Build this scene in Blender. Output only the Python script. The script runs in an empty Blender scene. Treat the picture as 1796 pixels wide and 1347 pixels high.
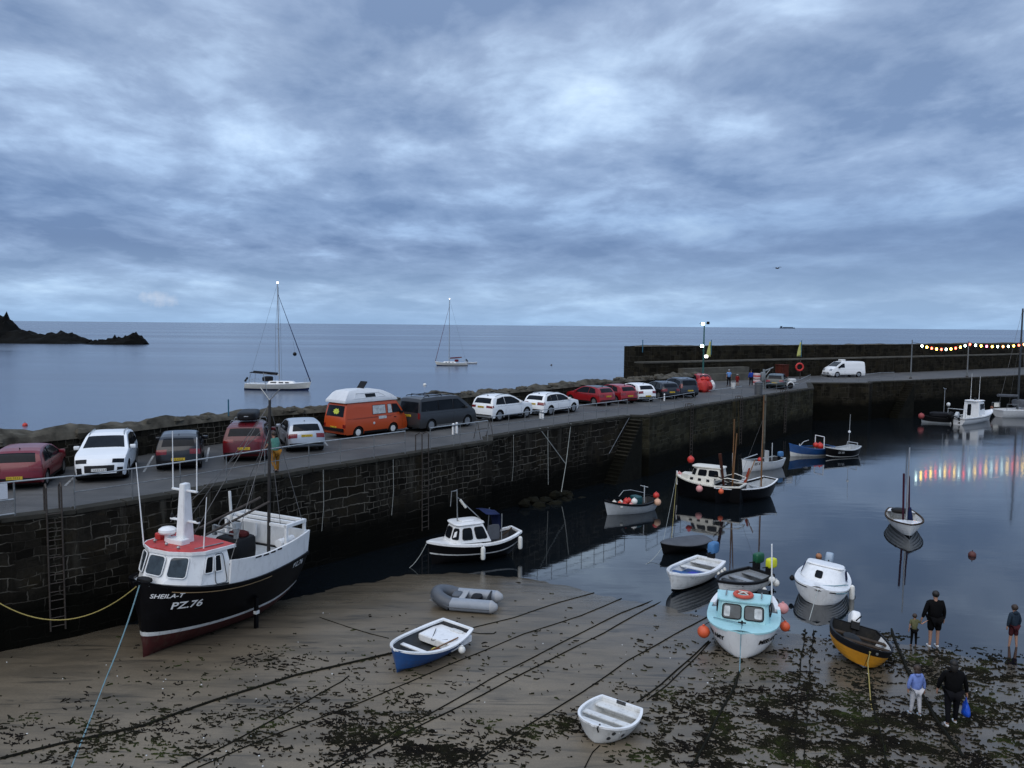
import bpy, bmesh, math, random
from mathutils import Vector, Matrix, noise as mnoise
R = math.radians
scene = bpy.context.scene
COL = scene.collection
random.seed(7)

# ---------------- camera, sky, sun, exposure ----------------
PITCH, ROLL, CAMZ, FPX, CX, CY = R(4.23), R(0.51), 10.3, 1400.0, 898.0, 673.5
cam_d = bpy.data.cameras.new('camera')
cam = bpy.data.objects.new('camera', cam_d); COL.objects.link(cam)
F_ = Vector((0, math.cos(PITCH), -math.sin(PITCH)))
U0 = Vector((0, math.sin(PITCH), math.cos(PITCH)))
R0 = Vector((1, 0, 0))
R_ = R0*math.cos(ROLL) + U0*math.sin(ROLL)
U_ = U0*math.cos(ROLL) - R0*math.sin(ROLL)
cam.matrix_world = Matrix(((R_.x, U_.x, -F_.x, 0), (R_.y, U_.y, -F_.y, 0), (R_.z, U_.z, -F_.z, CAMZ), (0, 0, 0, 1)))
cam_d.lens = 36*FPX/1796; cam_d.sensor_width = 36; cam_d.clip_start = .1; cam_d.clip_end = 60000
scene.camera = cam
scene.view_settings.view_transform = 'Standard'
scene.view_settings.look = 'None'
scene.view_settings.exposure = 0.25
scene.view_settings.gamma = 1

SUN_EL, SUN_AZ = 52, 205       # azimuth of the sun, clockwise from +Y (behind the camera)
world = bpy.data.worlds.new('World'); scene.world = world; world.use_nodes = True
nt = world.node_tree; N = nt.nodes; L_ = nt.links; N.clear()
def wn(t, **k):
    n = N.new(t)
    for a, v in k.items():
        if hasattr(n, a): setattr(n, a, v)
    return n
def wm(op, a, b=None, c=None, clamp=False):
    n = N.new('ShaderNodeMath'); n.operation = op; n.use_clamp = clamp
    for i, v in enumerate((a, b, c)):
        if v is None: continue
        if hasattr(v, 'links'): L_.new(v, n.inputs[i])
        else: n.inputs[i].default_value = v
    return n.outputs[0]
tc = wn('ShaderNodeTexCoord')
sep = wn('ShaderNodeSeparateXYZ'); L_.new(tc.outputs['Generated'], sep.inputs[0])
zc = wm('MAXIMUM', sep.outputs[2], 0.0)
den = wm('ADD', zc, .17)
cx_ = wm('DIVIDE', sep.outputs[0], den); cy_ = wm('DIVIDE', sep.outputs[1], den)
comb = wn('ShaderNodeCombineXYZ'); L_.new(cx_, comb.inputs[0]); L_.new(cy_, comb.inputs[1])
def wnoise(scale, detail, rough, off, stretch=(1,1,1), dist=0, src=None):
    mp = wn('ShaderNodeMapping'); mp.inputs['Location'].default_value = off; mp.inputs['Scale'].default_value = stretch
    L_.new(src or comb.outputs[0], mp.inputs[0])
    n = wn('ShaderNodeTexNoise'); n.inputs['Scale'].default_value = scale; n.inputs['Detail'].default_value = detail
    n.inputs['Roughness'].default_value = rough; n.inputs['Distortion'].default_value = dist
    L_.new(mp.outputs[0], n.inputs['Vector']); return n.outputs[0]
n1 = wnoise(1.3, 8, .57, (5.3, 2.9, 0), (1.25, 1.0, 1), .25)
n2 = wnoise(5.2, 6, .6, (7.3, 4.4, 2), (1.2, 1.0, 1), .3)
n3 = wnoise(.6, 2, .5, (1.9, 6.2, 5), (.8, 1, 1), 0)
n4 = wnoise(1.15, 4, .55, (2.2, 8.1, 4), (.95, 1.0, 1), .5)
crease = wm('SUBTRACT', 1.0, wm('MULTIPLY', wm('ABSOLUTE', wm('SUBTRACT', n4, .5)), 7.0), clamp=True)
n5 = wnoise(2.9, 5, .6, (6.2, 1.1, 9), (1.1, 1.0, 1), .4)
crease2 = wm('SUBTRACT', 1.0, wm('MULTIPLY', wm('ABSOLUTE', wm('SUBTRACT', n5, .5)), 8.0), clamp=True)
nn = wm('ADD', wm('ADD', wm('MULTIPLY', n1, .62), wm('MULTIPLY', n2, .10)), wm('MULTIPLY', n3, .44))
nn = wm('ADD', wm('ADD', nn, wm('MULTIPLY', crease, .055)), wm('SUBTRACT', wm('MULTIPLY', crease2, .028), .098))
cr = wn('ShaderNodeValToRGB'); L_.new(nn, cr.inputs[0])
e = cr.color_ramp.elements
e[0].position = .44; e[0].color = (.150, .218, .372, 1)
e[1].position = .70; e[1].color = (.56, .69, .88, 1)
m_ = cr.color_ramp.elements.new(.54); m_.color = (.26, .34, .51, 1)
m_ = cr.color_ramp.elements.new(.61); m_.color = (.38, .49, .69, 1)
# a clearer pale band above the horizon and a thicker dark deck over it
hz = wn('ShaderNodeValToRGB'); L_.new(zc, hz.inputs[0])
e = hz.color_ramp.elements
e[0].position = 0; e[0].color = (.74, .88, 1.0, 1)
e[1].position = 1; e[1].color = (1.9, 1.85, 1.75, 1)
for p, c in ((.035, (1.0, 1.05, 1.06)), (.06, (.74, .80, .88)), (.13, (.80, .88, .95)), (.2, (1.02, 1.05, 1.05)), (.30, (1.03, 1.03, 1.0)), (.42, (1.2, 1.16, 1.1))):
    q = e.new(p); q.color = (*c, 1)
mul = wn('ShaderNodeMix'); mul.data_type = 'RGBA'; mul.blend_type = 'MULTIPLY'; mul.inputs[0].default_value = 1
L_.new(cr.outputs[0], mul.inputs[6]); L_.new(hz.outputs[0], mul.inputs[7])
# a heavier cloud bank low on the right
bz = wn('ShaderNodeValToRGB'); L_.new(zc, bz.inputs[0]); e = bz.color_ramp.elements
e[0].position = .028; e[0].color = (0,0,0,1); e[1].position = .17; e[1].color = (0,0,0,1)
for p in (.052, .105): q = e.new(p); q.color = (1,1,1,1)
bxr = wn('ShaderNodeMapRange'); bxr.inputs['From Min'].default_value = -.25; bxr.inputs['From Max'].default_value = .4; bxr.inputs['To Max'].default_value = .62; L_.new(sep.outputs[0], bxr.inputs[0])
bank = wn('ShaderNodeMix'); bank.data_type = 'RGBA'; L_.new(wm('MULTIPLY', wm('MULTIPLY', bz.outputs[0], bxr.outputs[0]), wm('ADD', wm('MULTIPLY', n2, .8), .6), clamp=True), bank.inputs[0]); L_.new(mul.outputs[2], bank.inputs[6]); bank.inputs[7].default_value = (.105, .175, .335, 1)
# a small cumulus catching warm light, far left
dxp = wm('MULTIPLY', wm('ADD', sep.outputs[0], .402), 42.0); dzp = wm('MULTIPLY', wm('SUBTRACT', sep.outputs[2], .0255), 105.0)
puff = wm('SUBTRACT', wm('ADD', 1.0, wm('MULTIPLY', wm('SUBTRACT', wnoise(60, 4, .6, (0,0,0), (1,1,1), 0, tc.outputs['Generated']), .5), 3.2)), wm('ADD', wm('MULTIPLY', dxp, dxp), wm('MULTIPLY', dzp, dzp)), clamp=True)
# thin smooth haze near the horizon
sm = wn('ShaderNodeMix'); sm.data_type = 'RGBA'
fac = wm('MULTIPLY', wm('SUBTRACT', 1.0, wm('MULTIPLY', zc, 11.0), clamp=True), .75)
L_.new(fac, sm.inputs[0]); L_.new(bank.outputs[2], sm.inputs[6]); sm.inputs[7].default_value = (.275, .42, .63, 1)
sky = wn('ShaderNodeTexSky'); sky.sky_type = 'NISHITA'; sky.sun_disc = False
sky.sun_elevation = R(SUN_EL); sky.sun_rotation = R(SUN_AZ)
skb = wn('ShaderNodeMix'); skb.data_type = 'RGBA'; skb.blend_type = 'MULTIPLY'; skb.inputs[0].default_value = 1
L_.new(sky.outputs[0], skb.inputs[6]); skb.inputs[7].default_value = (.09, .09, .09, 1)
fm = wn('ShaderNodeMix'); fm.data_type = 'RGBA'; fm.inputs[0].default_value = .08
pf = wn('ShaderNodeMix'); pf.data_type = 'RGBA'; L_.new(wm('MULTIPLY', puff, .35), pf.inputs[0]); L_.new(sm.outputs[2], pf.inputs[6]); pf.inputs[7].default_value = (.60, .60, .66, 1)
tint = wn('ShaderNodeMix'); tint.data_type = 'RGBA'; tint.blend_type = 'MULTIPLY'; tint.inputs[0].default_value = 1; L_.new(pf.outputs[2], tint.inputs[6]); tint.inputs[7].default_value = (.965, .99, .995, 1)
L_.new(tint.outputs[2], fm.inputs[6]); L_.new(skb.outputs[2], fm.inputs[7])
bg = wn('ShaderNodeBackground'); bg.inputs[1].default_value = 1.1
L_.new(fm.outputs[2], bg.inputs[0])
wo = wn('ShaderNodeOutputWorld'); L_.new(bg.outputs[0], wo.inputs[0])

sun_d = bpy.data.lights.new('sun', 'SUN'); sun_d.energy = 1.5; sun_d.angle = R(75); sun_d.color = (1, .92, .80)
sun = bpy.data.objects.new('sun', sun_d); COL.objects.link(sun)
az = R(SUN_AZ); el = R(SUN_EL)
sdir = Vector((math.sin(az)*math.cos(el), math.cos(az)*math.cos(el), math.sin(el)))
sun.rotation_euler = sdir.to_track_quat('Z', 'Y').to_euler(); sun.location = (0, -20, 60)

# ---------------- measuring helpers: where a line of sight meets a level surface ----------------
def ray(px, py):
    return (F_ + R_*((px-CX)/FPX) + U_*((CY-py)/FPX))
def at(px, py, z=0.0):
    d = ray(px, py); t = (z-CAMZ)/d.z
    return Vector((d.x*t, d.y*t, z))
def zat(P, py, px=None):
    """height of a point standing over plan position P that is seen at row py"""
    lo, hi = -5.0, 60.0
    for _ in range(50):
        m = (lo+hi)/2; v = Vector((P[0], P[1], m-CAMZ)); yy = CY-FPX*v.dot(U_)/v.dot(F_)
        if yy > py: lo = m
        else: hi = m
    return (lo+hi)/2
def pxof(P):
    v = Vector((P[0], P[1], P[2]-CAMZ)); return CX+FPX*v.dot(R_)/v.dot(F_)
def vis(px, py, Y):
    d = ray(px, py); t = Y/d.y
    return Vector((d.x*t, Y, CAMZ+d.z*t))

# ---------------- object helpers ----------------
def tag(o, label=None, cat=None, group=None, kind=None):
    if label: o['label'] = label
    if cat: o['category'] = cat
    if group: o['group'] = group
    if kind: o['kind'] = kind
    return o
def empty(name, loc=(0,0,0), rz=0, label=None, cat=None, group=None, rx=0, ry=0):
    o = bpy.data.objects.new(name, None); COL.objects.link(o); o.empty_display_size = .3
    o.location = loc; o.rotation_euler = (rx, ry, rz)
    return tag(o, label, cat, group)

class MB:
    def __init__(s): s.v = []; s.f = []; s.m = []; s.uv = {}
    def add(s, vs, fs, mi=0):
        b = len(s.v); s.v += [tuple(v) for v in vs]
        for f in fs: s.f.append([b+i for i in f]); s.m.append(mi)
        return s
    def box(s, c, d, rz=0, mi=0, M=None, taper=1.0):
        vs = []
        for z in (-.5, .5):
            k = 1 if z < 0 else taper
            for x, y in ((-.5,-.5),(.5,-.5),(.5,.5),(-.5,.5)):
                p = Vector((x*d[0]*k, y*d[1]*k, z*d[2]))
                if rz: p = Matrix.Rotation(rz, 3, 'Z') @ p
                p = p + Vector(c)
                if M is not None: p = M @ p
                vs.append(p)
        return s.add(vs, [(0,3,2,1),(4,5,6,7),(0,1,5,4),(1,2,6,5),(2,3,7,6),(3,0,4,7)], mi)
    def tube(s, pts, r, n=8, mi=0, caps=True):
        pts = [Vector(p) for p in pts]; k = len(pts)
        rs = r if isinstance(r, (list, tuple)) else [r]*k
        vs = []; prev = None
        for i, p in enumerate(pts):
            t = (pts[min(i+1, k-1)]-pts[max(i-1, 0)])
            t = t.normalized() if t.length > 1e-9 else Vector((0,0,1))
            if prev is None:
                a = Vector((0,0,1)) if abs(t.z) < .9 else Vector((1,0,0))
                u = t.cross(a).normalized()
            else:
                u = (prev - t*prev.dot(t)).normalized()
            prev = u; w = t.cross(u)
            for j in range(n):
                an = 2*math.pi*j/n; vs.append(p + (u*math.cos(an)+w*math.sin(an))*rs[i])
        fs = [(i*n+j, i*n+(j+1)%n, (i+1)*n+(j+1)%n, (i+1)*n+j) for i in range(k-1) for j in range(n)]
        if caps: fs += [tuple(range(n))[::-1], tuple(range((k-1)*n, k*n))]
        return s.add(vs, fs, mi)
    def grid(s, g, mi=0, closed_u=False, closed_v=False, flip=False):
        a = len(g); b = len(g[0]); vs = [p for row in g for p in row]; fs = []
        for i in range(a if closed_u else a-1):
            for j in range(b if closed_v else b-1):
                q = (i*b+j, ((i+1)%a)*b+j, ((i+1)%a)*b+(j+1)%b, i*b+(j+1)%b)
                fs.append(q[::-1] if flip else q)
        return s.add(vs, fs, mi)
    def lathe(s, prof, c=(0,0,0), n=16, mi=0, M=None):
        g = []
        for r, z in prof:
            row = []
            for j in range(n):
                a = 2*math.pi*j/n; p = Vector((r*math.cos(a), r*math.sin(a), z))
                if M is not None: p = M @ p
                row.append(p+Vector(c))
            g.append(row)
        s.grid(g, mi, closed_v=True, flip=True)
        k = len(s.v)-len(prof)*n
        s.f.append([k+i for i in range(n)][::-1]); s.m.append(mi)
        s.f.append([k+(len(prof)-1)*n+i for i in range(n)]); s.m.append(mi)
        return s
    def ball(s, c, r, n=12, mi=0, sc=(1,1,1), rough=0, seed=0, M=None):
        vs = []; m = n//2+1
        for i in range(m):
            th = math.pi*i/(m-1)
            for j in range(n):
                a = 2*math.pi*j/n
                p = Vector((math.sin(th)*math.cos(a), math.sin(th)*math.sin(a), math.cos(th)))
                if rough: p = p*(1+rough*mnoise.noise(p*1.7+Vector((seed*3.1, seed*1.7, seed))))
                p = Vector((p.x*sc[0]*r, p.y*sc[1]*r, p.z*sc[2]*r))
                if M is not None: p = M @ p
                vs.append(p+Vector(c))
        fs = [(i*n+j, (i+1)*n+j, (i+1)*n+(j+1)%n, i*n+(j+1)%n) for i in range(m-1) for j in range(n)]
        return s.add(vs, fs, mi)
    def prism(s, poly, z0, z1, mi=0):
        n = len(poly); vs = [(p[0], p[1], z0) for p in poly]+[(p[0], p[1], z1) for p in poly]
        fs = [(i, (i+1)%n, n+(i+1)%n, n+i) for i in range(n)]+[tuple(range(n))[::-1], tuple(range(n, 2*n))]
        return s.add(vs, fs, mi)
    def sbox(s, c, d, e=.35, n=16, mi=0, M=None):
        """rounded box (superellipsoid)"""
        vs = []; m = n//2+1
        sg = lambda v, k: math.copysign(abs(v)**k, v)
        for i in range(m):
            th = -math.pi/2+math.pi*i/(m-1)
            for j in range(n):
                a = 2*math.pi*(j+.5)/n
                p = Vector((sg(math.cos(th), e)*sg(math.cos(a), e)*d[0]/2, sg(math.cos(th), e)*sg(math.sin(a), e)*d[1]/2, sg(math.sin(th), e)*d[2]/2))
                if M is not None: p = M @ p
                vs.append(p+Vector(c))
        fs = [(i*n+j, i*n+(j+1)%n, (i+1)*n+(j+1)%n, (i+1)*n+j) for i in range(m-1) for j in range(n)]
        return s.add(vs, fs, mi)
    def xf(s, M):
        s.v = [tuple(M @ Vector(v)) for v in s.v]; return s
    def build(s, name, mats, parent=None, smooth=True, ang=35, bevel=0, merge=True):
        me = bpy.data.meshes.new(name); me.from_pydata(s.v, [], s.f)
        if not isinstance(mats, (list, tuple)): mats = [mats]
        for m in mats: me.materials.append(m)
        me.polygons.foreach_set('material_index', s.m)
        me.update()
        bm = bmesh.new(); bm.from_mesh(me)
        if merge: bmesh.ops.remove_doubles(bm, verts=bm.verts, dist=1e-5)
        if bevel:
            ed = [e for e in bm.edges if len(e.link_faces) == 2 and e.calc_face_angle(0) > R(40)]
            bmesh.ops.bevel(bm, geom=ed, offset=bevel, segments=2, affect='EDGES', clamp_overlap=True)
        bm.to_mesh(me); bm.free()
        if smooth:
            me.polygons.foreach_set('use_smooth', [True]*len(me.polygons))
            me.set_sharp_from_angle(angle=R(ang))
        o = bpy.data.objects.new(name, me); COL.objects.link(o)
        if parent is not None: o.parent = parent
        return o
def fixn(o):
    bm = bmesh.new(); bm.from_mesh(o.data); bmesh.ops.recalc_face_normals(bm, faces=bm.faces); bm.to_mesh(o.data); bm.free(); return o
def copy_tree(o, parent=None):
    c = o.copy(); COL.objects.link(c); c.parent = parent
    for ch in [x for x in bpy.data.objects if x.parent == o and x != c]: copy_tree(ch, c)
    return c
def sag(a, b, d, n=10):
    a = Vector(a); b = Vector(b)
    return [a.lerp(b, i/n) - Vector((0, 0, 4*d*(i/n)*(1-i/n))) for i in range(n+1)]
def interp(tab, x):
    if x <= tab[0][0]: return tab[0][1]
    for (a, b), (c, d) in zip(tab, tab[1:]):
        if x <= c: return b+(d-b)*(x-a)/(c-a) if c > a else d
    return tab[-1][1]

# ---------------- materials ----------------
_M = {}
def mat(name, col, rough=.5, metal=0, var=.12, vs=3.0, bump=0, bs=30, coat=0, dirt=0, emis=None, es=0, spec=.5):
    if name in _M: return _M[name]
    if rough >= .7: spec = min(spec, .12)
    m = bpy.data.materials.new(name); m.use_nodes = True; t = m.node_tree; n = t.nodes; l = t.links
    b = n['Principled BSDF']; b.inputs['Roughness'].default_value = rough; b.inputs['Metallic'].default_value = metal
    b.inputs['Coat Weight'].default_value = coat; b.inputs['Coat Roughness'].default_value = .06
    b.inputs['Specular IOR Level'].default_value = spec
    co = n.new('ShaderNodeTexCoord')
    nz = n.new('ShaderNodeTexNoise'); nz.inputs['Scale'].default_value = vs; nz.inputs['Detail'].default_value = 6; nz.inputs['Roughness'].default_value = .6
    l.new(co.outputs['Object'], nz.inputs['Vector'])
    rp = n.new('ShaderNodeValToRGB'); l.new(nz.outputs[0], rp.inputs[0])
    rp.color_ramp.elements[0].position = .3; rp.color_ramp.elements[1].position = .7
    rp.color_ramp.elements[0].color = (*[c*(1-var) for c in col], 1); rp.color_ramp.elements[1].color = (*[min(1, c*(1+var)) for c in col], 1)
    out = rp.outputs[0]
    if dirt:
        n2 = n.new('ShaderNodeTexNoise'); n2.inputs['Scale'].default_value = vs*2.3; n2.inputs['Detail'].default_value = 8; n2.inputs['Roughness'].default_value = .7
        mp = n.new('ShaderNodeMapping'); mp.inputs['Scale'].default_value = (1, 1, .35); l.new(co.outputs['Object'], mp.inputs[0]); l.new(mp.outputs[0], n2.inputs['Vector'])
        r2 = n.new('ShaderNodeValToRGB'); r2.color_ramp.elements[0].position = .52; r2.color_ramp.elements[1].position = .75
        r2.color_ramp.elements[0].color = (0,0,0,1); r2.color_ramp.elements[1].color = (dirt,)*3+(1,)
        l.new(n2.outputs[0], r2.inputs[0])
        mx = n.new('ShaderNodeMix'); mx.data_type = 'RGBA'; l.new(r2.outputs[0], mx.inputs[0]); l.new(out, mx.inputs[6]); mx.inputs[7].default_value = (.09, .075, .05, 1)
        out = mx.outputs[2]
    l.new(out, b.inputs['Base Color'])
    if bump:
        n3 = n.new('ShaderNodeTexNoise'); n3.inputs['Scale'].default_value = bs; n3.inputs['Detail'].default_value = 4; l.new(co.outputs['Object'], n3.inputs['Vector'])
        bp = n.new('ShaderNodeBump'); bp.inputs['Strength'].default_value = bump; bp.inputs['Distance'].default_value = .02
        l.new(n3.outputs[0], bp.inputs['Height']); l.new(bp.outputs[0], b.inputs['Normal'])
    if emis: b.inputs['Emission Color'].default_value = (*emis, 1); b.inputs['Emission Strength'].default_value = es
    _M[name] = m; return m
white = mat('white_gelcoat', (.78,.79,.79), .28, coat=.3, var=.05, dirt=.25)
whitew = mat('weathered_white_paint', (.62,.63,.62), .5, var=.12, dirt=.55, bump=.1)
offw = mat('cream_paint', (.66,.64,.57), .45, var=.08, dirt=.3)
black = mat('black_hull_paint', (.0035,.0035,.0045), .35, var=.3, spec=.12)
blackm = mat('black_rubber', (.006,.006,.006), .6, var=.3, spec=.3)
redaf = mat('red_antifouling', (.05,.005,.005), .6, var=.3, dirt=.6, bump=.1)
reddk = mat('red_deck_paint', (.42,.035,.03), .5, var=.15, dirt=.3)
turq = mat('turquoise_paint', (.36,.62,.65), .4, var=.06, dirt=.2)
bluep = mat('blue_boat_paint', (.014,.075,.235), .3, var=.15, coat=.2, dirt=.25)
bluei = mat('blue_interior', (.012,.08,.25), .5, var=.25, dirt=.3)
yelp = mat('yellow_boat_paint', (.48,.21,.012), .42, var=.15, dirt=.4)
greyp = mat('grey_boat_paint', (.24,.26,.28), .5, var=.12, dirt=.4)
greyl = mat('light_grey_paint', (.42,.45,.47), .45, var=.1, dirt=.3)
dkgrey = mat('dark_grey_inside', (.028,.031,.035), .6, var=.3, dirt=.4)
wood = mat('varnished_spar', (.16,.075,.025), .45, var=.25, vs=8)
woodd = mat('dark_timber', (.045,.03,.018), .7, var=.3, vs=6, bump=.3)
steel = mat('galvanised_steel', (.30,.31,.31), .4, .7, var=.25, vs=8)
steeld = mat('rusty_dark_steel', (.055,.045,.038), .65, .4, var=.4, vs=10)
alu = mat('aluminium_spar', (.42,.43,.44), .35, .6, var=.1)
glass = mat('dark_window_glass', (.008,.010,.013), .08, var=.3, spec=.12)
glassl = mat('boat_window_glass', (.030,.042,.050), .08, var=.6, vs=2.6, spec=.5)
curtain = mat('curtained_window', (.45,.47,.47), .25, var=.35, vs=5)
rubber = mat('tyre_rubber', (.012,.012,.012), .8, var=.2)
alloy = mat('alloy_wheel', (.33,.34,.35), .3, .7, var=.1)
plasticb = mat('black_plastic', (.007,.007,.008), .55, var=.2, spec=.2)
orangef = mat('orange_buoy_plastic', (.62,.10,.035), .5, var=.15, dirt=.3)
pinkf = mat('faded_pink_buoy_plastic', (.62,.28,.27), .55, var=.12, dirt=.25)
redf = mat('red_buoy_plastic', (.5,.03,.02), .45, var=.15, dirt=.25)
whitef = mat('white_fender_plastic', (.70,.70,.66), .5, var=.08, dirt=.35)
ropel = mat('pale_rope', (.34,.36,.34), .85, var=.2, vs=20)
ropeb = mat('blue_grey_rope', (.16,.27,.31), .8, var=.2, vs=20)
ropey = mat('yellow_rope', (.32,.26,.09), .8, var=.2, vs=20)
roped = mat('weedy_dark_rope', (.010,.010,.007), .95, var=.5, vs=12, spec=.1)
wirem = mat('rigging_wire', (.12,.12,.12), .5, .5, var=.2)
canvasb = mat('navy_canvas', (.012,.02,.065), .8, var=.25, bump=.3)
canvasg = mat('grey_canvas', (.085,.092,.105), .75, var=.15, vs=2, bump=.4, bs=8)
canvask = mat('black_canvas', (.012,.013,.016), .8, var=.3)
plate_y = mat('yellow_number_plate', (.55,.38,.03), .4, var=.03)
plate_w = mat('white_number_plate', (.6,.6,.58), .4, var=.03)
lampr = mat('red_lamp_glass', (.16,.008,.010), .15, var=.1, spec=.7)
lampw = mat('clear_lamp_glass', (.25,.27,.30), .1, var=.2, spec=.8)
skin = mat('skin', (.34,.19,.13), .6, var=.08)
# ================= SETTING =================
QZ = 4.2
def sheet(name, poly, z, m, label=None):
    bm = bmesh.new(); vs = [bm.verts.new((p[0], p[1], z)) for p in poly]; f = bm.faces.new(vs)
    bmesh.ops.triangulate(bm, faces=[f]); bmesh.ops.recalc_face_normals(bm, faces=bm.faces)
    if sum(x.normal.z for x in bm.faces) < 0: bmesh.ops.reverse_faces(bm, faces=bm.faces)
    me = bpy.data.meshes.new(name); bm.to_mesh(me); bm.free(); me.materials.append(m)
    o = bpy.data.objects.new(name, me); COL.objects.link(o); return o

class NT:
    def __init__(s, name):
        s.m = bpy.data.materials.new(name); s.m.use_nodes = True; s.t = s.m.node_tree; s.n = s.t.nodes; s.l = s.t.links; s.b = s.n['Principled BSDF']
        s.co = s.n.new('ShaderNodeTexCoord')
        s.geo = s.n.new('ShaderNodeNewGeometry')
    def put(s, sock, v):
        if hasattr(v, 'links'): s.l.new(v, sock)
        elif sock.type == 'RGBA': sock.default_value = (*v, 1) if isinstance(v, tuple) else (v, v, v, 1)
        else: sock.default_value = v
    def mp(s, src, sc=(1,1,1), loc=(0,0,0), rot=(0,0,0)):
        n = s.n.new('ShaderNodeMapping'); s.l.new(src, n.inputs[0]); n.inputs['Scale'].default_value = sc; n.inputs['Location'].default_value = loc; n.inputs['Rotation'].default_value = rot; return n.outputs[0]
    def noise(s, src, scale, detail=5, rough=.55, dist=0, col=False):
        n = s.n.new('ShaderNodeTexNoise'); s.l.new(src, n.inputs['Vector']); n.inputs['Scale'].default_value = scale; n.inputs['Detail'].default_value = detail
        n.inputs['Roughness'].default_value = rough; n.inputs['Distortion'].default_value = dist; return n.outputs[1 if col else 0]
    def ramp(s, src, stops):
        n = s.n.new('ShaderNodeValToRGB'); s.l.new(src, n.inputs[0]); e = n.color_ramp.elements
        while len(e) < len(stops): e.new(.5)
        for i, (p, c) in enumerate(stops):
            e[i].position = p; e[i].color = (*c, 1) if isinstance(c, tuple) else (c, c, c, 1)
        return n.outputs[0]
    def mix(s, f, a, b, mode='MIX'):
        n = s.n.new('ShaderNodeMix'); n.data_type = 'RGBA'; n.blend_type = mode; s.put(n.inputs[0], f); s.put(n.inputs[6], a); s.put(n.inputs[7], b); return n.outputs[2]
    def math(s, op, a, b=0, clamp=False):
        n = s.n.new('ShaderNodeMath'); n.operation = op; n.use_clamp = clamp; s.put(n.inputs[0], a); s.put(n.inputs[1], b); return n.outputs[0]
    def bump(s, h, st, dist=.05, nrm=None):
        n = s.n.new('ShaderNodeBump'); s.l.new(h, n.inputs['Height']); n.inputs['Strength'].default_value = st; n.inputs['Distance'].default_value = dist
        if nrm is not None: s.l.new(nrm, n.inputs['Normal'])
        return n.outputs[0]
    def xyz(s, src):
        n = s.n.new('ShaderNodeSeparateXYZ'); s.l.new(src, n.inputs[0]); return n.outputs
    def done(s, col=None, rough=None, nrm=None):
        if col is not None: s.put(s.b.inputs['Base Color'], col)
        if rough is not None: s.put(s.b.inputs['Roughness'], rough)
        if nrm is not None: s.l.new(nrm, s.b.inputs['Normal'])
        return s.m

# --- sea ---
t = NT('open_sea_water'); p = t.co.outputs['Object']
a = t.noise(t.mp(p, (.55, 1.6, 1)), .55, 6, .6, .3); b = t.noise(t.mp(p, (.03, .12, 1)), .6, 4, .5)
c = t.noise(t.mp(p, (.002, .012, 1)), 1.0, 4, .6)
h = t.math('ADD', t.math('MULTIPLY', a, .5), t.math('MULTIPLY', b, 2.0))
t.b.inputs['IOR'].default_value = 1.55
sea_m = t.done(t.ramp(c, [(.35, (.055,.078,.120)), (.65, (.075,.100,.148))]), t.ramp(c, [(.35, .16), (.65, .28)]), t.bump(h, .55, .12))
sea = sheet('sea', [(-16000,-50),(16000,-50),(16000,20000),(-16000,20000)], 0, sea_m); tag(sea, kind='structure')
# --- harbour water ---
t = NT('still_harbour_water'); p = t.co.outputs['Object']
a = t.noise(t.mp(p, (.55, 1.5, 1), rot=(0,0,.12)), 1.1, 4, .5, .4); b = t.noise(t.mp(p, (.12, .42, 1), rot=(0,0,.1)), .8, 3, .5, .5)
msk = t.ramp(t.noise(t.mp(p, (.05, .12, 1)), 1.0, 2, .5), [(.42, .34), (.62, 1.0)])
h = t.math('MULTIPLY', t.math('ADD', t.math('MULTIPLY', a, .35), b), msk)
t.b.inputs['IOR'].default_value = 1.95
hx = t.xyz(t.geo.outputs['Position'])[0]
rgh = t.ramp(t.math('DIVIDE', hx, 60.0), [(.36, .035), (.58, .10)])
harb_m = t.done((.004,.006,.008), rgh, t.bump(h, .24, .055))

# --- sand ---
shore_px = [(-420,1190),(-60,1128),(100,1108),(240,1090),(400,1064),(545,1040),(620,1024),(700,1008),(790,1003),(900,1010),(1000,1028),(1060,1040),(1160,1058),(1250,1077),(1330,1092),(1400,1103),(1480,1108),(1560,1112),(1620,1126),(1700,1134),(1796,1150),(1950,1172),(2400,1240)]
shore = [at(x, y, 0).to_2d() for x, y in shore_px]
def sdist(x, y):
    p = Vector((x, y)); best = 1e9; sg = 1
    for a, b in zip(shore, shore[1:]):
        ab = b-a; k = max(0, min(1, (p-a).dot(ab)/ab.length_squared)); q = a+ab*k; d = (p-q).length
        if d < best: best = d; sg = -1 if ab.x*(p.y-a.y)-ab.y*(p.x-a.x) > 0 else 1
    return best*sg
def sandz(x, y):
    d = sdist(x, y)
    sl = .040 if x < 2 else max(.010, .040-.0035*(x-2))
    if d > 0:
        z = sl*3.5*(1-math.exp(-d/3.5))+.004*min(d, 15)
    else: z = .10*d if d > -8 else -.8
    q = Vector((x*.5, y*.9, 1.3))
    z += .016*mnoise.noise(q)+.010*mnoise.noise(q*3.1)+(.006*mnoise.noise(q*7.7))
    return z
def sbase(px, py):
    q = gat(px, py); return q
def gat(px, py):
    z = 0
    for _ in range(4):
        P = at(px, py, z); z = max(-.05, sandz(P.x, P.y))
    return Vector((P.x, P.y, z))
t = NT('wet_harbour_sand'); p = t.co.outputs['Object']
big = t.noise(p, .22, 4, .5); med = t.noise(t.mp(p, (.35, 1.5, 1), rot=(0,0,.32)), 1.1, 6, .6, .4); fine = t.noise(p, 26, 3, .6)
rill = t.noise(t.mp(p, (.28, 2.6, 1), rot=(0,0,.30)), 1.6, 5, .6, .8)
col = t.ramp(big, [(.35, (.158,.126,.084)), (.65, (.215,.176,.122))])
col = t.mix(t.ramp(med, [(.38, .55), (.55, 0.0)]), col, (.075,.064,.046))
col = t.mix(t.ramp(rill, [(.56, 0.0), (.66, .75)]), col, (.032,.029,.022))
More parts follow.
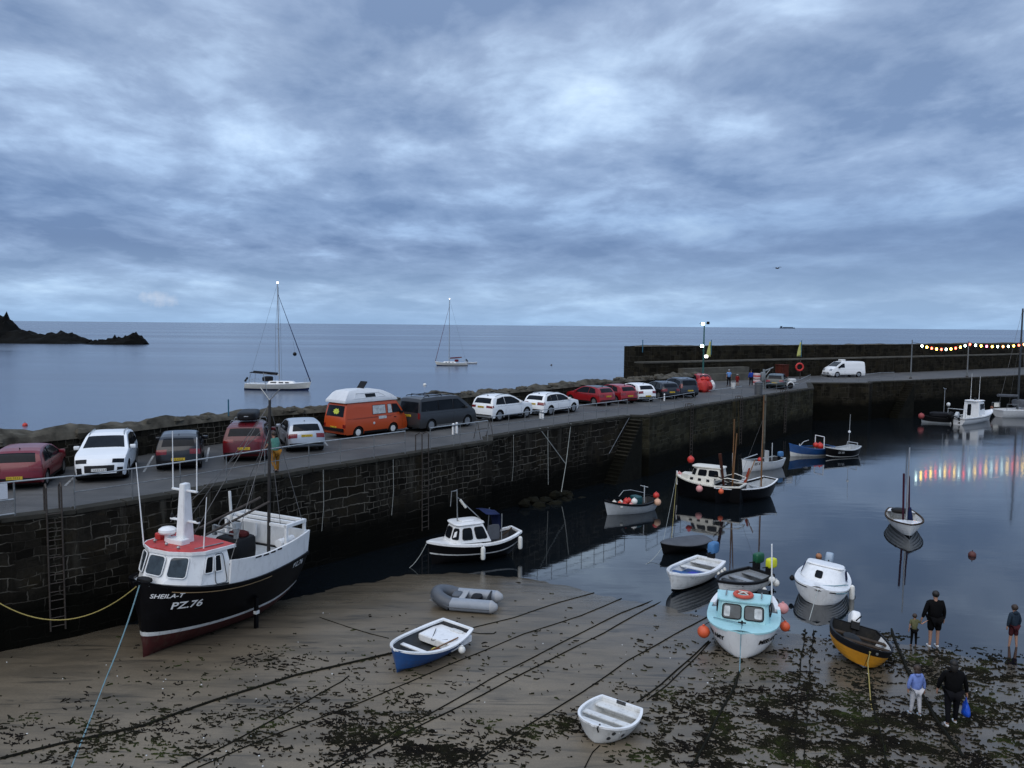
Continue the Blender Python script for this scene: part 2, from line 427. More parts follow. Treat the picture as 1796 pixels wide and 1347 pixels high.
col = t.mix(t.math('MULTIPLY', t.ramp(fine, [(.35, .3), (.6, 0.0)]), 1.0), col, (.06,.05,.036))
z = t.xyz(t.geo.outputs['Position'])[2]
wet = t.math('SUBTRACT', 1.0, t.math('DIVIDE', z, .19), clamp=True)
col = t.mix(t.math('MULTIPLY', wet, .72), col, (.035,.031,.025))
rg = t.mix(wet, .62, .10)
hh = t.math('ADD', t.math('MULTIPLY', med, 1.0), t.math('MULTIPLY', fine, .12))
sand_m = t.done(col, rg, t.bump(hh, .35, .06))
g = []; xs = []; 
x = -34.0
while x < 46: xs.append(x); x += .3
ys = []; y = 6.0
while y < 52: ys.append(y); y += .26
mb = MB(); mb.grid([[(x, y, sandz(x, y)) for y in ys] for x in xs], flip=True)
sand = mb.build('sand', sand_m, merge=False, ang=180); tag(sand, kind='structure')
bm = bmesh.new(); bm.from_mesh(sand.data); 
if sum(f.normal.z for f in list(bm.faces)[:50]) < 0: bmesh.ops.reverse_faces(bm, faces=bm.faces)
bm.to_mesh(sand.data); bm.free()

# --- quay plan ---
def e2(px, py): return at(px, py, QZ).to_2d()
edgeA = [e2(-330,965), e2(0,911), e2(133,895), e2(300,868), e2(547,823), e2(715,797), e2(863,773.5)]
EB0 = e2(863,766); edgeB = [EB0, e2(925,756), e2(1009,743), e2(1106,729)]
edgeC = [e2(1140,729), e2(1221,713), e2(1335,695), e2(1427,681)]
uC = (edgeC[-1]-edgeC[0]).normalized()
corner2 = Vector((33.2, 88.3)); rearE = [corner2, e2(1525,672), e2(1531,669.5), e2(1593,667.5), e2(1796,658)]
ur = (rearE[-1]-rearE[-2]).normalized(); rearE.append(rearE[-1]+ur*70)
edge = edgeA+edgeB+edgeC+rearE
par_px = [(-330,822),(0,776),(110,765),(295,743),(420,729),(560,719),(861,689),(1100,667),(1228,657)]
parC = [at(x, y, 5.45).to_2d() for x, y in par_px]
rw = [Vector((14.3, 86.6)), Vector((27.5, 94.6)), Vector((56, 112)), Vector((83, 129.3))]
rw.append(rw[-1]+(rw[-1]-rw[-2]).normalized()*55)
par_in = [p for p in parC]
deckpoly = edge + [rw[-1], rw[-2], rw[-3], rw[-4], rw[0]] + par_in[::-1]

# harbour water: from the walls to the shore side
hp = [(-40, 4)]+[(p.x-.4*0, p.y+.0) for p in [e2(-330,965)]]+[tuple(p) for p in edge]+[(150, 4)]
harb = sheet('harbour_water', hp, .006, harb_m); tag(harb, kind='structure')

# granite wall material
def granite(name, base, tide=1.5, streak=1.0, mort=(.13,.12,.10), bw=.95, bh=.42, dark=1.0, green=.5):
    t = NT(name); uv = t.co.outputs['UV']; p = t.geo.outputs['Position']
    wob = t.noise(uv, .9, 4, .6, 0, col=True)
    n = t.n.new('ShaderNodeVectorMath'); n.operation = 'SCALE'; t.l.new(wob, n.inputs[0]); n.inputs['Scale'].default_value = .36
    n2 = t.n.new('ShaderNodeVectorMath'); n2.operation = 'ADD'; t.l.new(uv, n2.inputs[0]); t.l.new(n.outputs[0], n2.inputs[1])
    br = t.n.new('ShaderNodeTexBrick'); t.l.new(n2.outputs[0], br.inputs['Vector'])
    br.inputs['Scale'].default_value = 1; br.inputs['Brick Width'].default_value = bw; br.inputs['Row Height'].default_value = bh
    br.inputs['Mortar Size'].default_value = .022; br.inputs['Mortar Smooth'].default_value = .3; br.inputs['Bias'].default_value = 0
    br.inputs['Color1'].default_value = (.35,.35,.35,1); br.inputs['Color2'].default_value = (1,1,1,1); br.offset = .5; br.squash = 1.5; br.squash_frequency = 3
    br.inputs['Mortar'].default_value = (.6,.6,.6,1)
    b2 = t.n.new('ShaderNodeTexBrick'); t.l.new(n2.outputs[0], b2.inputs['Vector'])
    b2.inputs['Scale'].default_value = 1; b2.inputs['Brick Width'].default_value = bw*.58; b2.inputs['Row Height'].default_value = bh*.66
    b2.inputs['Mortar Size'].default_value = .018; b2.inputs['Mortar Smooth'].default_value = .4; b2.offset = .37; b2.squash = .7; b2.squash_frequency = 2
    b2.inputs['Color1'].default_value = (.25,.25,.25,1); b2.inputs['Color2'].default_value = (1,1,1,1); b2.inputs['Mortar'].default_value = (.5,.5,.5,1)
    bmk = t.ramp(t.noise(uv, .42, 3, .5), [(.49, 0.0), (.51, 1.0)])
    class BO: pass
    bro = BO(); bro.outputs = {'Color': t.mix(bmk, br.outputs['Color'], b2.outputs['Color']), 'Fac': t.math('ADD', t.math('MULTIPLY', br.outputs['Fac'], t.math('SUBTRACT', 1.0, bmk)), t.math('MULTIPLY', b2.outputs['Fac'], bmk))}
    br = bro
    blotch = t.noise(uv, .8, 6, .65); fine = t.noise(uv, 9, 5, .7)
    c = t.ramp(blotch, [(.3, tuple(k*.45*dark for k in base)), (.5, tuple(k*dark for k in base)), (.72, (base[0]*1.35*dark, base[1]*1.2*dark, base[2]*.85*dark))])
    c = t.mix(1.0, c, br.outputs['Color'], 'MULTIPLY')
    c = t.mix(t.ramp(fine, [(.3, .65), (.6, 0.0)]), c, tuple(k*.25 for k in base))
    # mortar shows pale in places
    mm = t.math('MULTIPLY', br.outputs['Fac'], t.ramp(t.noise(uv, .55, 4, .6), [(.44, 0.08), (.58, .9)]))
    c = t.mix(mm, c, mort)
    # pale lime runs below the coping
    z = t.xyz(p)[2]
    st = t.noise(t.mp(uv, (2.2, .12, 1)), 1.3, 5, .65, .3)
    stm = t.math('MULTIPLY', t.ramp(st, [(.55, 0.0), (.66, .65*streak)]), t.math('MULTIPLY', t.math('SUBTRACT', z, 1.6), .45, clamp=True))
    c = t.mix(stm, c, (.072,.067,.055))
    # weed and damp below the tide mark
    zz = t.math('ADD', z, t.math('MULTIPLY', t.noise(uv, .7, 4, .6), 1.1))
    td = t.ramp(t.math('DIVIDE', zz, 5.0), [((tide+.25)/5, 1.0), ((tide+1.1)/5, 0.0)])
    c = t.mix(t.math('MULTIPLY', td, .93), c, (.0022,.0023,.0016))
    hgt = t.math('ADD', t.math('MULTIPLY', br.outputs['Fac'], -.8), t.math('MULTIPLY', fine, .6))
    t.b.inputs['Specular IOR Level'].default_value = .06
    return t.done(c, .92, t.bump(hgt, .7, .06))
granA = granite('granite_blocks_weathered', (.026,.023,.018))
granC = granite('granite_blocks_mossy', (.048,.045,.029), streak=.8, bw=.9, bh=.42, mort=(.075,.073,.055))
granR = granite('granite_blocks_far', (.027,.024,.017), streak=.4, bw=1.2, bh=.55, mort=(.05,.047,.038), tide=1.9)
granP = granite('parapet_stones', (.028,.026,.020), tide=-9, streak=.5, bw=.8, bh=.4)
rubble = mat('lichened_granite_rubble', (.075,.069,.055), .9, var=.6, vs=1.6, bump=.9, bs=6)
t = NT('worn_quay_concrete'); p = t.co.outputs['Object']
a = t.noise(p, .35, 6, .65); b = t.noise(t.mp(p, (1,1,1), rot=(0,0,-.93)), 1.0, 3, .5); f = t.noise(p, 14, 4, .7)
c = t.ramp(a, [(.32, (.046,.046,.046)), (.5, (.082,.082,.081)), (.7, (.125,.124,.120))])
s2 = t.noise(t.mp(p, (.5, 4, 1), rot=(0,0,-.93)), .7, 5, .6, .5)
c = t.mix(t.ramp(s2, [(.5, 0.0), (.66, .6)]), c, (.05,.05,.05))
c = t.mix(t.ramp(f, [(.3, .45), (.55, 0.0)]), c, (.055,.055,.055))
t.b.inputs['Specular IOR Level'].default_value = .2
conc_m = t.done(c, t.ramp(a, [(.3, .55), (.7, .8)]), t.bump(f, .25, .02))
deck = sheet('quay_deck', deckpoly, QZ, conc_m); tag(deck, kind='structure')

def wallstrip(mb, pts, z0, z1, u0=0, mi=0, n=1):
    """vertical faces with uv in metres"""
    u = u0
    for a, b in zip(pts, pts[1:]):
        L = (Vector(b)-Vector(a)).length; k = len(mb.v)
        mb.v += [(a[0],a[1],z0),(b[0],b[1],z0),(b[0],b[1],z1),(a[0],a[1],z1)]
        mb.f.append([k,k+1,k+2,k+3]); mb.m.append(mi)
        mb.uv[len(mb.f)-1] = [(u,z0),(u+L,z0),(u+L,z1),(u,z1)]
        u += L
    return u
def buildwall(mb, name, m, parent=None):
    me = bpy.data.meshes.new(name); me.from_pydata(mb.v, [], mb.f)
    for q in (m if isinstance(m, list) else [m]): me.materials.append(q)
    uvl = me.uv_layers.new(name='UVMap')
    for i, pl in enumerate(me.polygons):
        pl.material_index = mb.m[i]
        us = mb.uv.get(i)
        for k, li in enumerate(pl.loop_indices):
            v = me.vertices[me.loops[li].vertex_index].co
            uvl.data[li].uv = us[k] if us else (v.x+v.y*.3, v.y)
    o = bpy.data.objects.new(name, me); COL.objects.link(o)
    if parent: o.parent = parent
    return o
def off(pts, d):
    """offset polyline in plan to its left by d"""
    out = []
    for i, p in enumerate(pts):
        a = pts[max(0,i-1)]; b = pts[min(len(pts)-1,i+1)]; t = (b-a).normalized(); out.append(p+Vector((-t.y, t.x))*d)
    return out
WT = QZ-.02
def quay(name, label, pts, m, coping=True, u0=0):
    r = empty(name, (0,0,0), 0, label, 'harbour wall')
    mb = MB(); wallstrip(mb, pts, -1.5, WT-.08, u0); buildwall(mb, 'wall_face', m, r)
    if coping:
        mb = MB(); o = off(pts, -.06); i_ = off(pts, .55)
        u = u0
        for k in range(len(pts)-1):
            Ls = (pts[k+1]-pts[k]).length; n = max(1, int(Ls/1.5))
            for j in range(n):
                f0 = j/n+.004; f1 = (j+1)/n-.004; w = random.uniform(-.02, .02)
                A = o[k].lerp(o[k+1], f0); B = o[k].lerp(o[k+1], f1); C = i_[k].lerp(i_[k+1], f1); D = i_[k].lerp(i_[k+1], f0)
                nn_ = (A-D).normalized()*w; zt = QZ+.03+random.uniform(-.008,.008)
                mb.prism([A+nn_, B+nn_, C, D], WT-.10, zt)
        mb.build('coping', copm, r, bevel=.02)
    return r
copm = mat('granite_coping', (.036,.034,.028), .9, var=.35, vs=1.5, bump=.6, bs=9)
qa = quay('quay_wall', 'dark granite quay wall of the near quay below the white and black parked cars, left of the step in its edge', edgeA+[EB0], granA)
qb = quay('quay_wall', 'streaked granite quay wall recessed between the step in the quay edge and the stone stairs', edgeB, granA, u0=40)
qc = quay('quay_wall', 'mossy granite quay wall right of the stone stairs ending at the square corner', [edgeB[-1]+(edgeC[0]-edgeB[-1])*.0+Vector((.02,.05)), edgeC[0]]+edgeC[1:]+[corner2], granC, u0=70)
qr = quay('quay_wall', 'long granite wall of the far quay behind the boats moored at the right', rearE, granR, u0=130)

# stairs against wall B
uB = (edgeB[-1]-edgeB[-2]).normalized(); nB = Vector((uB.y, -uB.x))
st = empty('quay_stairs', (0,0,0), 0, 'narrow granite stairs down the near quay wall beside the grey boat full of buoys', 'stairs')
steps = MB(); top = edgeB[-1]+uB*.0; wd = (edgeC[0]-edgeB[-1]).dot(nB)
if wd < .9: wd = 1.1
nst = 19
treadd = mat('weedy_stair_stone', (.005,.005,.003), .95, var=.5, vs=3, bump=.6)
treadm = mat('stair_granite', (.030,.028,.021), .9, var=.4, vs=3, bump=.6)
for i in range(nst):
    zt = QZ-.22*(i+1); a = top-uB*(.165*i)
    A = a+nB*.01; B = A+nB*wd; D = A-uB*.20; C = B-uB*.20
    sb = MB(); sb.prism([D, A, B, C][::-1], zt-.24-.0, zt-.06); 
    steps.prism([A, B, C, D][::-1] if False else [D, C, B, A], -1.4, zt-.06)
    tr = MB(); q = .03
    tr.prism([D-uB*q, C-uB*q+nB*.02, B+nB*.02, A], zt-.055, zt); fixn(tr.build('step', treadm if zt > 1.7 else treadd, st))
fixn(steps.build('stair_core', granC if False else mat('stair_core_stone', (.007,.007,.005), .95, var=.5, vs=2, bump=.6), st, smooth=False))
sh = MB(); sh.tube([(top.x-uB.x*.2+nB.x*.03, top.y-uB.y*.2+nB.y*.03, QZ-.1), (top.x-uB.x*2.6+nB.x*.06, top.y-uB.y*2.6+nB.y*.06, 1.9)], .02, 6); sh.build('hand_rail', steel, st)
# far stairs (second flight, on the far quay)
st2 = empty('quay_stairs', (0,0,0), 0, 'steep stone stairs cut into the far quay wall left of the moored motor boats', 'stairs')
fa = e2(1590,667.6); nf = Vector((ur.y, -ur.x))
for i in range(15):
    zt = QZ-.25*(i+1); a = fa-ur*(.2*i)
    fixn(MB().prism([a+nf*.02, a+nf*1.1, a+nf*1.1-ur*.25, a+nf*.02-ur*.25], zt-.25 if i < 14 else -1, zt).build('step', mat('far_stair_stone', (.011,.010,.007), .95, var=.5, vs=2) if zt > 2.0 else treadd, st2, smooth=False))
fl = MB(); 
for i in range(15):
    zt = QZ-.25*(i+1)-.26; a = fa-ur*(.2*i)
    if zt > -.5: fl.prism([a+nf*.03, a+nf*1.05, a+nf*1.05-ur*.2, a+nf*.03-ur*.2], -1, zt)
fixn(fl.build('stair_core', mat('stair_core_stone', (.012,.012,.009)), st2, smooth=False))

# sea-side parapet with rough capstones
pr = empty('parapet_wall', (0,0,0), 0, 'low sea wall with rough boulder capping running behind the parked cars on the near quay', 'sea wall')
mb = MB(); pin = off(parC, -.45); pout = off(parC, .65)
wallstrip(mb, pin, QZ-.1, 5.42, 200); wallstrip(mb, pout[::-1], -1.5, 5.42, 300)
wallstrip(mb, [pin[-1]*1.0, pout[-1]][::1], -1, 5.42, 400)
buildwall(mb, 'wall_face', granP, pr)
# capping: rough crest
pts = []; 
for a, b in zip(parC, parC[1:]):
    L = (b-a).length; n = max(1, int(L/.30))
    for j in range(n): pts.append(a.lerp(b, j/n))
pts.append(parC[-1])
g = []; w7 = [-.52,-.42,-.25,-.05,.15,.35,.55,.72]
for i, q in enumerate(pts):
    a = pts[max(0,i-2)]; b = pts[min(len(pts)-1,i+2)]; tt = (b-a).normalized(); nn_ = Vector((-tt.y, tt.x))
    row = []
    for k, w in enumerate(w7):
        edgef = 0 if k in (0,7) else (.6 if k in (1,6) else 1)
        v = Vector((q.x*.55, q.y*.55, w*1.5))
        hgt = 5.40+edgef*(.16+.34*max(-.15, mnoise.noise(v*1.1+Vector((4,2,9))))+.13*mnoise.noise(v*3.7)+.28*max(0, mnoise.noise(Vector((q.x*.22, q.y*.22, 3.3)))))
        pp = q+nn_*(w+.05*mnoise.noise(v*2.9)); row.append((pp.x, pp.y, hgt if k not in (0,7) else 5.36))
    g.append(row)
cap = MB(); cap.grid(g)
for i in range(150):
    q = random.choice(pts); s_ = random.uniform(.16,.36); o_ = random.uniform(-.3,.5)
    a = parC[0]; tt = (parC[-1]-parC[0]).normalized()
    cap.ball((q.x-tt.y*o_, q.y+tt.x*o_, 5.5+random.uniform(-.02,.12)), s_, 8, sc=(1.5,1.0,.6), rough=.75, seed=i, M=Matrix.Rotation(random.uniform(0,3),3,'Z'))
fixn(cap.build('capstones', rubble, pr, ang=28, merge=False))

# rear two-tier wall
rwt = empty('pier_wall', (0,0,0), 0, 'tall two tier granite pier wall with a ledge behind the white van and festoon lights', 'sea wall')
rin = rw; rup = off(rw, 1.6); rback = off(rw, 3.4)
mb = MB(); wallstrip(mb, rin, QZ-.2, 6.25, 500); wallstrip(mb, rup, 6.2, 8.05, 560); wallstrip(mb, rback[::-1], -1.5, 8.05, 620)
wallstrip(mb, [rback[0], rup[0]], -1.5, 8.05, 700); wallstrip(mb, [rup[0], rin[0]], -1.5, 6.25, 704)
buildwall(mb, 'wall_face', granR, rwt)
lm = mat('ledge_concrete', (.085,.082,.070), .85, var=.35, vs=.7, bump=.4)
mb = MB()
for i in range(len(rw)-1):
    a, b = off(rw, -.06)[i], off(rw, -.06)[i+1]; c, d = rup[i+1], rup[i]
    mb.prism([a, b, c, d], 6.25, 6.40)
fixn(mb.build('ledge', lm, rwt, smooth=False))
g = []
pts = []
for a, b in zip(rup, rup[1:]):
    n = int((b-a).length/.6)
    for j in range(n): pts.append(a.lerp(b, j/n))
for i, q in enumerate(pts):
    a = pts[max(0,i-2)]; b = pts[min(len(pts)-1,i+2)]; tt = (b-a).normalized(); nn_ = Vector((-tt.y, tt.x)); row = []
    fall = min(1, i*.6/1.5)
    for k, w in enumerate((-.05,.1,.5,1.0,1.5,1.85)):
        z_ = 8.03 if k in (0,5) else 8.10+.12*mnoise.noise(Vector((q.x*.6, q.y*.6, w)))+.10*mnoise.noise(Vector((q.x*.15, q.y*.15, 7)))
        row.append((*(q+nn_*w), z_-.0*(1-fall)))
    g.append(row)
fixn(MB().grid(g).build('capstones', rubble, rwt, ang=30))
# stone buttress/ramp steps in front of the rear wall
pl = MB()
A0 = rw[0].lerp(rw[1], .32); B0 = rw[0].lerp(rw[1], .98); nr = Vector(((rw[1]-rw[0]).y, -(rw[1]-rw[0]).x)).normalized()
ben = empty('stone_platform', (0,0,0), 0, 'low stepped stone platform against the pier wall behind the lamp post', 'platform')
for k, (w, z1) in enumerate(((1.9, 5.0), (1.1, 5.65))):
    fixn(MB().prism([A0+nr*.02, B0+nr*.02, B0+nr*w, A0+nr*w][::-1], QZ-.1 if k == 0 else 5.0, z1).build('tier', lm, ben, smooth=False))

# rocky islet
rockm = mat('wet_black_rock', (.0035,.0035,.003), .95, var=.5, vs=.15, bump=.8, bs=1.2)
def islet(name, label, prof, Y, hw, seed):
    """prof: list of (px,py) outline, waterline given by depth Y"""
    pts = [vis(x, y, Y) for x, y in prof]; g = []
    xs_ = []; x0 = pts[0].x; x1 = pts[-1].x; x = x0
    while x < x1: xs_.append(x); x += 1.0
    tab = [(q.x, max(.05, q.z)) for q in pts]
    for x in xs_:
        row = []; h = interp(tab, x); e_ = min(1, (x1-x)/6, )
        for k in range(17):
            v = -1+2*k/16; yy = Y+v*hw*(.35+.65*e_)
            prof_ = max(0, 1-abs(v)**1.6); q = Vector((x*.25, yy*.25, seed))
            z_ = h*prof_*(1+.35*mnoise.noise(q*1.3))+1.6*abs(mnoise.noise(q*2.3))*prof_+1.3*mnoise.noise(q*5)*prof_+.8*mnoise.noise(q*11)*prof_
            if abs(v) < .01: z_ = h*(1+.12*mnoise.noise(q*4))+.7*mnoise.noise(q*9)
            row.append((x, yy, z_ if 0 < k < 16 else -1))
        g.append(row)
    o = fixn(MB().grid(g).build(name, rockm, ang=25)); return tag(o, label, 'rocks')
islet('rock_islet', 'larger dark rock island with a jagged crag at the far left edge of the sea', [(-260,566),(-90,556),(-30,561),(0,561),(7,557),(12,564),(17,567),(24,573),(25,579),(45,582),(66,590),(85,588),(100,584),(112,583),(120,586),(135,592),(143,596),(155,597),(163,601)], 372, 16, 3)
islet('rock_islet', 'smaller low dark rock at the right end of the rocky islets', [(160,604),(172,599),(188,595),(210,594),(222,590),(237,586),(243,588),(252,596),(258,604)], 362, 9, 8)

# footing heap of weedy rocks by the recessed wall
hb = empty('weedy_rocks', (0,0,0), 0, 'heap of dark weed covered rocks at the foot of the recessed quay wall', 'rocks')
q0 = at(985, 905, 0.0)
mb = MB(); 
for i in range(24):
    a = random.gauss(0, 1.3); b = abs(random.gauss(0, .8)); c = edgeB[1]+uB*(a+1.5)+nB*(b+.2)
    mb.ball((c.x, c.y, random.uniform(-.25, max(0, .55-b*.5))), random.uniform(.2,.38), 8, rough=.8, seed=i, sc=(1.2,1,.7))
fixn(mb.build('boulders', mat('weedy_rock', (.008,.008,.005), .9, var=.5, vs=2, bump=.8), hb, ang=28, merge=False))
# ================= VEHICLES =================
def paint(name, col, rough=.3, var=.03, coat=.22, metal=0): return mat(name, col, rough, metal, var, 1.2, coat=coat)
P_white = paint('white_car_paint', (.78,.80,.81)); P_silver = paint('silver_car_paint', (.42,.45,.49), metal=.45)
P_red = paint('red_car_paint', (.15,.006,.014)); P_redb = paint('bright_red_car_paint', (.26,.010,.014)); P_redd = paint('dark_red_car_paint', (.09,.004,.008)); P_black = paint('black_car_paint', (.005,.005,.007), coat=.35)
P_grey = paint('grey_van_paint', (.045,.047,.050), metal=.3); P_blue = paint('dark_blue_car_paint', (.009,.012,.020), coat=.5); P_orange = paint('orange_van_paint', (.46,.062,.010), rough=.38, coat=.25); P_plum = P_red
under = mat('dark_underside', (.006,.006,.006), .9, var=.2, spec=.1)
PROFILE = {
 'hatch': dict(L=4.28, W=1.79, zb=.93, up=[(0,.36),(.012,.50),(.03,.66),(.06,.84),(.11,.95),(.20,1.06),(.42,1.28),(.60,1.37),(.95,1.435),(1.5,1.46),(2.0,1.45),(2.35,1.38),(2.75,1.20),(3.12,1.01),(3.5,.95),(3.85,.87),(4.08,.76),(4.20,.62),(4.26,.46),(4.28,.32)],
   ax=(.78,3.38), R=.32, rw=(.16,.47,.80), ws=(2.33,3.08,.86), sw=[[(.62,.96),(.80,1.26),(1.32,1.37),(1.38,.95)],[(1.44,.95),(1.39,1.375),(1.95,1.37),(2.28,1.28),(2.82,1.02),(2.86,.95)]], lamp=(.70,.90,.52,.99), hl=(.62,.76)),
 'suv': dict(L=4.55, W=1.88, zb=1.05, up=[(0,.40),(.015,.60),(.04,.80),(.08,.98),(.14,1.10),(.28,1.32),(.46,1.50),(.75,1.585),(1.4,1.64),(2.1,1.62),(2.45,1.52),(2.85,1.32),(3.22,1.14),(3.6,1.08),(4.05,1.0),(4.32,.88),(4.45,.72),(4.52,.52),(4.55,.36)],
   ax=(.85,3.58), R=.36, rw=(.17,.42,.82), ws=(2.42,3.16,.86), sw=[[(.52,1.09),(.72,1.42),(1.32,1.52),(1.40,1.07)],[(1.46,1.07),(1.40,1.525),(2.05,1.50),(2.38,1.40),(2.92,1.13),(2.96,1.07)]], lamp=(.88,1.02,.50,.99), hl=(.74,.88)),
 'estate': dict(L=4.70, W=1.83, zb=.96, up=[(0,.36),(.015,.56),(.04,.76),(.09,.92),(.2,1.08),(.42,1.30),(.60,1.40),(1.0,1.46),(1.8,1.485),(2.3,1.46),(2.65,1.37),(3.05,1.18),(3.42,1.01),(3.8,.96),(4.25,.87),(4.5,.75),(4.64,.58),(4.70,.36)],
   ax=(.95,3.68), R=.34, rw=(.19,.47,.82), ws=(2.58,3.36,.86), sw=[[(.50,1.0),(.70,1.28),(1.02,1.36),(1.02,.98)],[(1.06,.98),(1.06,1.37),(1.72,1.39),(1.76,.97)],[(1.82,.97),(1.78,1.39),(2.25,1.36),(2.6,1.27),(3.08,1.03),(3.12,.97)]], lamp=(.74,.93,.46,.99), hl=(.64,.78)),
 'mpv': dict(L=4.5, W=1.84, zb=1.0, up=[(0,.38),(.015,.60),(.04,.85),(.09,1.02),(.2,1.25),(.34,1.5),(.55,1.62),(1.4,1.68),(2.1,1.66),(2.5,1.56),(3.05,1.30),(3.5,1.08),(3.85,1.0),(4.25,.86),(4.42,.66),(4.5,.36)],
   ax=(.8,3.55), R=.33, rw=(.11,.33,.82), ws=(2.48,3.44,.86), sw=[[(.42,1.05),(.55,1.42),(1.3,1.54),(1.36,1.03)],[(1.42,1.03),(1.36,1.55),(2.05,1.53),(2.45,1.42),(3.1,1.08),(3.14,1.02)]], lamp=(.86,1.2,.82,.99), hl=(.66,.84)),
 't6': dict(L=4.90, W=1.90, zb=1.12, up=[(0,.38),(.012,.60),(.025,.85),(.04,1.05),(.09,1.35),(.17,1.72),(.26,1.88),(.45,1.945),(1.5,1.97),(2.9,1.965),(3.3,1.90),(3.7,1.66),(4.1,1.38),(4.25,1.25),(4.45,1.16),(4.68,1.02),(4.82,.82),(4.88,.58),(4.90,.38)],
   ax=(.98,3.98), R=.35, rw=(.05,.165,.85), ws=(3.32,4.14,.88), sw=[[(.22,1.18),(.30,1.70),(1.55,1.74),(1.56,1.17)],[(1.60,1.17),(1.60,1.74),(2.72,1.74),(2.74,1.16)],[(2.80,1.16),(2.80,1.74),(3.2,1.72),(3.9,1.22),(3.92,1.16)]], lamp=(.78,1.12,.84,.99), hl=(.84,1.02)),
 'panel': dict(L=5.0, W=1.95, zb=1.12, up=[(0,.42),(.012,.7),(.03,1.1),(.06,1.5),(.12,1.86),(.25,1.94),(1.2,1.965),(2.9,1.96),(3.3,1.90),(3.75,1.62),(4.1,1.36),(4.4,1.22),(4.75,1.02),(4.92,.78),(4.98,.56),(5.0,.40)],
   ax=(1.0,4.05), R=.34, rw=(.045,.10,.4), ws=(3.34,4.16,.88), sw=[[(3.02,1.2),(3.04,1.70),(3.3,1.68),(3.95,1.26),(3.96,1.2)]], lamp=(.78,1.2,.90,.99), hl=(.82,1.04)),
 't3': dict(L=4.57, W=1.85, zb=1.12, up=[(0,.42),(.01,.62),(.02,.85),(.035,1.08),(.09,1.3),(.24,1.80),(.32,1.90),(.5,1.94),(2.0,1.95),(3.5,1.93),(3.72,1.86),(4.0,1.52),(4.26,1.14),(4.40,1.0),(4.50,.80),(4.55,.60),(4.57,.42)],
   ax=(.95,3.40), R=.31, rw=(.06,.225,.84), ws=(3.76,4.22,.9), sw=[[(1.95,1.2),(1.97,1.68),(2.86,1.68),(2.88,1.2)],[(3.02,1.2),(3.03,1.68),(3.30,1.68),(3.36,1.2)],[(3.40,1.2),(3.36,1.68),(3.70,1.66),(4.04,1.2)]], lamp=(.62,.80,.80,.99), hl=(.72,.92)),
}
class Car:
    def __init__(s, kind): s.p = PROFILE[kind]; s.L = s.p['L']; s.box = kind in ('t3','panel','t6')
    def zu(s, x):
        return interp(s.p['up'], x)
    def W(s, z):
        zb = s.p['zb']; top = max(b for a, b in s.p['up']); rf = .90 if s.box else .76
        return s.p['W']/2*interp([(.2,.94),(.42,.985),(.62,1.0),(zb-.12,.985),(zb,.955),(top-.12, rf+.03 if not s.box else .87),(top, rf-.04 if not s.box else .80)], z)
    def tap(s, x):
        L = s.L; a = max(0, 1-x/.7); b = max(0, 1-(L-x)/1.1)
        return 1-(.05 if not s.box else .02)*a*a-(.13 if not s.box else .06)*b*b
    def ex(s, x, q):
        L = s.L; k = .16 if not s.box else .06
        a = max(0, 1-x/.35); b = max(0, 1-(L-x)/.5)
        return x+k*a*abs(q)**3-k*1.6*b*abs(q)**2.5
    def side(s, x, z, sg, o=0):
        return Vector((s.ex(x, 1)-s.L/2, sg*(s.W(z)*s.tap(x)+o), z))
    def top(s, x, q, o=0):
        z = s.zu(x); w = s.W(z)*s.tap(x)
        zz = z-.035*abs(q)**4
        d = (s.zu(min(s.L, x+.01))-s.zu(max(0, x-.01)))/.02
        n = Vector((-d, 0, 1)).normalized() if x > .02 and x < s.L-.02 else Vector((-1 if x < 1 else 1, 0, .15))
        return Vector((s.ex(x, q)-s.L/2, q*w, zz))+n*o
    def xr(s, z): 
        u = s.p['up']
        for (a, b), (c, d) in zip(u, u[1:]):
            if b <= z <= d: return a+(c-a)*(z-b)/(d-b)
        return 0
    def xf(s, z):
        u = s.p['up'][::-1]
        for (a, b), (c, d) in zip(u, u[1:]):
            if b <= z <= d: return a+(c-a)*(z-b)/(d-b)
        return s.L
    def patch(s, xa, xb, q0, q1, nx=6, nq=8, o=.006):
        return [[s.top(xa+(xb-xa)*i/nx, q0+(q1-q0)*j/nq, o) for j in range(nq+1)] for i in range(nx+1)]
    def rear(s, z0, z1, q0, q1, o=.008, n=4): return [[s.top(s.xr(z0+(z1-z0)*i/n), q0+(q1-q0)*j/6, o) for j in range(7)] for i in range(n+1)]
    def front(s, z0, z1, q0, q1, o=.010, n=4): return [[s.top(s.xf(z0+(z1-z0)*i/n), q0+(q1-q0)*j/6, o) for j in range(7)] for i in range(n+1)]
def two(mb):
    """give a sheet both orientations consistently outward: recalc later"""
    return mb
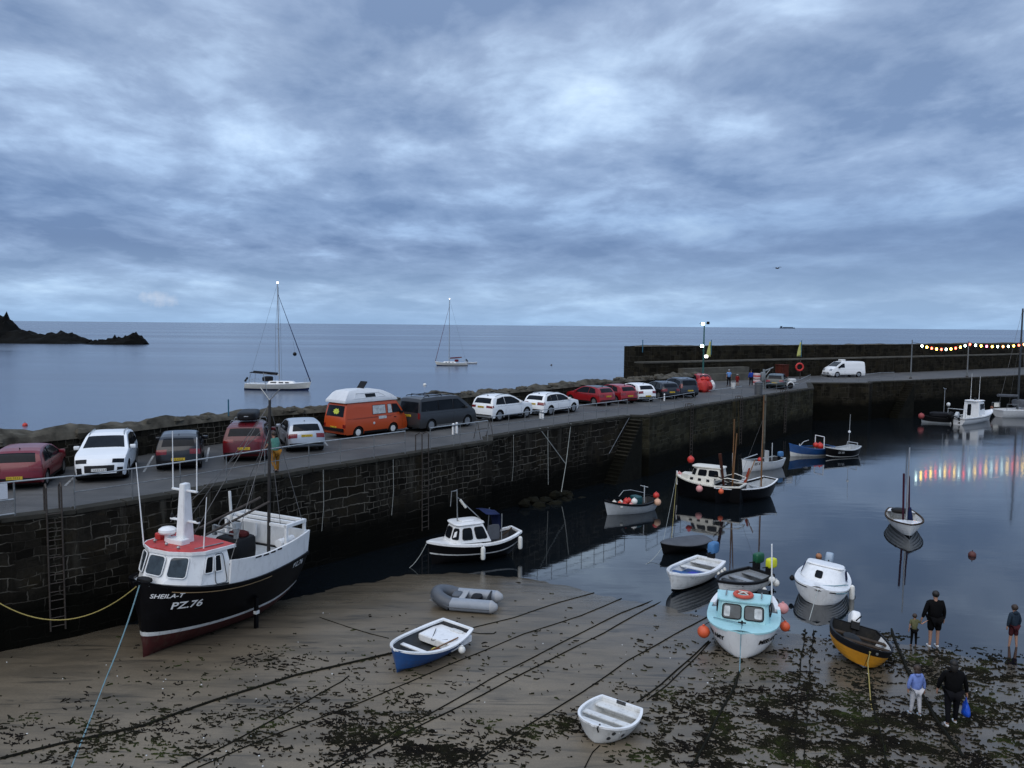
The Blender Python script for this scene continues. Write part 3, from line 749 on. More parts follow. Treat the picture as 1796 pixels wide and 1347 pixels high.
def make_car(kind, pm, name, label, cat, P, head, group=None, roofm=None, plate=(plate_y, 'rear'), rails=False, pz=None, plates=True, trim=None, dy=0, hlm=None, intakes=False):
    c = Car(kind); p = c.p; L = c.L
    r = empty(name, (P.x, P.y, QZ+.006), head, label, cat, group)
    # body
    us = [a for a, b in p['up']]; xs_ = set(us)
    x = 0
    while x < L: xs_.add(round(x, 3)); x += .07
    for a in p['ax']:
        for k in (-1,-.97,-.9,.9,.97,1): xs_.add(round(a+k*(p['R']+.05), 3))
    xs_ = sorted(x for x in xs_ if 0 <= x <= L); X2 = [xs_[0]]
    for x in xs_:
        if x-X2[-1] > .006: X2.append(x)
    X2[-1] = L
    def zl(x):
        z = .22
        for a in p['ax']:
            d = abs(x-a); RR = p['R']+.05
            if d < RR: z = max(z, p['R']+math.sqrt(RR*RR-d*d)-.01)
        if x > L-.15 or x < .12: z = max(z, .26)
        return z
    g = []; nr = 9; nq = 12
    for x in X2:
        zt = c.zu(x); lo = min(zl(x), zt-.01); row = []
        zt2 = c.top(x, 1).z
        for k in range(nr): 
            z = lo+(zt2-lo)*(k/nr); q = c.side(x, z, -1); row.append(q)
        for k in range(nq+1): row.append(c.top(x, -1+2*k/nq))
        for k in range(nr-1, -1, -1):
            z = lo+(zt2-lo)*(k/nr); row.append(c.side(x, z, 1))
        g.append(row)
    mb = MB(); mb.grid(g)
    n = len(g[0]); mb.add(g[0], [tuple(range(n))]); mb.add(g[-1], [tuple(range(n))])
    body = fixn(mb.build('body', pm, r, ang=32))
    # underside and wheel wells
    mb = MB(); mb.box((0,0,.30), (L-.35, p['W']*.82, .20)); mb.box((0,0,.55), (L-.6, p['W']*.72, .4)); mb.build('underbody', under, r)
    # glass
    mb = MB(); mb.grid(c.patch(p['ws'][0], p['ws'][1], -p['ws'][2], p['ws'][2])); fixn(mb.build('windscreen', glass, r))
    def solid(mb2, g, t=.004):   # give sheet a back so it is never paper thin
        mb2.grid(g)
    if kind != 'panel':
        mb = MB(); mb.grid(c.patch(p['rw'][0], p['rw'][1], -p['rw'][2], p['rw'][2], nx=5)); o = fixn(mb.build('rear_window', glass, r))
    for sg in (-1, 1):
        for w in p['sw']:
            mb = MB(); pts = [c.side(a, b, sg, .006) for a, b in w]; mb.add(pts, [tuple(range(len(pts)))] if sg < 0 else [tuple(range(len(pts)))[::-1]])
            o = fixn(mb.build('side_window', (glass if kind != 't3' or w[0][0] > 3.38 else curtain), r))
            mb = MB(); q = [c.side(a, b, sg, .010) for a, b in w]; mb.tube(q+[q[0]], .012, 5); mb.build('window_seal', plasticb, r)
        # door seams, handles, mirror, sill trim
        mb = MB()
        ws_ = p['sw']; xs2 = [ws_[-1][0][0]-.03, ws_[-1][-1][0]+.03] + ([ws_[0][0][0]+.5] if kind in ('hatch','suv','estate','mpv') else [])
        for xd in xs2:
            mb.tube([c.side(xd, z, sg, .001) for z in (.30,.5,.7,p['zb']-.04)], .006, 4)
        mb.tube([c.side(x, p['zb']-.10, sg, .001) for x in (.6,1.5,2.4,L-1.3)], .005, 4)
        mb.build('door_seams', plasticb, r)
        mb = MB()
        for xd in xs2[1:] if False else [ws_[-1][0][0]+.12]: mb.sbox(c.side(xd, p['zb']-.16, sg, .02), (.17,.03,.035), n=8)
        mb.build('door_handle', pm if kind != 't3' else plasticb, r)
        q = c.side(ws_[-1][-1][0]-.12, p['zb']+.08, sg, .13)
        MB().sbox(q, (.12,.22,.15), n=10).build('wing_mirror', plasticb if kind in ('t3','panel') else pm, r)
        mb = MB(); xa, xb = p['ax'][0]+p['R']+.08, p['ax'][1]-p['R']-.08
        mb.grid([[c.side(x, z, sg, .008) for z in (.22,.30,.34)] for x in (xa, (xa+xb)/2, xb)])
        fixn(mb.build('sill', trim or plasticb, r))
    # lamps
    z0, z1, q0, q1 = p['lamp']
    for sg in (-1, 1):
        mb = MB(); mb.grid(c.rear(z0, z1, sg*q0, sg*q1)); 
        zz = (z0, (z0+z1)/2, z1); mb.grid([[c.side(x, z, sg, .008) for z in zz] for x in (c.xr(z1)+.005, c.xr(z1)+(.16 if not c.box else .03))])
        fixn(mb.build('tail_lamp', lampr, r))
        h0, h1 = p['hl']
        mb = MB(); mb.grid(c.front(h0, h1, sg*.52, sg*.985, n=4)); fixn(mb.build('headlight', hlm or lampw, r))
        if intakes:
            mb = MB(); mb.grid(c.front(.34, .58, sg*.74, sg*.97, o=.012)); fixn(mb.build('side_intake', plasticb, r))
    mb = MB(); mb.grid(c.front(.40, .58 if kind != 'suv' else .66, -.62, .62, o=.012)); fixn(mb.build('grille', plasticb, r))
    if not c.box:
        mb = MB(); mb.grid(c.rear(.37, .46, -.95, .95, o=.01)); fixn(mb.build('rear_bumper_trim', plasticb, r))
    # plates
    if plates:
        for rear_ in (True, False):
            zc_ = (pz if pz else (.62 if kind != 'suv' else .80)) if rear_ else .50
            x_ = c.xr(zc_) if rear_ else c.xf(zc_); q = c.top(x_, 0); w = .52
            dx = -.02 if rear_ else .02
            pl_ = MB().box((q.x+dx, 0, zc_), (.018, w, .115)).build('number_plate', plate_y if rear_ else plate_w, r, bevel=.003)
            mb = MB(); random.seed(int(P.x*100)+7)
            yy = -.215
            for k in range(7):
                if k == 4: yy += .035
                hgt = .065; yy += .05
                mb.box((q.x+dx*1.55, yy, zc_), (.006, .012, hgt)); mb.box((q.x+dx*1.55, yy+.012, zc_+random.choice((-.028,0,.028))), (.006, .02, .011))
                yy += .008
            mb.build('characters', plasticb, pl_)
    # wheels
    for ax_ in p['ax']:
        for sg in (-1, 1):
            RR = p['R']; cx = ax_-L/2; cyw = sg*(p['W']/2-.13)
            M = Matrix.Rotation(-sg*math.pi/2, 3, 'X')
            wmb = MB(); wmb.lathe([(RR*.60,-.10),(RR*.93,-.105),(RR,-.07),(RR,.07),(RR*.93,.105),(RR*.66,.11),(RR*.62,.09)], (0,0,0), 24, M=M)
            w = fixn(wmb.build('wheel', rubber, r)); w.location = (cx, cyw, RR)
            rim = MB(); 
            if kind == 't3':
                rim.lathe([(.01,.10),(RR*.3,.115),(RR*.62,.085)], (0,0,0), 18, M=M); rim_m = whitew
            else:
                rim.lathe([(.01,.085),(RR*.15,.09),(RR*.2,.07)], (0,0,0), 12, M=M)
                for k in range(5):
                    a = 2*math.pi*k/5; d = Vector((math.cos(a), math.sin(a), 0)); e_ = Vector((-d.y, d.x, 0))
                    vs = [d*RR*.12-e_*.03, d*RR*.64-e_*.045, d*RR*.64+e_*.045, d*RR*.12+e_*.03]
                    rim.add([M@(v+Vector((0,0,.088))) for v in vs]+[M@(v+Vector((0,0,.06))) for v in vs], [(0,1,2,3),(4,7,6,5),(0,4,5,1),(1,5,6,2),(2,6,7,3),(3,7,4,0)])
                rim.lathe([(RR*.58,.05),(RR*.60,.092),(RR*.67,.10)], (0,0,0), 24, M=M); rim_m = alloy
            fixn(rim.build('rim', rim_m, w))
            fixn(MB().lathe([(.01,.02),(RR*.6,.02)], (0,0,0), 16, M=M).build('brake_disc', under, w))
    if rails:
        for sg in (-1, 1):
            xa, xb = .7, p['ws'][0]-.1; mb = MB(); zt = max(b for a, b in p['up'])
            mb.tube([c.top(x, sg*.88, .045 if k not in (0,6) else .0) for k, x in enumerate([xa+(xb-xa)*j/6 for j in range(7)])], .018, 6); mb.build('roof_rail', steel, r)
    if not c.box:
        mb = MB(); q = c.top(p['rw'][1]+.32, 0); mb.add([(q.x-.08,0,q.z),(q.x+.09,.02,q.z),(q.x+.09,-.02,q.z),(q.x-.07,0,q.z+.075)], [(0,1,3),(0,3,2),(1,2,3)]); mb.build('antenna_fin', plasticb, r)
    if roofm:
        mb = MB(); mb.grid(c.patch(p['rw'][1]-.02, p['ws'][0]+.02, -.97, .97, nx=8, o=.005)); fixn(mb.build('roof', roofm, r))
    return r, c
def qp(px, py): return at(px, py, QZ)
def put(kind, px, py, hx, hy, end='rear', **k):
    """px,py: ground under the middle of the nearer end; (hx,hy): heading of the bonnet"""
    q = qp(px, py); h = Vector((hx, hy, 0)).normalized(); L = PROFILE[kind]['L']
    cpos = q+h*(L/2) if end == 'rear' else q-h*(L/2)
    return make_car(kind, P=cpos, head=math.atan2(h.y, h.x), **k)
uW = (edgeA[-1]-edgeA[1]).normalized(); G = 'cars parked along the quay'
put('hatch', 26, 862, -.30, .954, name='parked_car', label='dark red hatchback cut off by the left edge of the photo, seen from behind', cat='car', group=G, pm=P_red, pz=.47)
put('suv', 174, 848, .33, -.94, end='front', name='parked_car', label='white SUV facing the camera between the dark red hatchback and the black hatchback', cat='car', group=G, pm=P_white, rails=True, hlm=glass, intakes=True)
put('hatch', 313, 827, -.33, .944, name='parked_car', label='black hatchback with a pale reflecting roof parked second from the white SUV towards the campervan', cat='car', group=G, pm=P_black, pz=.50)
rr, cc = put('suv', 428, 812, -.20, .98, name='parked_car', label='red SUV carrying a black roof box', cat='car', group=G, pm=P_redd, pz=.62)
bx = MB(); bx.sbox((-.35,0,1.90), (2.0,.86,.40), e=.4, n=24); bb = bx.build('roof_box', plasticb, rr)
MB().sbox((-1.352,0,1.92), (.02,.20,.035), n=10).build('badge', alu, bb)
for x_ in (-.9, .3): MB().tube([(x_,-.72,1.60),(x_,-.68,1.70),(x_,.68,1.70),(x_,.72,1.60)], .018, 6).build('roof_bar', steel, rr)
put('hatch', 539, 794, -.40, .916, name='parked_car', label='silver hatchback parked just left of the orange campervan', cat='car', group=G, pm=P_silver, pz=.80, rails=False)

# orange camper
r, c = put('t3', 585, 769, uW.x, uW.y, name='camper_van', label='orange campervan with a tall white high-top roof', cat='campervan', pm=P_orange, pz=.60)
L = c.L
hm = mat('white_fibreglass_roof', (.62,.64,.66), .45, var=.05, dirt=.2)
def ht(x, z, q):   # high top section
    w = interp([(1.93,.80),(2.05,.80),(2.45,.62),(2.55,.45)], z)
    return w
prof = [(.12,1.93),(.14,2.02),(.45,2.38),(.62,2.50),(1.2,2.56),(2.2,2.55),(2.9,2.44),(3.4,2.22),(3.72,2.02),(3.76,1.93)]
g = []
for x, z in prof:
    row = []
    zb_ = 1.90
    def wz(zz): return interp([(1.90,.83),(2.04,.83),(2.40,.66),(2.56,.50)], zz)
    for k in range(6): zz = zb_+(z-zb_)*k/5; row.append(Vector((x-L/2, -wz(zz), zz)))
    for k in range(1, 8): q = -1+2*k/8; row.append(Vector((x-L/2, q*wz(z), z+.03*(1-q*q))))
    for k in range(5, -1, -1): zz = zb_+(z-zb_)*k/5; row.append(Vector((x-L/2, wz(zz), zz)))
    g.append(row)
mb = MB(); mb.grid(g); n = len(g[0]); mb.add(g[0], [tuple(range(n))]); mb.add(g[-1], [tuple(range(n))])
fixn(mb.build('high_top_roof', hm, r, ang=25))
for sg in (-1, 1):
    mb = MB(); pts = [Vector((x-L/2, sg*(interp([(1.90,.83),(2.04,.83),(2.40,.66)], z)+.008), z)) for x, z in ((1.55,2.14),(1.55,2.33),(2.25,2.33),(2.25,2.14))]
    mb.add(pts, [(0,1,2,3)]); fixn(mb.build('roof_window', glass, r))
    mb = MB(); pp = [Vector((x-L/2, sg*(interp([(1.90,.83),(2.04,.83),(2.40,.66)], z)+.004), z)) for x, z in ((.75,2.10),(.95,2.37),(2.5,2.37),(2.95,2.14))]; mb.tube(pp+[pp[0]], .014, 5); mb.build('roof_moulding', hm, r)
mb = MB(); mb.box((2.05-L/2, 0, 2.72), (.5,.55,.04), M=Matrix.Translation((0,0,0))); M = Matrix.Translation((2.05-L/2,0,2.66))@Matrix.Rotation(R(-52),4,'Y')
mb = MB().box((0,0,.14), (.48,.55,.04)); mb.xf(M); mb.build('roof_hatch', plasticb, r)
mb = MB(); a = c.rear(1.30, 1.62, -.42, .30, o=.016)
stm = mat('yellow_green_sticker', (.50,.56,.06), .6, var=.3, vs=14)
rag = [(.0,.5),(.12,.32),(.04,.2),(.25,.12),(.3,-.02),(.5,.1),(.72,-.02),(.78,.18),(1,.35),(.86,.5),(.98,.72),(.74,.78),(.62,1),(.45,.84),(.2,.95),(.18,.7)]
pts = [c.top(c.xr(1.30+.30*v), -.42+.62*u_, .016) for u_, v in rag]; mb.add(pts, [tuple(range(len(pts)))]); fixn(mb.build('window_sticker', stm, r))
mb = MB(); mb.grid([[c.side(x, z, -1, .008) for z in (.92,1.02,1.08)] for x in (2.35,2.9)]); fixn(mb.build('door_sign', curtain, r))
mb = MB(); mb.ball(c.side(2.02, .72, -1, .0), .075, 10, sc=(1,.25,1)); mb.build('filler_cap', whitew, r)
mb = MB(); mb.grid([[c.side(x, z, sg_, .006) for z in (.86,.90)] for x in (.3, 4.1)]) if False else None
for sg in (-1, 1): MB().tube([c.side(x, 1.06, sg, .002) for x in (.2,1.5,2.8,4.1)], .010, 5).build('crease_line', mat('orange_shadow_gap', (.16,.02,.006), .6), r)
MB().box((-L/2-.03,0,.50), (.10,1.70,.16)).build('rear_bumper', plasticb, r, bevel=.02)

r, c = put('t6', 715, 757, uW.x, uW.y, name='parked_van', label='dark grey van with roof bars and blacked out windows in front of the orange campervan', cat='van', group=G, pm=P_grey, pz=.92, trim=steel)
for x_ in (-1.5, -.5, .5): MB().tube([(x_,-.74,1.95),(x_,-.70,2.05),(x_,.70,2.05),(x_,.74,1.95)], .025, 6).build('roof_bar', plasticb, r)
for sg in (-1,1): MB().tube([(-1.9,sg*.72,1.96),(-1.8,sg*.72,2.01),(1.1,sg*.72,2.01),(1.2,sg*.72,1.96)], .022, 6).build('roof_rail', plasticb, r)
put('suv', 842, 739, uW.x, uW.y, name='parked_car', label='white SUV parked side on next to the grey van', cat='car', group=G, pm=P_white, rails=True, pz=.92)
put('estate', 933, 729, uW.x*.96, uW.y, name='parked_car', label='white estate car parked side on left of the red cars', cat='car', group=G, pm=P_white, rails=True, pz=.80)
put('hatch', 1068, 712, -.62, .785, name='parked_car', label='bright red hatchback with a black roof', cat='car', group=G, pm=P_redb, roofm=P_black, pz=.72)
put('hatch', 1106, 708.5, -.52, .854, name='parked_car', label='small red hatchback with a red roof, just left of the white hatchback', cat='car', group=G, pm=P_redb)
put('hatch', 1137, 705.5, -.42, .907, name='parked_car', label='white hatchback seen from behind between the red and black hatchbacks', cat='car', group=G, pm=P_white, pz=.5)
put('hatch', 1179, 701, -.34, .94, name='parked_car', label='black hatchback parked between the white hatchback and the dark blue people carrier', cat='car', group=G, pm=P_black)
put('mpv', 1211, 698, -.30, .954, name='parked_car', label='dark blue people carrier at the far end of the parked row', cat='car', group=G, pm=P_blue)
put('hatch', 1240, 682, -.5, .866, name='parked_car', label='red hatchback mostly hidden behind the dark blue people carrier', cat='car', group=G, pm=P_redb)
put('hatch', 1358, 682.5, .42, .907, name='parked_car', label='dark green hatchback parked by the grey crane at the quay corner', cat='car', pm=paint('dark_green_car_paint', (.03,.045,.045)))
# white panel van, broadside, facing left
q = at(1479, 661, QZ); h = Vector((-ur.x, -ur.y, 0)); h = Vector((-.97, -.24, 0))
r, c = make_car('panel', P=q, head=math.atan2(h.y, h.x), name='panel_van', label='white panel van driving left along the far quay', cat='van', pm=P_white, pz=.9)
MB().sbox((.3,0,2.06), (.75,.6,.26), e=.3, n=16).build('roof_unit', whitew, r)
# ================= BOATS =================
class Hull:
    def __init__(s, L, B, D, sb=.35, ss=.12, wt=.75, rake=.35, srake=.1, fb=2.2, ib=.85, em=.36, eb=.85, tm=.42, kr=.12, ks=.05, x0=0):
        s.__dict__.update(locals())
    def w(s, t):
        if t < s.tm: a = (s.tm-t)/s.tm; return s.B/2*(1-(1-s.wt)*a*a)
        a = (t-s.tm)/(1-s.tm); return max(.012, s.B/2*max(0, 1-a**s.fb)**s.ib)
    def g(s, t): return s.D+s.sb*max(0, (t-.35)/.65)**2+s.ss*max(0, (.4-t)/.4)**2
    def k(s, t): return s.kr*max(0, (t-.75)/.25)**2+s.ks*max(0, (.3-t)/.3)**2
    def pt(s, t, sv, sg=1, o=0):
        a = max(0, (t-.25)/.75); e = s.em+(s.eb-s.em)*a**1.8
        y = s.w(t)*max(0, sv)**e
        z = s.k(t)+(s.g(t)-s.k(t))*sv
        x = -s.L/2+s.L*t-s.rake*(1-sv)*t**5+s.srake*(1-sv)*(1-t)**6
        return Vector((x+s.x0, sg*(y+o), z))
    def at_z(s, t, z): return (z-s.k(t))/(s.g(t)-s.k(t))
    def outer(s, mats, parent, bands, planks=0, nt=30, name='hull', po=.030, ang=30):
        """bands: [(upper s, material index)...]"""
        rows = [0.0]
        cuts = [b[0] for b in bands]
        def mi(v):
            for b, m in bands:
                if v < b-1e-6: return m
            return bands[-1][1]
        if planks:
            for i in range(planks): rows += [(i/planks)+1e-4, (i+1)/planks-1e-4] 
            rows = [(v, po*(1-(v*planks-math.floor(v*planks+1e-7)))) for v in rows[1:]]
            for c in cuts[:-1]: rows.append((c, 0))
            rows = sorted(rows)
            rows = [(v, po*(1-(v*planks-math.floor(v*planks+1e-7)))) for v, _ in rows]
            rows[0] = (0, 0)
        else:
            vs = sorted(set([round(i/12, 4) for i in range(13)]+[.01,.035]+cuts)); rows = [(min(v, 1), 0) for v in vs]
        ts = [i/nt for i in range(nt+1)]; ts = [1-(1-t)**1.25 for t in ts]; ts[-1] = 1
        mb = MB()
        for sg in (-1, 1):
            for (a, oa), (b, ob) in zip(rows, rows[1:]):
                fade = lambda t: min(1, (1-t)*9, )
                mb.grid([[s.pt(t, a, sg, oa*fade(t)), s.pt(t, b, sg, ob*fade(t))] for t in ts], mi((a+b)/2))
        # transom
        for (a, oa), (b, ob) in zip(rows, rows[1:]):
            mb.add([s.pt(0, a, -1), s.pt(0, a, 1), s.pt(0, b, 1), s.pt(0, b, -1)], [(0,1,2,3)], mi((a+b)/2))
        # stem cap
        mb.add([s.pt(1, v, -1) for v, _ in rows]+[s.pt(1, v, 1) for v, _ in rows][::-1], [tuple(range(2*len(rows)))], mi(.9))
        return fixn(mb.build(name, mats, parent, ang=ang, merge=True))
    def inner(s, m, parent, floor=.25, th=.035, t0=.02, t1=.955, nt=20, name='interior'):
        mb = MB(); ts = [t0+(t1-t0)*i/nt for i in range(nt+1)]; g = []
        for t in ts:
            sf = max(.06, min(.97, s.at_z(t, floor))); row = []
            for v in [1, .85, .6, .3, 0]:
                q = s.pt(t, sf+(1-sf)*v, -1); q.y = min(-.005, q.y+th); row.append(q)
            for v in [0, .3, .6, .85, 1]:
                q = s.pt(t, sf+(1-sf)*v, 1); q.y = max(.005, q.y-th); row.append(q)
            g.append(row)
        mb.grid(g); n = len(g[0]); mb.add(g[0], [tuple(range(n))]); mb.add(g[-1], [tuple(range(n))])
        o = mb.build(name, m, parent, ang=40)
        bm = bmesh.new(); bm.from_mesh(o.data); bmesh.ops.recalc_face_normals(bm, faces=bm.faces); bmesh.ops.reverse_faces(bm, faces=bm.faces); bm.to_mesh(o.data); bm.free()
        return o
    def rail(s, m, parent, wdt=.06, hgt=.035, t0=0, t1=1, name='gunwale', transom=True, sv=1.0, outp=.012, nt=24, dz=0.0):
        mb = MB()
        for sg in (-1, 1):
            g = []
            for i in range(nt+1):
                t = t0+(t1-t0)*i/nt; q = s.pt(t, sv, sg); y1 = q.y+sg*outp; y0 = sg*max(0.0, abs(q.y)-wdt) if wdt < 5 else 0
                g.append([Vector((q.x, y1, q.z-hgt*.6+dz)), Vector((q.x, y1, q.z+hgt*.4+dz)), Vector((q.x, y0, q.z+hgt*.5+dz)), Vector((q.x, y0, q.z-hgt*.6+dz))])
            mb.grid(g, closed_v=True)
            mb.add(g[0], [(0,1,2,3)]); mb.add(g[-1], [(0,1,2,3)])
        if transom and t0 == 0:
            a = s.pt(0, sv, -1); b = s.pt(0, sv, 1); mb.box(((a.x+wdt*.3), 0, a.z+dz), (wdt, abs(a.y)*2, hgt))
        if t1 >= 1:
            q = s.pt(1, sv, 1); mb.box((q.x, 0, q.z-hgt*.05+dz), (.05, .07, hgt*1.05))
        return fixn(mb.build(name, m, parent, ang=40))
    def deck(s, m, parent, t0, t1, dz=-.02, name='foredeck', crown=.04, nt=12, inset=.01, th=.03):
        mb = MB(); g = []
        for i in range(nt+1):
            t = t0+(t1-t0)*i/nt; q = s.pt(t, 1, 1); w = max(.004, q.y-inset)
            g.append([Vector((q.x, w*v, q.z+dz+crown*(1-v*v))) for v in (-1,-.66,-.33,0,.33,.66,1)])
        mb.grid(g); 
        g2 = [[p-Vector((0,0,th)) for p in r] for r in g]
        mb.grid(g2, flip=True)
        mb.add(g[0]+g2[0][::-1], [tuple(range(14))])
        return fixn(mb.build(name, m, parent, ang=40))
    def thwart(s, m, parent, t, z, wdt=.2, th=.035, inset=.03, name='thwart'):
        sv = max(.1, min(1, s.at_z(t, z))); y = s.pt(t, sv, 1).y-inset; x = s.pt(t, sv, 1).x
        return MB().box((x, 0, z), (wdt, 2*y, th)).build(name, m, parent, bevel=.006)
def panel(quad, u0, u1, v0, v1, o=.01):
    a, b, c, d = [Vector(q) for q in quad]   # a,b bottom; c,d top (c over b)
    f = lambda u, v: (a*(1-u)+b*u)*(1-v)+(d*(1-u)+c*u)*v
    n = (b-a).cross(d-a).normalized()
    # rounded corners
    pts = []
    r_ = .16
    for (cu, cv, su, sv_) in ((u0,v0,1,1),(u1,v0,-1,1),(u1,v1,-1,-1),(u0,v1,1,-1)):
        du = (u1-u0)*r_; dv = (v1-v0)*r_
        seq = [(cu, cv+sv_*dv), (cu+su*du*.3, cv+sv_*dv*.3), (cu+su*du, cv)]
        if (su, sv_) in ((-1,1),(1,-1)): seq = seq[::-1]
        pts += [f(*q)+n*o for q in seq]
    return pts, n
def window(quad, u0, u1, v0, v1, parent, glassm, framem=None, o=.012, name='window'):
    pts, n = panel(quad, u0, u1, v0, v1, o)
    mb = MB(); k = len(pts); mb.add(pts+[p-n*.02 for p in pts], [tuple(range(k))]+[(i, k+i, k+(i+1)%k, (i+1)%k) for i in range(k)])
    w = fixn(mb.build(name, glassm, parent, smooth=False))
    if framem:
        mb = MB(); q = [p+n*.004 for p in pts]; mb.tube(q+[q[0], q[1]], .018, 6); mb.build('window_frame', framem, w)
    return w
def loft(mb, base, top, mi=0, cap=True):
    n = len(base); mb.add(list(base)+list(top), [(i, (i+1)%n, n+(i+1)%n, n+i) for i in range(n)]+([tuple(range(n, 2*n))] if cap else []), mi); return mb
def quads(base, top):
    n = len(base); return [(Vector(base[i]), Vector(base[(i+1)%n]), Vector(top[(i+1)%n]), Vector(top[i])) for i in range(n)]
def textmesh(s, size, align='CENTER', shear=0, bold=0, ex=1.0):
    cu = bpy.data.curves.new('lettering', 'FONT'); cu.body = s; cu.size = size; cu.align_x = align; cu.align_y = 'CENTER'; cu.shear = shear; cu.offset = bold
    ob = bpy.data.objects.new('lettering', cu); COL.objects.link(ob)
    dg = bpy.context.evaluated_depsgraph_get(); me = bpy.data.meshes.new_from_object(ob.evaluated_get(dg))
    vs = [v.co.copy() for v in me.vertices]; fs = [tuple(p.vertices) for p in me.polygons]
    bpy.data.objects.remove(ob); bpy.data.curves.remove(cu)
    return [(v.x*ex, v.y) for v in vs], fs
def hulltext(H, s, size, tc, zc, sg, m, parent, shear=0, bold=0, slope=0, ex=1.0, off_=.02, name='lettering'):
    vs, fs = textmesh(s, size, shear=shear, bold=bold, ex=ex)
    x0 = -H.L/2+H.L*tc; out = []
    tt = [i/400 for i in range(401)]; q_ = [H.pt(min(.9995, t), max(.05, min(1, H.at_z(min(.9995, t), zc))), sg) for t in tt]; cum = [0]
    for a_, b_ in zip(q_, q_[1:]): cum.append(cum[-1]+math.hypot(b_.x-a_.x, b_.y-a_.y))
    c0 = interp(list(zip(tt, cum)), tc); inv = list(zip(cum, tt))
    for u, v in vs:
        t = interp(inv, c0+(-u if sg > 0 else u)); z = zc+v+slope*(-u if sg > 0 else u); sv = max(.05, min(1.0, H.at_z(min(.9995, t), z))); p = H.pt(min(.9995, t), sv, sg)
        d_ = H.pt(min(.9995, t+.005), sv, sg)-H.pt(max(0, t-.005), sv, sg); n_ = Vector((-d_.y, d_.x, 0)).normalized(); n_ = n_ if n_.y*sg > 0 else -n_
        out.append(tuple(p+n_*off_))
    for u, v in []:
        # reading direction: on the +y side text runs toward -x
        x = x0+(-u if sg > 0 else u); z = zc+v+slope*(x-x0)
        t = (x+H.L/2)/H.L
        for _ in range(4):
            sv = max(.05, min(1.0, H.at_z(min(.999, t), z))); p = H.pt(min(.999, t), sv, sg); t += (x-p.x)/H.L
        out.append((p.x, p.y+sg*off_, z))
    mb = MB(); mb.add(out, fs); return mb.build(name, m, parent, smooth=False)
def flattext(s, size, M, m, parent, name='lettering', **k):
    vs, fs = textmesh(s, size, **k); mb = MB(); mb.add([M@Vector((u, v, 0)) for u, v in vs], fs); return mb.build(name, m, parent, smooth=False)
def outboard(parent, x, y, z, cowl, tilt=0, s=1.0, name='outboard_motor'):
    e = empty(name, (x, y, z)); e.parent = parent; e.rotation_euler = (0, tilt, 0)
    mb = MB(); mb.sbox((-.10*s, 0, .26*s), (.50*s, .30*s, .42*s), e=.45, n=20); mb.build('cowl', cowl, e)
    mb = MB(); mb.box((-.08*s, 0, -.25*s), (.16*s, .10*s, .75*s), taper=1.1); mb.sbox((-.1*s,0,-.62*s), (.42*s,.12*s,.12*s), n=10); mb.box((-.16*s,0,-.58*s),(.26*s,.02,.03)); mb.build('motor_leg', plasticb, e)
    MB().box((.06*s,0,-.02), (.10*s,.26*s,.28*s)).build('clamp_bracket', plasticb, e)
    MB().tube([(.1*s,0,.12*s),(.5*s,.03,.16*s)], .022*s, 6).build('tiller', plasticb, e)
    mb = MB()
    for k in range(3):
        a = k*2.094; mb.box((-.33*s, .07*s*math.cos(a), -.62*s+.07*s*math.sin(a)), (.02,.07,.07))
    mb.build('propeller', plasticb, e)
    return e
def fender(P, r, m, label, long=False, group='fenders hanging on the moored boats', top=None, cat='fender'):
    o = empty('fender', P, 0, label, cat, group)
    mb = MB()
    if long: mb.lathe([(.02,-.30*1),( r*.8,-.27),(r,-.20),(r,.18),(r*.8,.25),(.03,.29)], n=14)
    else: mb.ball((0,0,0), r, 16); mb.lathe([(.03,r*.9),(.045,r*1.15),(.02,r*1.2)], n=8)
    mb.build('float', m, o)
    if top is not None: MB().tube([Vector((0,0,(.28 if long else r*1.1))), Vector(top)-Vector(P)], .012, 5).build('lanyard', plasticb, o)
    return o
def frame_boat(bow, zb, stern, zs):
    b = at(bow[0], bow[1], zb); s = at(stern[0], stern[1], zs); d = (b-s); d.z = 0
    return (b+s)/2, math.atan2(d.y, d.x), d.length
def Wp(o, p):   # local point to world for a top-level empty
    return Matrix.Translation(o.location)@o.rotation_euler.to_matrix().to_4x4()@Vector(p)

# ---------- trawler: black hull, white wheelhouse forward ----------
bowP = gat(251, 1153)
hd = R(-113.5)          # from stern to bow
Ls = 6.15; c_ = bowP-Vector((math.cos(hd), math.sin(hd), 0))*(Ls/2-.12)
H = Hull(Ls, 3.3, 1.85, sb=.55, ss=.10, wt=.88, rake=.12, srake=.25, fb=2.7, ib=.52, em=.28, eb=.80, tm=.45, kr=.0, ks=.35)
tr = empty('fishing_boat', (c_.x, c_.y, bowP.z-.04), hd, 'large black hulled fishing boat with white wheelhouse and red roof aground by the quay', 'boat', rx=R(-1.5))
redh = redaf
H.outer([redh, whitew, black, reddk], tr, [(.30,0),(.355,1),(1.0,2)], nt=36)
H.rail(black, tr, wdt=.16, hgt=.09, outp=.05, name='rubbing_strake')
H.rail(mat('tan_pinstripe', (.30,.20,.10), .5), tr, wdt=.03, hgt=.022, outp=.028, sv=.93, t0=.35, t1=.93, transom=False, name='pinstripe')
H.deck(greyl, tr, 0, .99, dz=-.03, name='main_deck', nt=24)
sk = MB(); 
for sg in (1,): 
    q = H.pt(.44, .62, sg); sk.box((q.x, q.y+.03, q.z/2-.02), (.14,.10,q.z)); 
sk.build('beaching_leg', black, tr, bevel=.01)
q = H.pt(.44, .62, 1); MB().box((q.x, q.y+.04, H.k(.44)+(H.g(.44)-H.k(.44))*.33), (.155,.12,.11)).build('leg_band', whitew, tr)
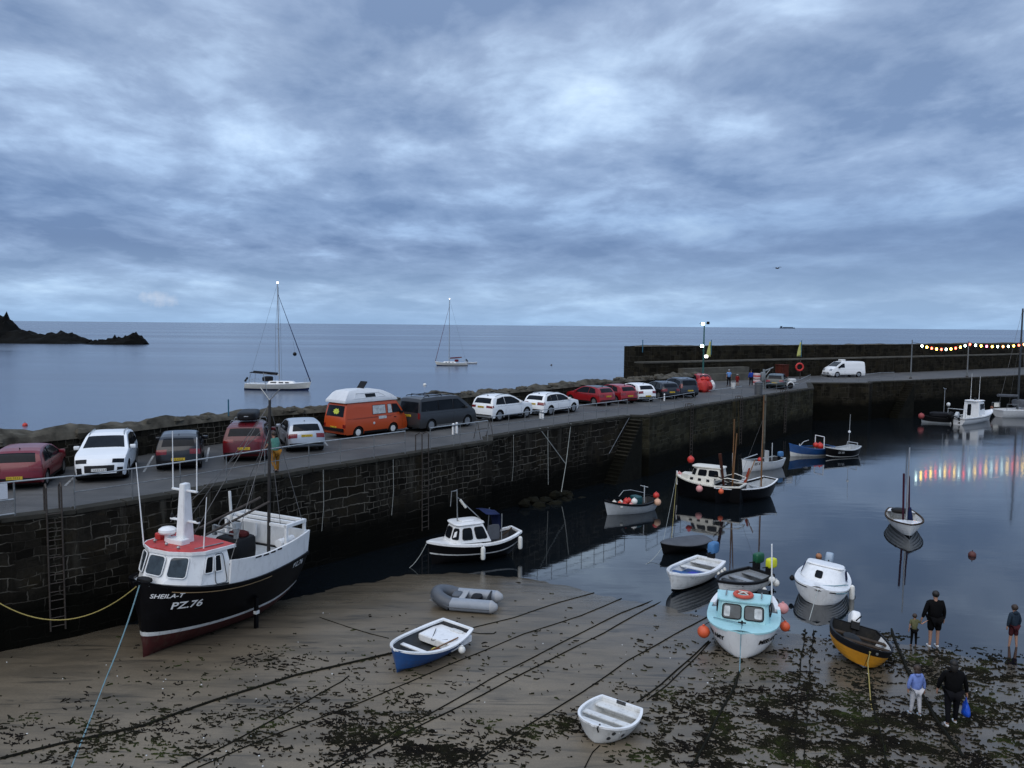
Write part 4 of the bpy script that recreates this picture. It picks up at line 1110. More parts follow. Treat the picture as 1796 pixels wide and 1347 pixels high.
# bulwark: white band round the aft two thirds
def bulw(t): return interp([(0,.82),(.15,.76),(.4,.74),(.60,.78),(.66,.80)], t)
mb = MB(); 
for sg in (-1, 1):
    g = []
    for i in range(25):
        t = .0+.66*i/24; q = H.pt(t, 1, sg); h = bulw(t); o_ = -.03+.03*(t < .1)
        g.append([Vector((q.x, q.y-sg*.02, q.z)), Vector((q.x-.05*(1-t), q.y+sg*.03, q.z+h)), Vector((q.x-.05*(1-t), q.y-sg*.05, q.z+h)), Vector((q.x, q.y-sg*.07, q.z))])
    mb.grid(g, closed_v=True); mb.add(g[0], [(0,1,2,3)]); mb.add(g[-1], [(0,1,2,3)])
a = H.pt(0,1,1); mb.box((a.x-.01, 0, a.z+.40), (.06, a.y*2-.1, .82))
fixn(mb.build('bulwark', white, tr, ang=30))
# scuppers slots
mb = MB()
for t in (.30,.355,.41,.47):
    q = H.pt(t, 1, 1); mb.box((q.x, q.y+.022, q.z+bulw(t)-.035), (.26,.035,.05), rz=-.06)
mb.build('bulwark_slot', plasticb, tr) if False else None
for t in (.30,.355,.41,.47):
    q = H.pt(t, 1, 1); MB().box((q.x, q.y+.022, q.z+bulw(t)-.035), (.26,.035,.05), rz=-.10).build('scupper_slot', plasticb, tr)
# wheelhouse
zd = 2.02
base = []; 
xf_, xa_ = H.L/2-.42, H.L/2-2.35
def hy(x, z=None):
    t = (x+H.L/2)/H.L; return H.w(t)
base = [(xa_, -(hy(xa_)-.10), zd+.0), (xf_-.75, -(hy(xf_-.75)-.10), zd+.08), (xf_-.42, -min(1.0, hy(xf_-.42)-.10), zd+.14), (xf_-.02, -.42, zd+.24), (xf_-.02, .42, zd+.24), (xf_-.42, min(1.0, hy(xf_-.42)-.10), zd+.14), (xf_-.75, hy(xf_-.75)-.10, zd+.08), (xa_, hy(xa_)-.10, zd+.0)]
base = [Vector(b) for b in base]
zt = zd+1.06
top = [Vector((xa_+.12, -1.30, zt-.04)), Vector((xf_-1.02,-1.20, zt)), Vector((xf_-.70,-.98, zt+.02)), Vector((xf_-.36,-.40, zt+.03)), Vector((xf_-.36,.40, zt+.03)), Vector((xf_-.70,.98, zt+.02)), Vector((xf_-1.02,1.20, zt)), Vector((xa_+.12,1.30, zt-.04))]
wh = fixn(loft(MB(), base, top).build('wheelhouse', white, tr, smooth=False))
qs = quads(base, top)
for i in (2,3,4):
    window(qs[i], .09, .91, .26, .92, tr, glassl, white, o=.045)
window(qs[6], .05, .34, .40, .90, tr, glass, white); window(qs[6], .42, .66, .40, .90, tr, glass, white); window(qs[0], .4, .9, .42, .88, tr, glass, white)
dq = qs[6]; pts, n = panel(dq, .42, .78, .02, .94, .014); MB().tube(pts+[pts[0]], .010, 5).build('door_outline', plasticb, tr)
# roof
rb = [Vector((p.x*1.0+(.06 if i not in (0,7) else -.35), p.y*1.045, p.z+.005)) for i, p in enumerate(top)]
rt_ = [p+Vector((0,0,.10)) for p in rb]; rc = Vector((0,0,0))
mb = MB(); loft(mb, rb, rt_, 0, cap=False); mb.add(rb, [tuple(range(8))[::-1]], 0)
ins = [Vector((p.x-.05 if i in (3,4) else p.x, p.y*.96, p.z)) for i, p in enumerate(rt_)]
mb.add(rt_+ins, [(i, (i+1)%8, 8+(i+1)%8, 8+i) for i in range(8)], 0); ctr = [Vector((p.x*.999, p.y*.5, p.z+.05)) for p in ins]
mb.add(ins+ctr, [(i, (i+1)%8, 8+(i+1)%8, 8+i) for i in range(8)]+[tuple(range(8,16))], 1)
fixn(mb.build('roof', [white, reddk], tr, smooth=False))
zr = rt_[0].z+.05
# funnel mast, cross trees, aerials, radar
fx = xf_-1.35
mb = MB(); mb.box((fx, 0, zr+.95), (.46,.36,1.95), taper=.58); mb.build('mast_casing', white, tr, bevel=.02)
MB().box((fx+.25,-.05,zr+.10),(.35,.7,.2)).build('mast_foot', white, tr, bevel=.02)
for z_, w in ((1.70,1.05),(.72,1.2)): MB().box((fx,0,zr+z_), (.09,w,.06)).build('crosstree', white, tr, bevel=.01)
mb = MB(); mb.lathe([(.03,0),(.24,.02),(.28,.08),(.27,.16),(.18,.22),(.02,.24)], (fx+.30,-.42,zr+.30), 20); mb.lathe([(.10,-.22),(.09,.02)], (fx+.30,-.42,zr+.30), 10); mb.build('radar_dome', white, tr)
for (x, y, z0, z1, dx, dy) in ((fx,-.50,zr+1.7,zr+3.55,0,-.02),(fx,.50,zr+1.7,zr+3.45,0,0),(xf_-.55,-.90,zr,zr+2.6,.05,-.25),(fx+.2,.98,zr,zr+1.65,0,.12)):
    MB().tube([(x,y,z0),(x+dx,y+dy,z1)], [.022,.012], 6).build('whip_aerial', white, tr)
for y in (-.55,.55): MB().lathe([(.05,0),(.06,.06),(.03,.13)], (fx,y,zr+.75), 8).build('deck_light', plasticb, tr)
MB().sbox((fx+.1,-.92,zr+.12), (.34,.26,.24), n=10).build('horn_box', reddk, tr)
mb = MB(); 
for y in (-.9,.9): mb.tube([(xa_,y*1.15,zr),(xa_+.4,y*1.1,zr+.02),(xf_-.9,y*.95,zr+.03)], .02, 6)
for k in range(3): mb.lathe([(.03,0),(.035,.10),(.06,.14),(.03,.18)], (xf_-.8+.1*k,-.7+.6*k,zr-.03), 8)
mb.build('roof_fittings', steel, tr)['kind'] = 'stuff'
# aft gantry
zg = zd+1.12; xg0, xg1 = -H.L/2+.12, -H.L/2+1.1
mb = MB()
for x in (xg0, xg1):
    for y in (-1.35, 1.35): mb.box((x, y, (zd+zg)/2), (.10,.10,zg-zd))
for y in (-1.35,1.35): mb.box(((xg0+xg1)/2, y, zg), (xg1-xg0+.12,.12,.12))
for x in (xg0, xg1, (xg0+xg1)/2): mb.box((x, 0, zg+.003), (.12,2.8,.11))
mb.build('gantry', white, tr, bevel=.01)
MB().box((xg0+.1,-1.0,zd+.55), (.06,.5,.55)).build('side_screen', white, tr)
# main mast and stays, booms
mx = -1.95; my = min([k*.05 for k in range(-10, 30)], key=lambda y_: abs(pxof(Wp(tr, (mx, y_, 3.5)))-472))
ztop = zat(Wp(tr, (mx,my,0)), 704)
MB().tube([(mx,my,zd),(mx,my,ztop)], [.062,.045], 10).build('main_mast', mat('dark_steel_mast', (.035,.032,.03), .5, .3, var=.3), tr)
mb = MB(); mb.tube([(mx,my,ztop),(mx,my-.42,ztop+.42)], .018, 6); mb.tube([(mx,my,ztop),(mx,my+.42,ztop+.40)], .018, 6); mb.tube([(mx,my-.05,ztop),(mx,my-.30,ztop+.95)], .012, 6); mb.build('mast_aerials', steel, tr)
for (p, q) in (((mx,my,ztop-.1),(fx-.3,0,zr+.1)), ((mx,my,ztop-.2),(-H.L/2+.1,1.35,zd+.8)), ((mx,my,ztop-.2),(-H.L/2+.1,-1.3,zd+.8)), ((mx,my,ztop-1.1),(xg1,-1.1,zg)), ((mx,my,ztop-1.1),(xg1,1.1,zg)), ((mx,my,ztop-.8),(xf_-1.8,-1.1,zd+1.6)), ((mx,my,ztop-1.0),(1.0,1.55,zd+.6)), ((mx,my,ztop-.15),(.4,-1.6,zd+.6))):
    MB().tube([p, q], .011, 5).build('stay', wirem, tr)
MB().tube([(mx+.1,my-.3,zd+2.05),(.75,-.75,zd+1.1)], [.05,.04], 8).build('boom', steeld, tr)
MB().tube([(mx+.1,my+.1,zd+1.95),(.8,-.35,zd+.95)], [.045,.04], 8).build('boom', steeld, tr)
mb = MB(); mb.tube([(-.5,-.5,zd+1.05),(-.5,.45,zd+1.05)], .03, 8); mb.tube([(-.5,-.5,zd+1.25),(-.5,.45,zd+1.25)], .03, 8)
mb.tube([(-.5,.35*math.cos(a), zd+1.15+.42*math.sin(a)) for a in [math.pi*k/12 for k in range(13)]], .022, 6); mb.box((-.5,-.5,zd+1.1),(.12,.12,.35)); mb.box((-.5,.45,zd+1.1),(.12,.12,.35)); mb.build('winch_frame', steel, tr)
MB().sbox((-.85,.10,zd+.45), (1.0,1.1,.95), e=.3, n=16).build('net_drum', plasticb, tr)
MB().sbox((-.9,.2,zd+.95), (.5,.7,.25), e=.6, n=12).build('net_heap', mat('dark_red_net', (.06,.012,.012), .9, var=.5, vs=9, bump=.8, bs=40), tr)
MB().tube([(-1.9,-1.0,zd+.45),(-1.9,-1.15,zd+2.1)], .05, 8).build('exhaust_pipe', whitew, tr)
mb = MB(); 
for k in range(3): mb.lathe([(.14,0),(.14,.7)], (0,0,0), 14, M=Matrix.Rotation(R(90),3,'Y')); 
c1 = MB().lathe([(.01,0),(.15,0),(.15,.75),(.01,.75)], (0,0,0), 14, M=Matrix.Rotation(R(90),3,'Y')); c1.xf(Matrix.Translation((-2.6,1.1,zd+.5))); c1.build('liferaft_canister', white, tr)
MB().box((.2,.55,zd+.14),(.8,.9,.25)).build('deck_hatch', white, tr, bevel=.02)
MB().box((-2.2,-1.15,zd+.5),(.3,.3,.75)).build('deck_box', greyl, tr, bevel=.02)
# anchor chain roll at bow
MB().sbox((H.L/2-.24,-.05,zd+.40), (.28,.55,.16), e=.7, n=12).build('coiled_rope', blackm, tr)
hulltext(H, 'SHEILA-T', .19, .945, 2.00, 1, white, tr, shear=.25, bold=.004, slope=.04, ex=1.25)
hulltext(H, 'PZ.76', .32, .86, 1.62, 1, white, tr, shear=.1, bold=.006, slope=.06, ex=1.25)
hulltext(H, 'PZ.76', .26, .10, 1.72, 1, white, tr, bold=.004)

# ---------- small black cabin boat with white coach roof, under the wall ----------
loc, hd, L = frame_boat((752,951), 1.0, (903,932), 1.0)
H = Hull(L+.15, 1.85, .92, sb=.18, ss=.26, wt=.55, rake=.25, srake=.3, fb=2.4, em=.36, eb=.7, kr=.05, ks=.25)
b2 = empty('cabin_boat', (loc.x, loc.y, -.08), hd, 'small black hulled motor boat with white cabin and a navy tarpaulin, near the quay wall', 'boat')
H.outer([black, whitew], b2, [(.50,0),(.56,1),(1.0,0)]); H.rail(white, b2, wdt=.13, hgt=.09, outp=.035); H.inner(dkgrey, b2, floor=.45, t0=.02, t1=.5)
H.deck(white, b2, .48, .99, dz=.02)
zd = 1.0; base = [Vector(p) for p in ((-.55,-.74,zd),(.95,-.66,zd+.02),(1.25,-.34,zd+.05),(1.25,.34,zd+.05),(.95,.66,zd+.02),(-.55,.74,zd))]
top = [Vector(p) for p in ((-.20,-.60,zd+.78),(.85,-.56,zd+.74),(1.02,-.30,zd+.74),(1.02,.30,zd+.74),(.85,.56,zd+.74),(-.20,.60,zd+.78))]
fixn(loft(MB(), base, top).build('cabin', white, b2, smooth=True, ang=20, bevel=.03)); qs = quads(base, top)
window(qs[4], .10, .44, .20, .86, b2, glass, plasticb); window(qs[4], .56, .92, .20, .86, b2, glass, plasticb)
window(qs[0], .10, .44, .20, .86, b2, glass, plasticb); window(qs[0], .56, .92, .20, .86, b2, glass, plasticb)
for i in (1,2,3): window(qs[i], .12, .88, .22, .86, b2, glass, plasticb)
MB().sbox((.35,0,zd+.80), (1.45,1.25,.10), e=.4, n=16).build('cabin_roof', white, b2); MB().sbox((.35,0,zd+.88),(.7,.6,.08),e=.4,n=12).build('roof_hatch', white, b2)
MB().tube([(.75,0,zd+.8),(.78,0,zd+2.25)], .03, 8).build('mast', steel, b2)
MB().tube([(.78,0,zd+2.2),(1.05,.05,zd+2.2),(1.10,.05,zd+1.55)], .02, 6).build('mast_bracket', steel, b2)
MB().tube([(.74,0,zd+1.9),(-.35,0,zd+.85)], .02, 6).build('stay', steel, b2)
MB().tube([(.62,0,zd+1.78),(.35,0,zd+1.42)], .055, 8).build('rolled_flag', offw, b2)
mb = MB(); g = [[Vector((x, y*(.75-.1*u), zd+z+.04*math.sin(9*y+4*u))) for y in (-1,-.5,0,.5,1)] for u, (x, z) in enumerate(((-.45,1.15),(-.75,1.10),(-1.05,1.12),(-1.15,.4),(-1.0,.0)))]
mb.grid(g); o = mb.build('tarpaulin', canvasb, b2, ang=60); o.modifiers.new('thick','SOLIDIFY').thickness = .012
for y in (-.7,.7): MB().tube([(-1.05,y,zd),(-1.10,y*.9,zd+1.13)], .02, 6).build('canopy_pole', steel, b2)
MB().sbox((-.7,.62,zd+.35),(.6,.05,.7),n=10).build('side_screen', canvasg, b2)
MB().tube([(-1.2,.3,zd+.0),(-1.9,.05,zd+.28)], .03, 6).build('tiller', woodd, b2)
hulltext(H, 'PZ 412', .14, .86, .80, 1, greyl, b2) if False else None
sb = MB(); q = H.pt(.80, .80, 1); 
for k in range(5): sb.box((0,0,0),(.001,.001,.001)) if False else None
pfw = Wp(b2, H.pt(.50,1,1)+Vector((0,.12,-.32))); fender(pfw, .10, whitef, 'long white fender amidships on the black hulled cabin boat near the wall', True, top=Wp(b2, H.pt(.50,1,1)))
pfw = Wp(b2, H.pt(.04,1,1)+Vector((0,.12,-.38))); fender(pfw, .10, whitef, 'long white fender at the stern of the black hulled cabin boat near the wall', True, top=Wp(b2, H.pt(.04,1,1)))

# ---------- boat by the stairs full of buoys ----------
loc, hd, L = frame_boat((1066,903), 0, (1139,893), 0)
H = Hull(L+.5, 1.75, .75, sb=.28, ss=.16, wt=.6, rake=.25, em=.36, kr=.1, ks=.1)
b3 = empty('open_fishing_boat', (loc.x, loc.y, -.22), hd, 'open pale grey boat heaped with red and white buoys at the foot of the stairs', 'boat')
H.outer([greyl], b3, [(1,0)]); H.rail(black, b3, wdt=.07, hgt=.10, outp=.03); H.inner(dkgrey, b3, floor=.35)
H.thwart(woodd, b3, .5, .62); H.thwart(woodd, b3, .25, .62)
MB().tube([(-.9,.2,.7),(-.9,.2,1.65)], .03, 6).build('signal_post', greyl, b3); MB().tube([(-.9,-.15,1.6),(-.9,.5,1.62)], .02, 6).build('post_crossbar', greyl, b3)
MB().sbox((-.5,.0,.85),(.45,.7,.5),n=12).build('pot_hauler_box', mat('dark_teal_paint', (.01,.06,.07), .5), b3)
MB().tube([(.1,-.8,.95),(-.2,-.78,1.25),(-.7,-.75,1.25),(-1.5,-.5,1.05)], .025, 6).build('side_rail', steel, b3)
random.seed(11)
i = 0
buoysp = [(1.15,.1,.1,whitef,'white'),(.95,-.1,.14,offw,'cream'),(.85,.25,.12,orangef,'orange'),(.62,.38,.15,redf,'red'),(.55,-.05,.13,offw,'cream'),(.32,.15,.17,redf,'red'),(.25,.48,.12,pinkf,'pink'),(.02,.0,.17,redf,'dark red'),(.0,.45,.18,whitef,'white'),(.9,.5,.10,whitef,'white')]
for k, (x, y, r_, m, cn) in enumerate(buoysp):
    P = Wp(b3, (x, y, .62+r_+.05*(k%3)))
    nxt = ['at its bow','just behind the bow','on the near side at the bow','on the near gunwale forward','in the middle of the heap','topmost in the heap','low on the near side','by the hauler box','beside the hauler box','tucked under the bow rail'][k]
    fender(P, r_, m, f'{cn} buoy {nxt} in the pale boat by the stairs', group='buoys heaped in the boat by the stairs', cat='buoy')
fender(Wp(b3, H.pt(.10,1,1)+Vector((0,.12,-.05))), .20, mat('peach_buoy_plastic', (.6,.36,.24), .5), 'large peach buoy hung over the stern quarter of the pale boat by the stairs', cat='buoy', group='buoys heaped in the boat by the stairs')
fender(Wp(b3, H.pt(.03,1,1)+Vector((-.05,-.25,.16))), .18, redf, 'dark red buoy at the stern of the pale boat by the stairs', cat='buoy', group='buoys heaped in the boat by the stairs')
hulltext(H, 'PZ 18', .17, .86, .70, 1, plasticb, b3) if False else None

# ---------- white topped black cruiser ----------
loc, hd, L = frame_boat((1188,868), 0, (1268,878), 0)
d_ = Vector((math.cos(hd), math.sin(hd), 0)); L = 4.1; loc = at(1186,868,0)-d_*L/2
H = Hull(L, 1.95, 1.25, sb=.25, ss=.05, wt=.7, rake=.12, srake=.1, em=.34, eb=.7)
b4 = empty('cabin_boat', (loc.x, loc.y, -.25), hd, 'black hulled cabin cruiser with cream upperworks and pink ball fenders', 'boat')
H.outer([black], b4, [(1,0)]); H.rail(offw, b4, wdt=.12, hgt=.07, outp=.03); H.inner(dkgrey, b4, floor=.7, t1=.42); H.deck(offw, b4, .40, .99, dz=.02)
zd = 1.27; base = [Vector(p) for p in ((-.5,-.74,zd),(1.2,-.62,zd+.03),(1.75,-.25,zd+.08),(1.75,.25,zd+.08),(1.2,.62,zd+.03),(-.5,.74,zd))]
top = [Vector((p.x*.93, p.y*.9, p.z+.38)) for p in base]; top[0].z = top[5].z = zd+.36
fixn(loft(MB(), base, top).build('cabin', offw, b4, bevel=.02, ang=20)); qs = quads(base, top)
for u0, u1 in ((.10,.22),(.40,.52),(.72,.84)): window(qs[4], u0, u1, .35, .75, b4, glass, None, name='porthole')
b_ = [Vector((p[0], p[1], zd+.37)) for p in ((-.85,-.64),(.70,-.56),(1.05,-.3),(1.05,.3),(.70,.56),(-.85,.64))]; t_ = [Vector((p.x*.86-.04, p.y*.88, zd+.90)) for p in b_]
fixn(loft(MB(), b_, t_).build('wheelhouse', offw, b4, bevel=.015, ang=20)); qs = quads(b_, t_)
window(qs[4], .08, .44, .16, .86, b4, glass); window(qs[4], .52, .93, .16, .86, b4, glass)
for i in (1,2,3): window(qs[i], .1, .9, .16, .86, b4, glass)
window(qs[0], .08, .44, .16, .86, b4, glass); window(qs[0], .52, .93, .16, .86, b4, glass)
MB().sbox((.02,0,zd+.96),(1.95,1.15,.10),e=.4,n=14).build('wheelhouse_roof', offw, b4)
MB().tube([(L/2-.05,0,.9),(L/2-.02,0,1.75)], .045, 6).build('bow_post', white, b4)
MB().tube([(-.6,-.7,zd+.3),(-1.3,-.75,zd+.55),(-2.0,-.6,zd+.4),(-2.1,0,zd+.4),(-2.0,.6,zd+.4),(-1.3,.75,zd+.5),(-.6,.72,zd+.3)], .03, 6).build('cockpit_rail', offw, b4)
fender(Wp(b4, H.pt(.55,1,1)+Vector((0,.25,-.22))), .20, pinkf, 'faded pink ball fender in the middle of the black cruiser side', top=Wp(b4, H.pt(.55,1,1)))
fender(Wp(b4, H.pt(.24,1,1)+Vector((0,.22,-.22))), .16, orangef, 'small orange ball fender towards the stern of the black cruiser', top=Wp(b4, H.pt(.24,1,1)))
fender(Wp(b4, H.pt(.97,1,-1)+Vector((.10,-.25,-.05))), .20, pinkf, 'pink ball fender at the bow of the black cruiser', top=Wp(b4, H.pt(.97,1,-1)))
fender(Wp(b4, H.pt(.85,1,-1)+Vector((0,-.2,1.0))), .22, redf, 'dull red buoy behind the cabin of the black cruiser')

# ---------- black sailing lugger ----------
loc, hd, L = frame_boat((1258,884), 0, (1346,869), 0)
H = Hull(L+.5, 1.9, .98, sb=.15, ss=.28, wt=.55, rake=.1, srake=.35, em=.36)
b5 = empty('sailing_lugger', (loc.x, loc.y, -.22), hd, 'black open sailing boat with two brown wooden masts and a furled red sail', 'boat')
H.outer([black], b5, [(1,0)]); H.rail(black, b5, wdt=.09, hgt=.09, outp=.03); H.rail(white, b5, wdt=.06, hgt=.035, outp=.035, sv=1, dz=.06); H.inner(greyl, b5, floor=.45)
H.thwart(greyl, b5, .65, .82); H.thwart(greyl, b5, .4, .82); H.thwart(greyl, b5, .2, .82)
P1 = Wp(b5, (L*.5*.55, 0, 0)); 
MB().tube([(L*.22,0,.3),(L*.22,0,zat(Wp(b5,(L*.22,0,0)), 735)+.22)], [.045,.028], 8).build('foremast', wood, b5)
MB().tube([(-L*.36,0,.3),(-L*.36,0,zat(Wp(b5,(-L*.36,0,0)), 693)+.22)], [.05,.03], 8).build('mizzen_mast', wood, b5)
MB().tube([(L*.26,.1,.3),(L*.20,.15,4.3)], [.05,.03], 8).build('yard', wood, b5)
MB().tube([(L*.05,.0,.5),(-L*.18,-.25,2.0)], [.12,.05], 10).build('furled_sail', mat('tan_red_sail', (.20,.035,.018), .85, var=.35, vs=6, bump=.5), b5)
MB().tube([(L*.04,.05,.65),(-L*.30,-.3,2.45)], .035, 8).build('spar', wood, b5)
MB().tube([(L*.10,0,1.1),(L*.62,.25,2.0)], [.05,.03], 8).build('bowsprit', woodd, b5)
MB().tube([(L*.30,-.2,.4),(L*.40,-.3,3.1)], [.06,.1], 8).build('bundled_sail', mat('dark_tan_sail', (.05,.018,.012), .9, var=.4), b5)
MB().tube([(L*.12,-.35,.6),(L*.10,-.5,3.0)], .03, 6).build('oar', greyl, b5)
for y in (-.8,.8): MB().tube([(-L*.36,0,5.0),(-L*.1,y,1.0)], .008, 4).build('stay', wirem, b5)

# ---------- small white boat behind the lugger ----------
loc, hd, L = frame_boat((1303,828), 0, (1365,819), 0)
H = Hull(L+.3, 1.6, .78, sb=.32, ss=.10, wt=.65, rake=.12)
b6 = empty('open_fishing_boat', (loc.x, loc.y, -.15), hd, 'small white open boat with blue outboard behind the black sailing boat', 'boat')
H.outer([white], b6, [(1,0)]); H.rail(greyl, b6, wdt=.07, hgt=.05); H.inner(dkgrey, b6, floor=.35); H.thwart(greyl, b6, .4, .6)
MB().box((-.6,0,1.0),(.06,.35,1.0)).build('steering_post', greyl, b6); MB().tube([(-1.2,0,.7),(-1.2,0,2.0)], .035, 6).build('mast', greyl, b6)
MB().tube([(1.3,-.5,.98),(-.6,-.85,1.1)], .035, 6).build('oar', greyl, b6)
outboard(b6, -L/2-.12, 0, .85, mat('blue_cover', (.05,.16,.34), .6, var=.2, bump=.4), 0, .95)
hulltext(H, 'SS 47', .26, .74, .72, 1, plasticb, b6, bold=.004)
fender(Wp(b6, (.55,.3,.95)), .17, redf, 'red buoy inside the small white boat behind the black sailing boat', cat='buoy')

# ---------- blue boat and dark boat ----------
loc, hd, L = frame_boat((1392,800), 0, (1448,797.5), 0)
H = Hull(L+.9, 1.9, .82, sb=.42, ss=.1, wt=.6, rake=.15)
b7 = empty('open_fishing_boat', (loc.x-.0, loc.y, -.2), hd, 'bright blue open boat with white boot stripe under the square quay corner', 'boat')
H.outer([bluep, whitew], b7, [(.28,1),(.42,1),(1,0)]); H.rail(bluep, b7, wdt=.08, hgt=.07); H.inner(dkgrey, b7, floor=.4)
mb = MB(); 
for y in (-.55,.55): mb.tube([(-.9,y,.6),(-.9,y,1.75)], .035, 6)
mb.tube([(-.9,-.55,1.75),(-.9,.55,1.75)], .035, 6); mb.build('pot_gantry', white, b7)
MB().tube([(.6,-.5,.9),(.2,-.55,1.25),(-.3,-.6,1.35)], .03, 6).build('bow_rail', greyl, b7); MB().box((1.0,0,1.0),(.06,.06,.35)).build('bow_post', whitew, b7)
for k, (x, y, r_) in enumerate(((-.9,.1,.26),(-.7,-.2,.22),(-1.05,-.15,.18))): fender(Wp(b7, (x,y,.95+.04*k)), r_, redf, ['large red buoy in the middle of the blue boat','red buoy forward of the large one in the blue boat','smallest red buoy in the blue boat'][k], cat='buoy')
fender(Wp(b7, H.pt(.12,1,1)+Vector((0,.25,-.10))), .18, mat('dull_grey_fender', (.22,.23,.22), .6), 'grey ball fender between the blue boat and the dark boat')
hulltext(H, 'PZ 73', .2, .80, .85, 1, greyl, b7, shear=.2) if False else None
loc, hd, L = frame_boat((1454,803), 0, (1494,799.5), 0)
hd = hd
H = Hull(L+.9, 1.75, .85, sb=.25, ss=.18, wt=.6, rake=.15)
b8 = empty('open_fishing_boat', (loc.x, loc.y, -.2), hd, 'dark hulled open boat with a tall whip aerial, right of the blue boat', 'boat')
H.outer([black, whitew], b8, [(.30,0),(.36,1),(1,0)]); H.rail(greyl, b8, wdt=.09, hgt=.06); H.inner(greyl, b8, floor=.5); H.thwart(greyl, b8, .5, .75)
MB().tube([(-.75,.1,.6),(-.80,.1,3.6)], [.022,.012], 6).build('whip_aerial', greyl, b8); MB().lathe([(.02,0),(.1,.04),(.1,.16),(.02,.2)], (-.77,.1,2.1), 10).build('radar_reflector', white, b8)
MB().tube([(-1.2,-.5,.9),(-1.3,-.5,1.3),(-1.3,.5,1.3),(-1.2,.5,.9)], .03, 6).build('stern_rail', greyl, b8)
hulltext(H, 'SS 86', .24, .68, .66, 1, greyl, b8, bold=.004)

# ---------- grey covered dinghy ----------
loc, hd, L = frame_boat((1166,972), 0, (1229,962), 0)
H = Hull(L+.5, 1.5, .52, sb=.10, ss=.05, wt=.7, rake=.15, em=.38)
b9 = empty('covered_dinghy', (loc.x, loc.y, -.10), hd, 'dinghy under a taut dark grey cover floating on its mooring', 'boat')
H.outer([black], b9, [(1,0)])
g = []
for i in range(25):
    t = i/24; q = H.pt(min(.995,t), 1, 1); rg = .02*math.sin(i*2.4)
    g.append([Vector((q.x, q.y*v*1.03, q.z+.02+(.20*(1-abs(v)**1.5)*math.sin(math.pi*min(1, .12+t*.85))**.7)+rg*(1-abs(v)))) for v in [-1+2*k/12 for k in range(13)]])
mb = MB(); mb.grid(g); g2 = [[p-Vector((0,0,.03)) for p in r] for r in g]
o = fixn(mb.build('cover', canvasg, b9, ang=60)); o.modifiers.new('thick','SOLIDIFY').thickness = .01
MB().tube([H.pt(t,1,1,.015) for t in [k/20 for k in range(20)]], .018, 5).build('cover_hem', canvask, b9); MB().tube([H.pt(t,1,-1,.015) for t in [k/20 for k in range(20)]], .018, 5).build('cover_hem', canvask, b9)

# ---------- white dinghy, blue inside, blue covered outboard ----------
loc, hd, L = frame_boat((1176,1007), .80, (1247,981), .62)
H = Hull(L, 1.6, .62, sb=.22, ss=.05, wt=.80, rake=.10, em=.36, eb=.75)
b10 = empty('dinghy', (loc.x, loc.y, -.02), hd, 'white clinker dinghy, blue inside, with a blue covered outboard', 'boat')
H.outer([black, whitew], b10, [(.14,0),(1,1)], planks=7); H.rail(white, b10, wdt=.11, hgt=.07, outp=.03); H.inner(whitew, b10, floor=.28, name='interior')
mb = MB(); 
g = []
for i in range(13):
    t = .20+.62*i/12; q = H.pt(t, .6, 1); g.append([Vector((q.x, (q.y-.06)*v, .34)) for v in (-1,0,1)])
fixn(mb.grid(g).build('bottom_boards', bluei, b10)); 
MB().sbox((.15,.1,.40),(.9,.6,.16),e=.6,n=14).build('folded_sheet', mat('bright_blue_sheet', (.008,.02,.38), .6, var=.3), b10)
H.thwart(whitew, b10, .36, .52, wdt=.28); H.thwart(bluei, b10, .62, .52, wdt=.25); H.deck(white, b10, .86, .985, dz=.0, crown=.02); H.thwart(whitew, b10, .10, .55, wdt=.5)
outboard(b10, -L/2-.08, 0, .80, mat('blue_cover', (.05,.16,.34)), 0, 1.15)
for k, sg in enumerate((1,)):
    for j, t in enumerate((.34,.24,.15)):
        fender(Wp(b10, H.pt(t,1,sg)+Vector((0,sg*.12,-.14))), .075, whitef, ['foremost','middle','rearmost'][j]+' of three small white fenders between the white and grey clinker dinghies', True if False else False)
hulltext(H, 'SS 21', .14, .74, .58, 1, greyp, b10)

# ---------- grey white clinker boat with two outboards ----------
loc, hd, L = frame_boat((1262,1019), .66, (1333,1003), .60)
H = Hull(L+.15, 1.55, .60, sb=.10, ss=.05, wt=.80, rake=.15, em=.36, fb=1.9)
b11 = empty('dinghy', (loc.x, loc.y, -.03), hd, 'grey clinker dinghy with black gunwale, one yellow and one green outboard', 'boat')
H.outer([black, whitew], b11, [(.14,0),(1,1)], planks=6); H.rail(plasticb, b11, wdt=.09, hgt=.09, outp=.03); H.inner(greyp, b11, floor=.22)
H.thwart(dkgrey, b11, .66, .50, wdt=.25); H.thwart(greyp, b11, .40, .48, wdt=.3); H.thwart(greyp, b11, .1, .5, wdt=.35)
outboard(b11, -L/2-.12, .36, .80, mat('yellow_cowl', (.60,.62,.02), .4), 0, .95); outboard(b11, -L/2-.12, -.26, .85, mat('green_cowl', (.006,.08,.035), .4), 0, .98)
fender(Wp(b11, H.pt(.18,1,1)+Vector((0,.14,.0))), .13, whitef, 'upper white ball fender at the stern of the grey clinker dinghy'); fender(Wp(b11, H.pt(.06,1,1)+Vector((0,.16,-.22))), .14, whitef, 'lower white ball fender at the stern of the grey clinker dinghy')
fender(Wp(b11, H.pt(.38,1,1)+Vector((0,.14,-.28))), .09, whitef, 'small white fender halfway along the side of the grey clinker dinghy', False)

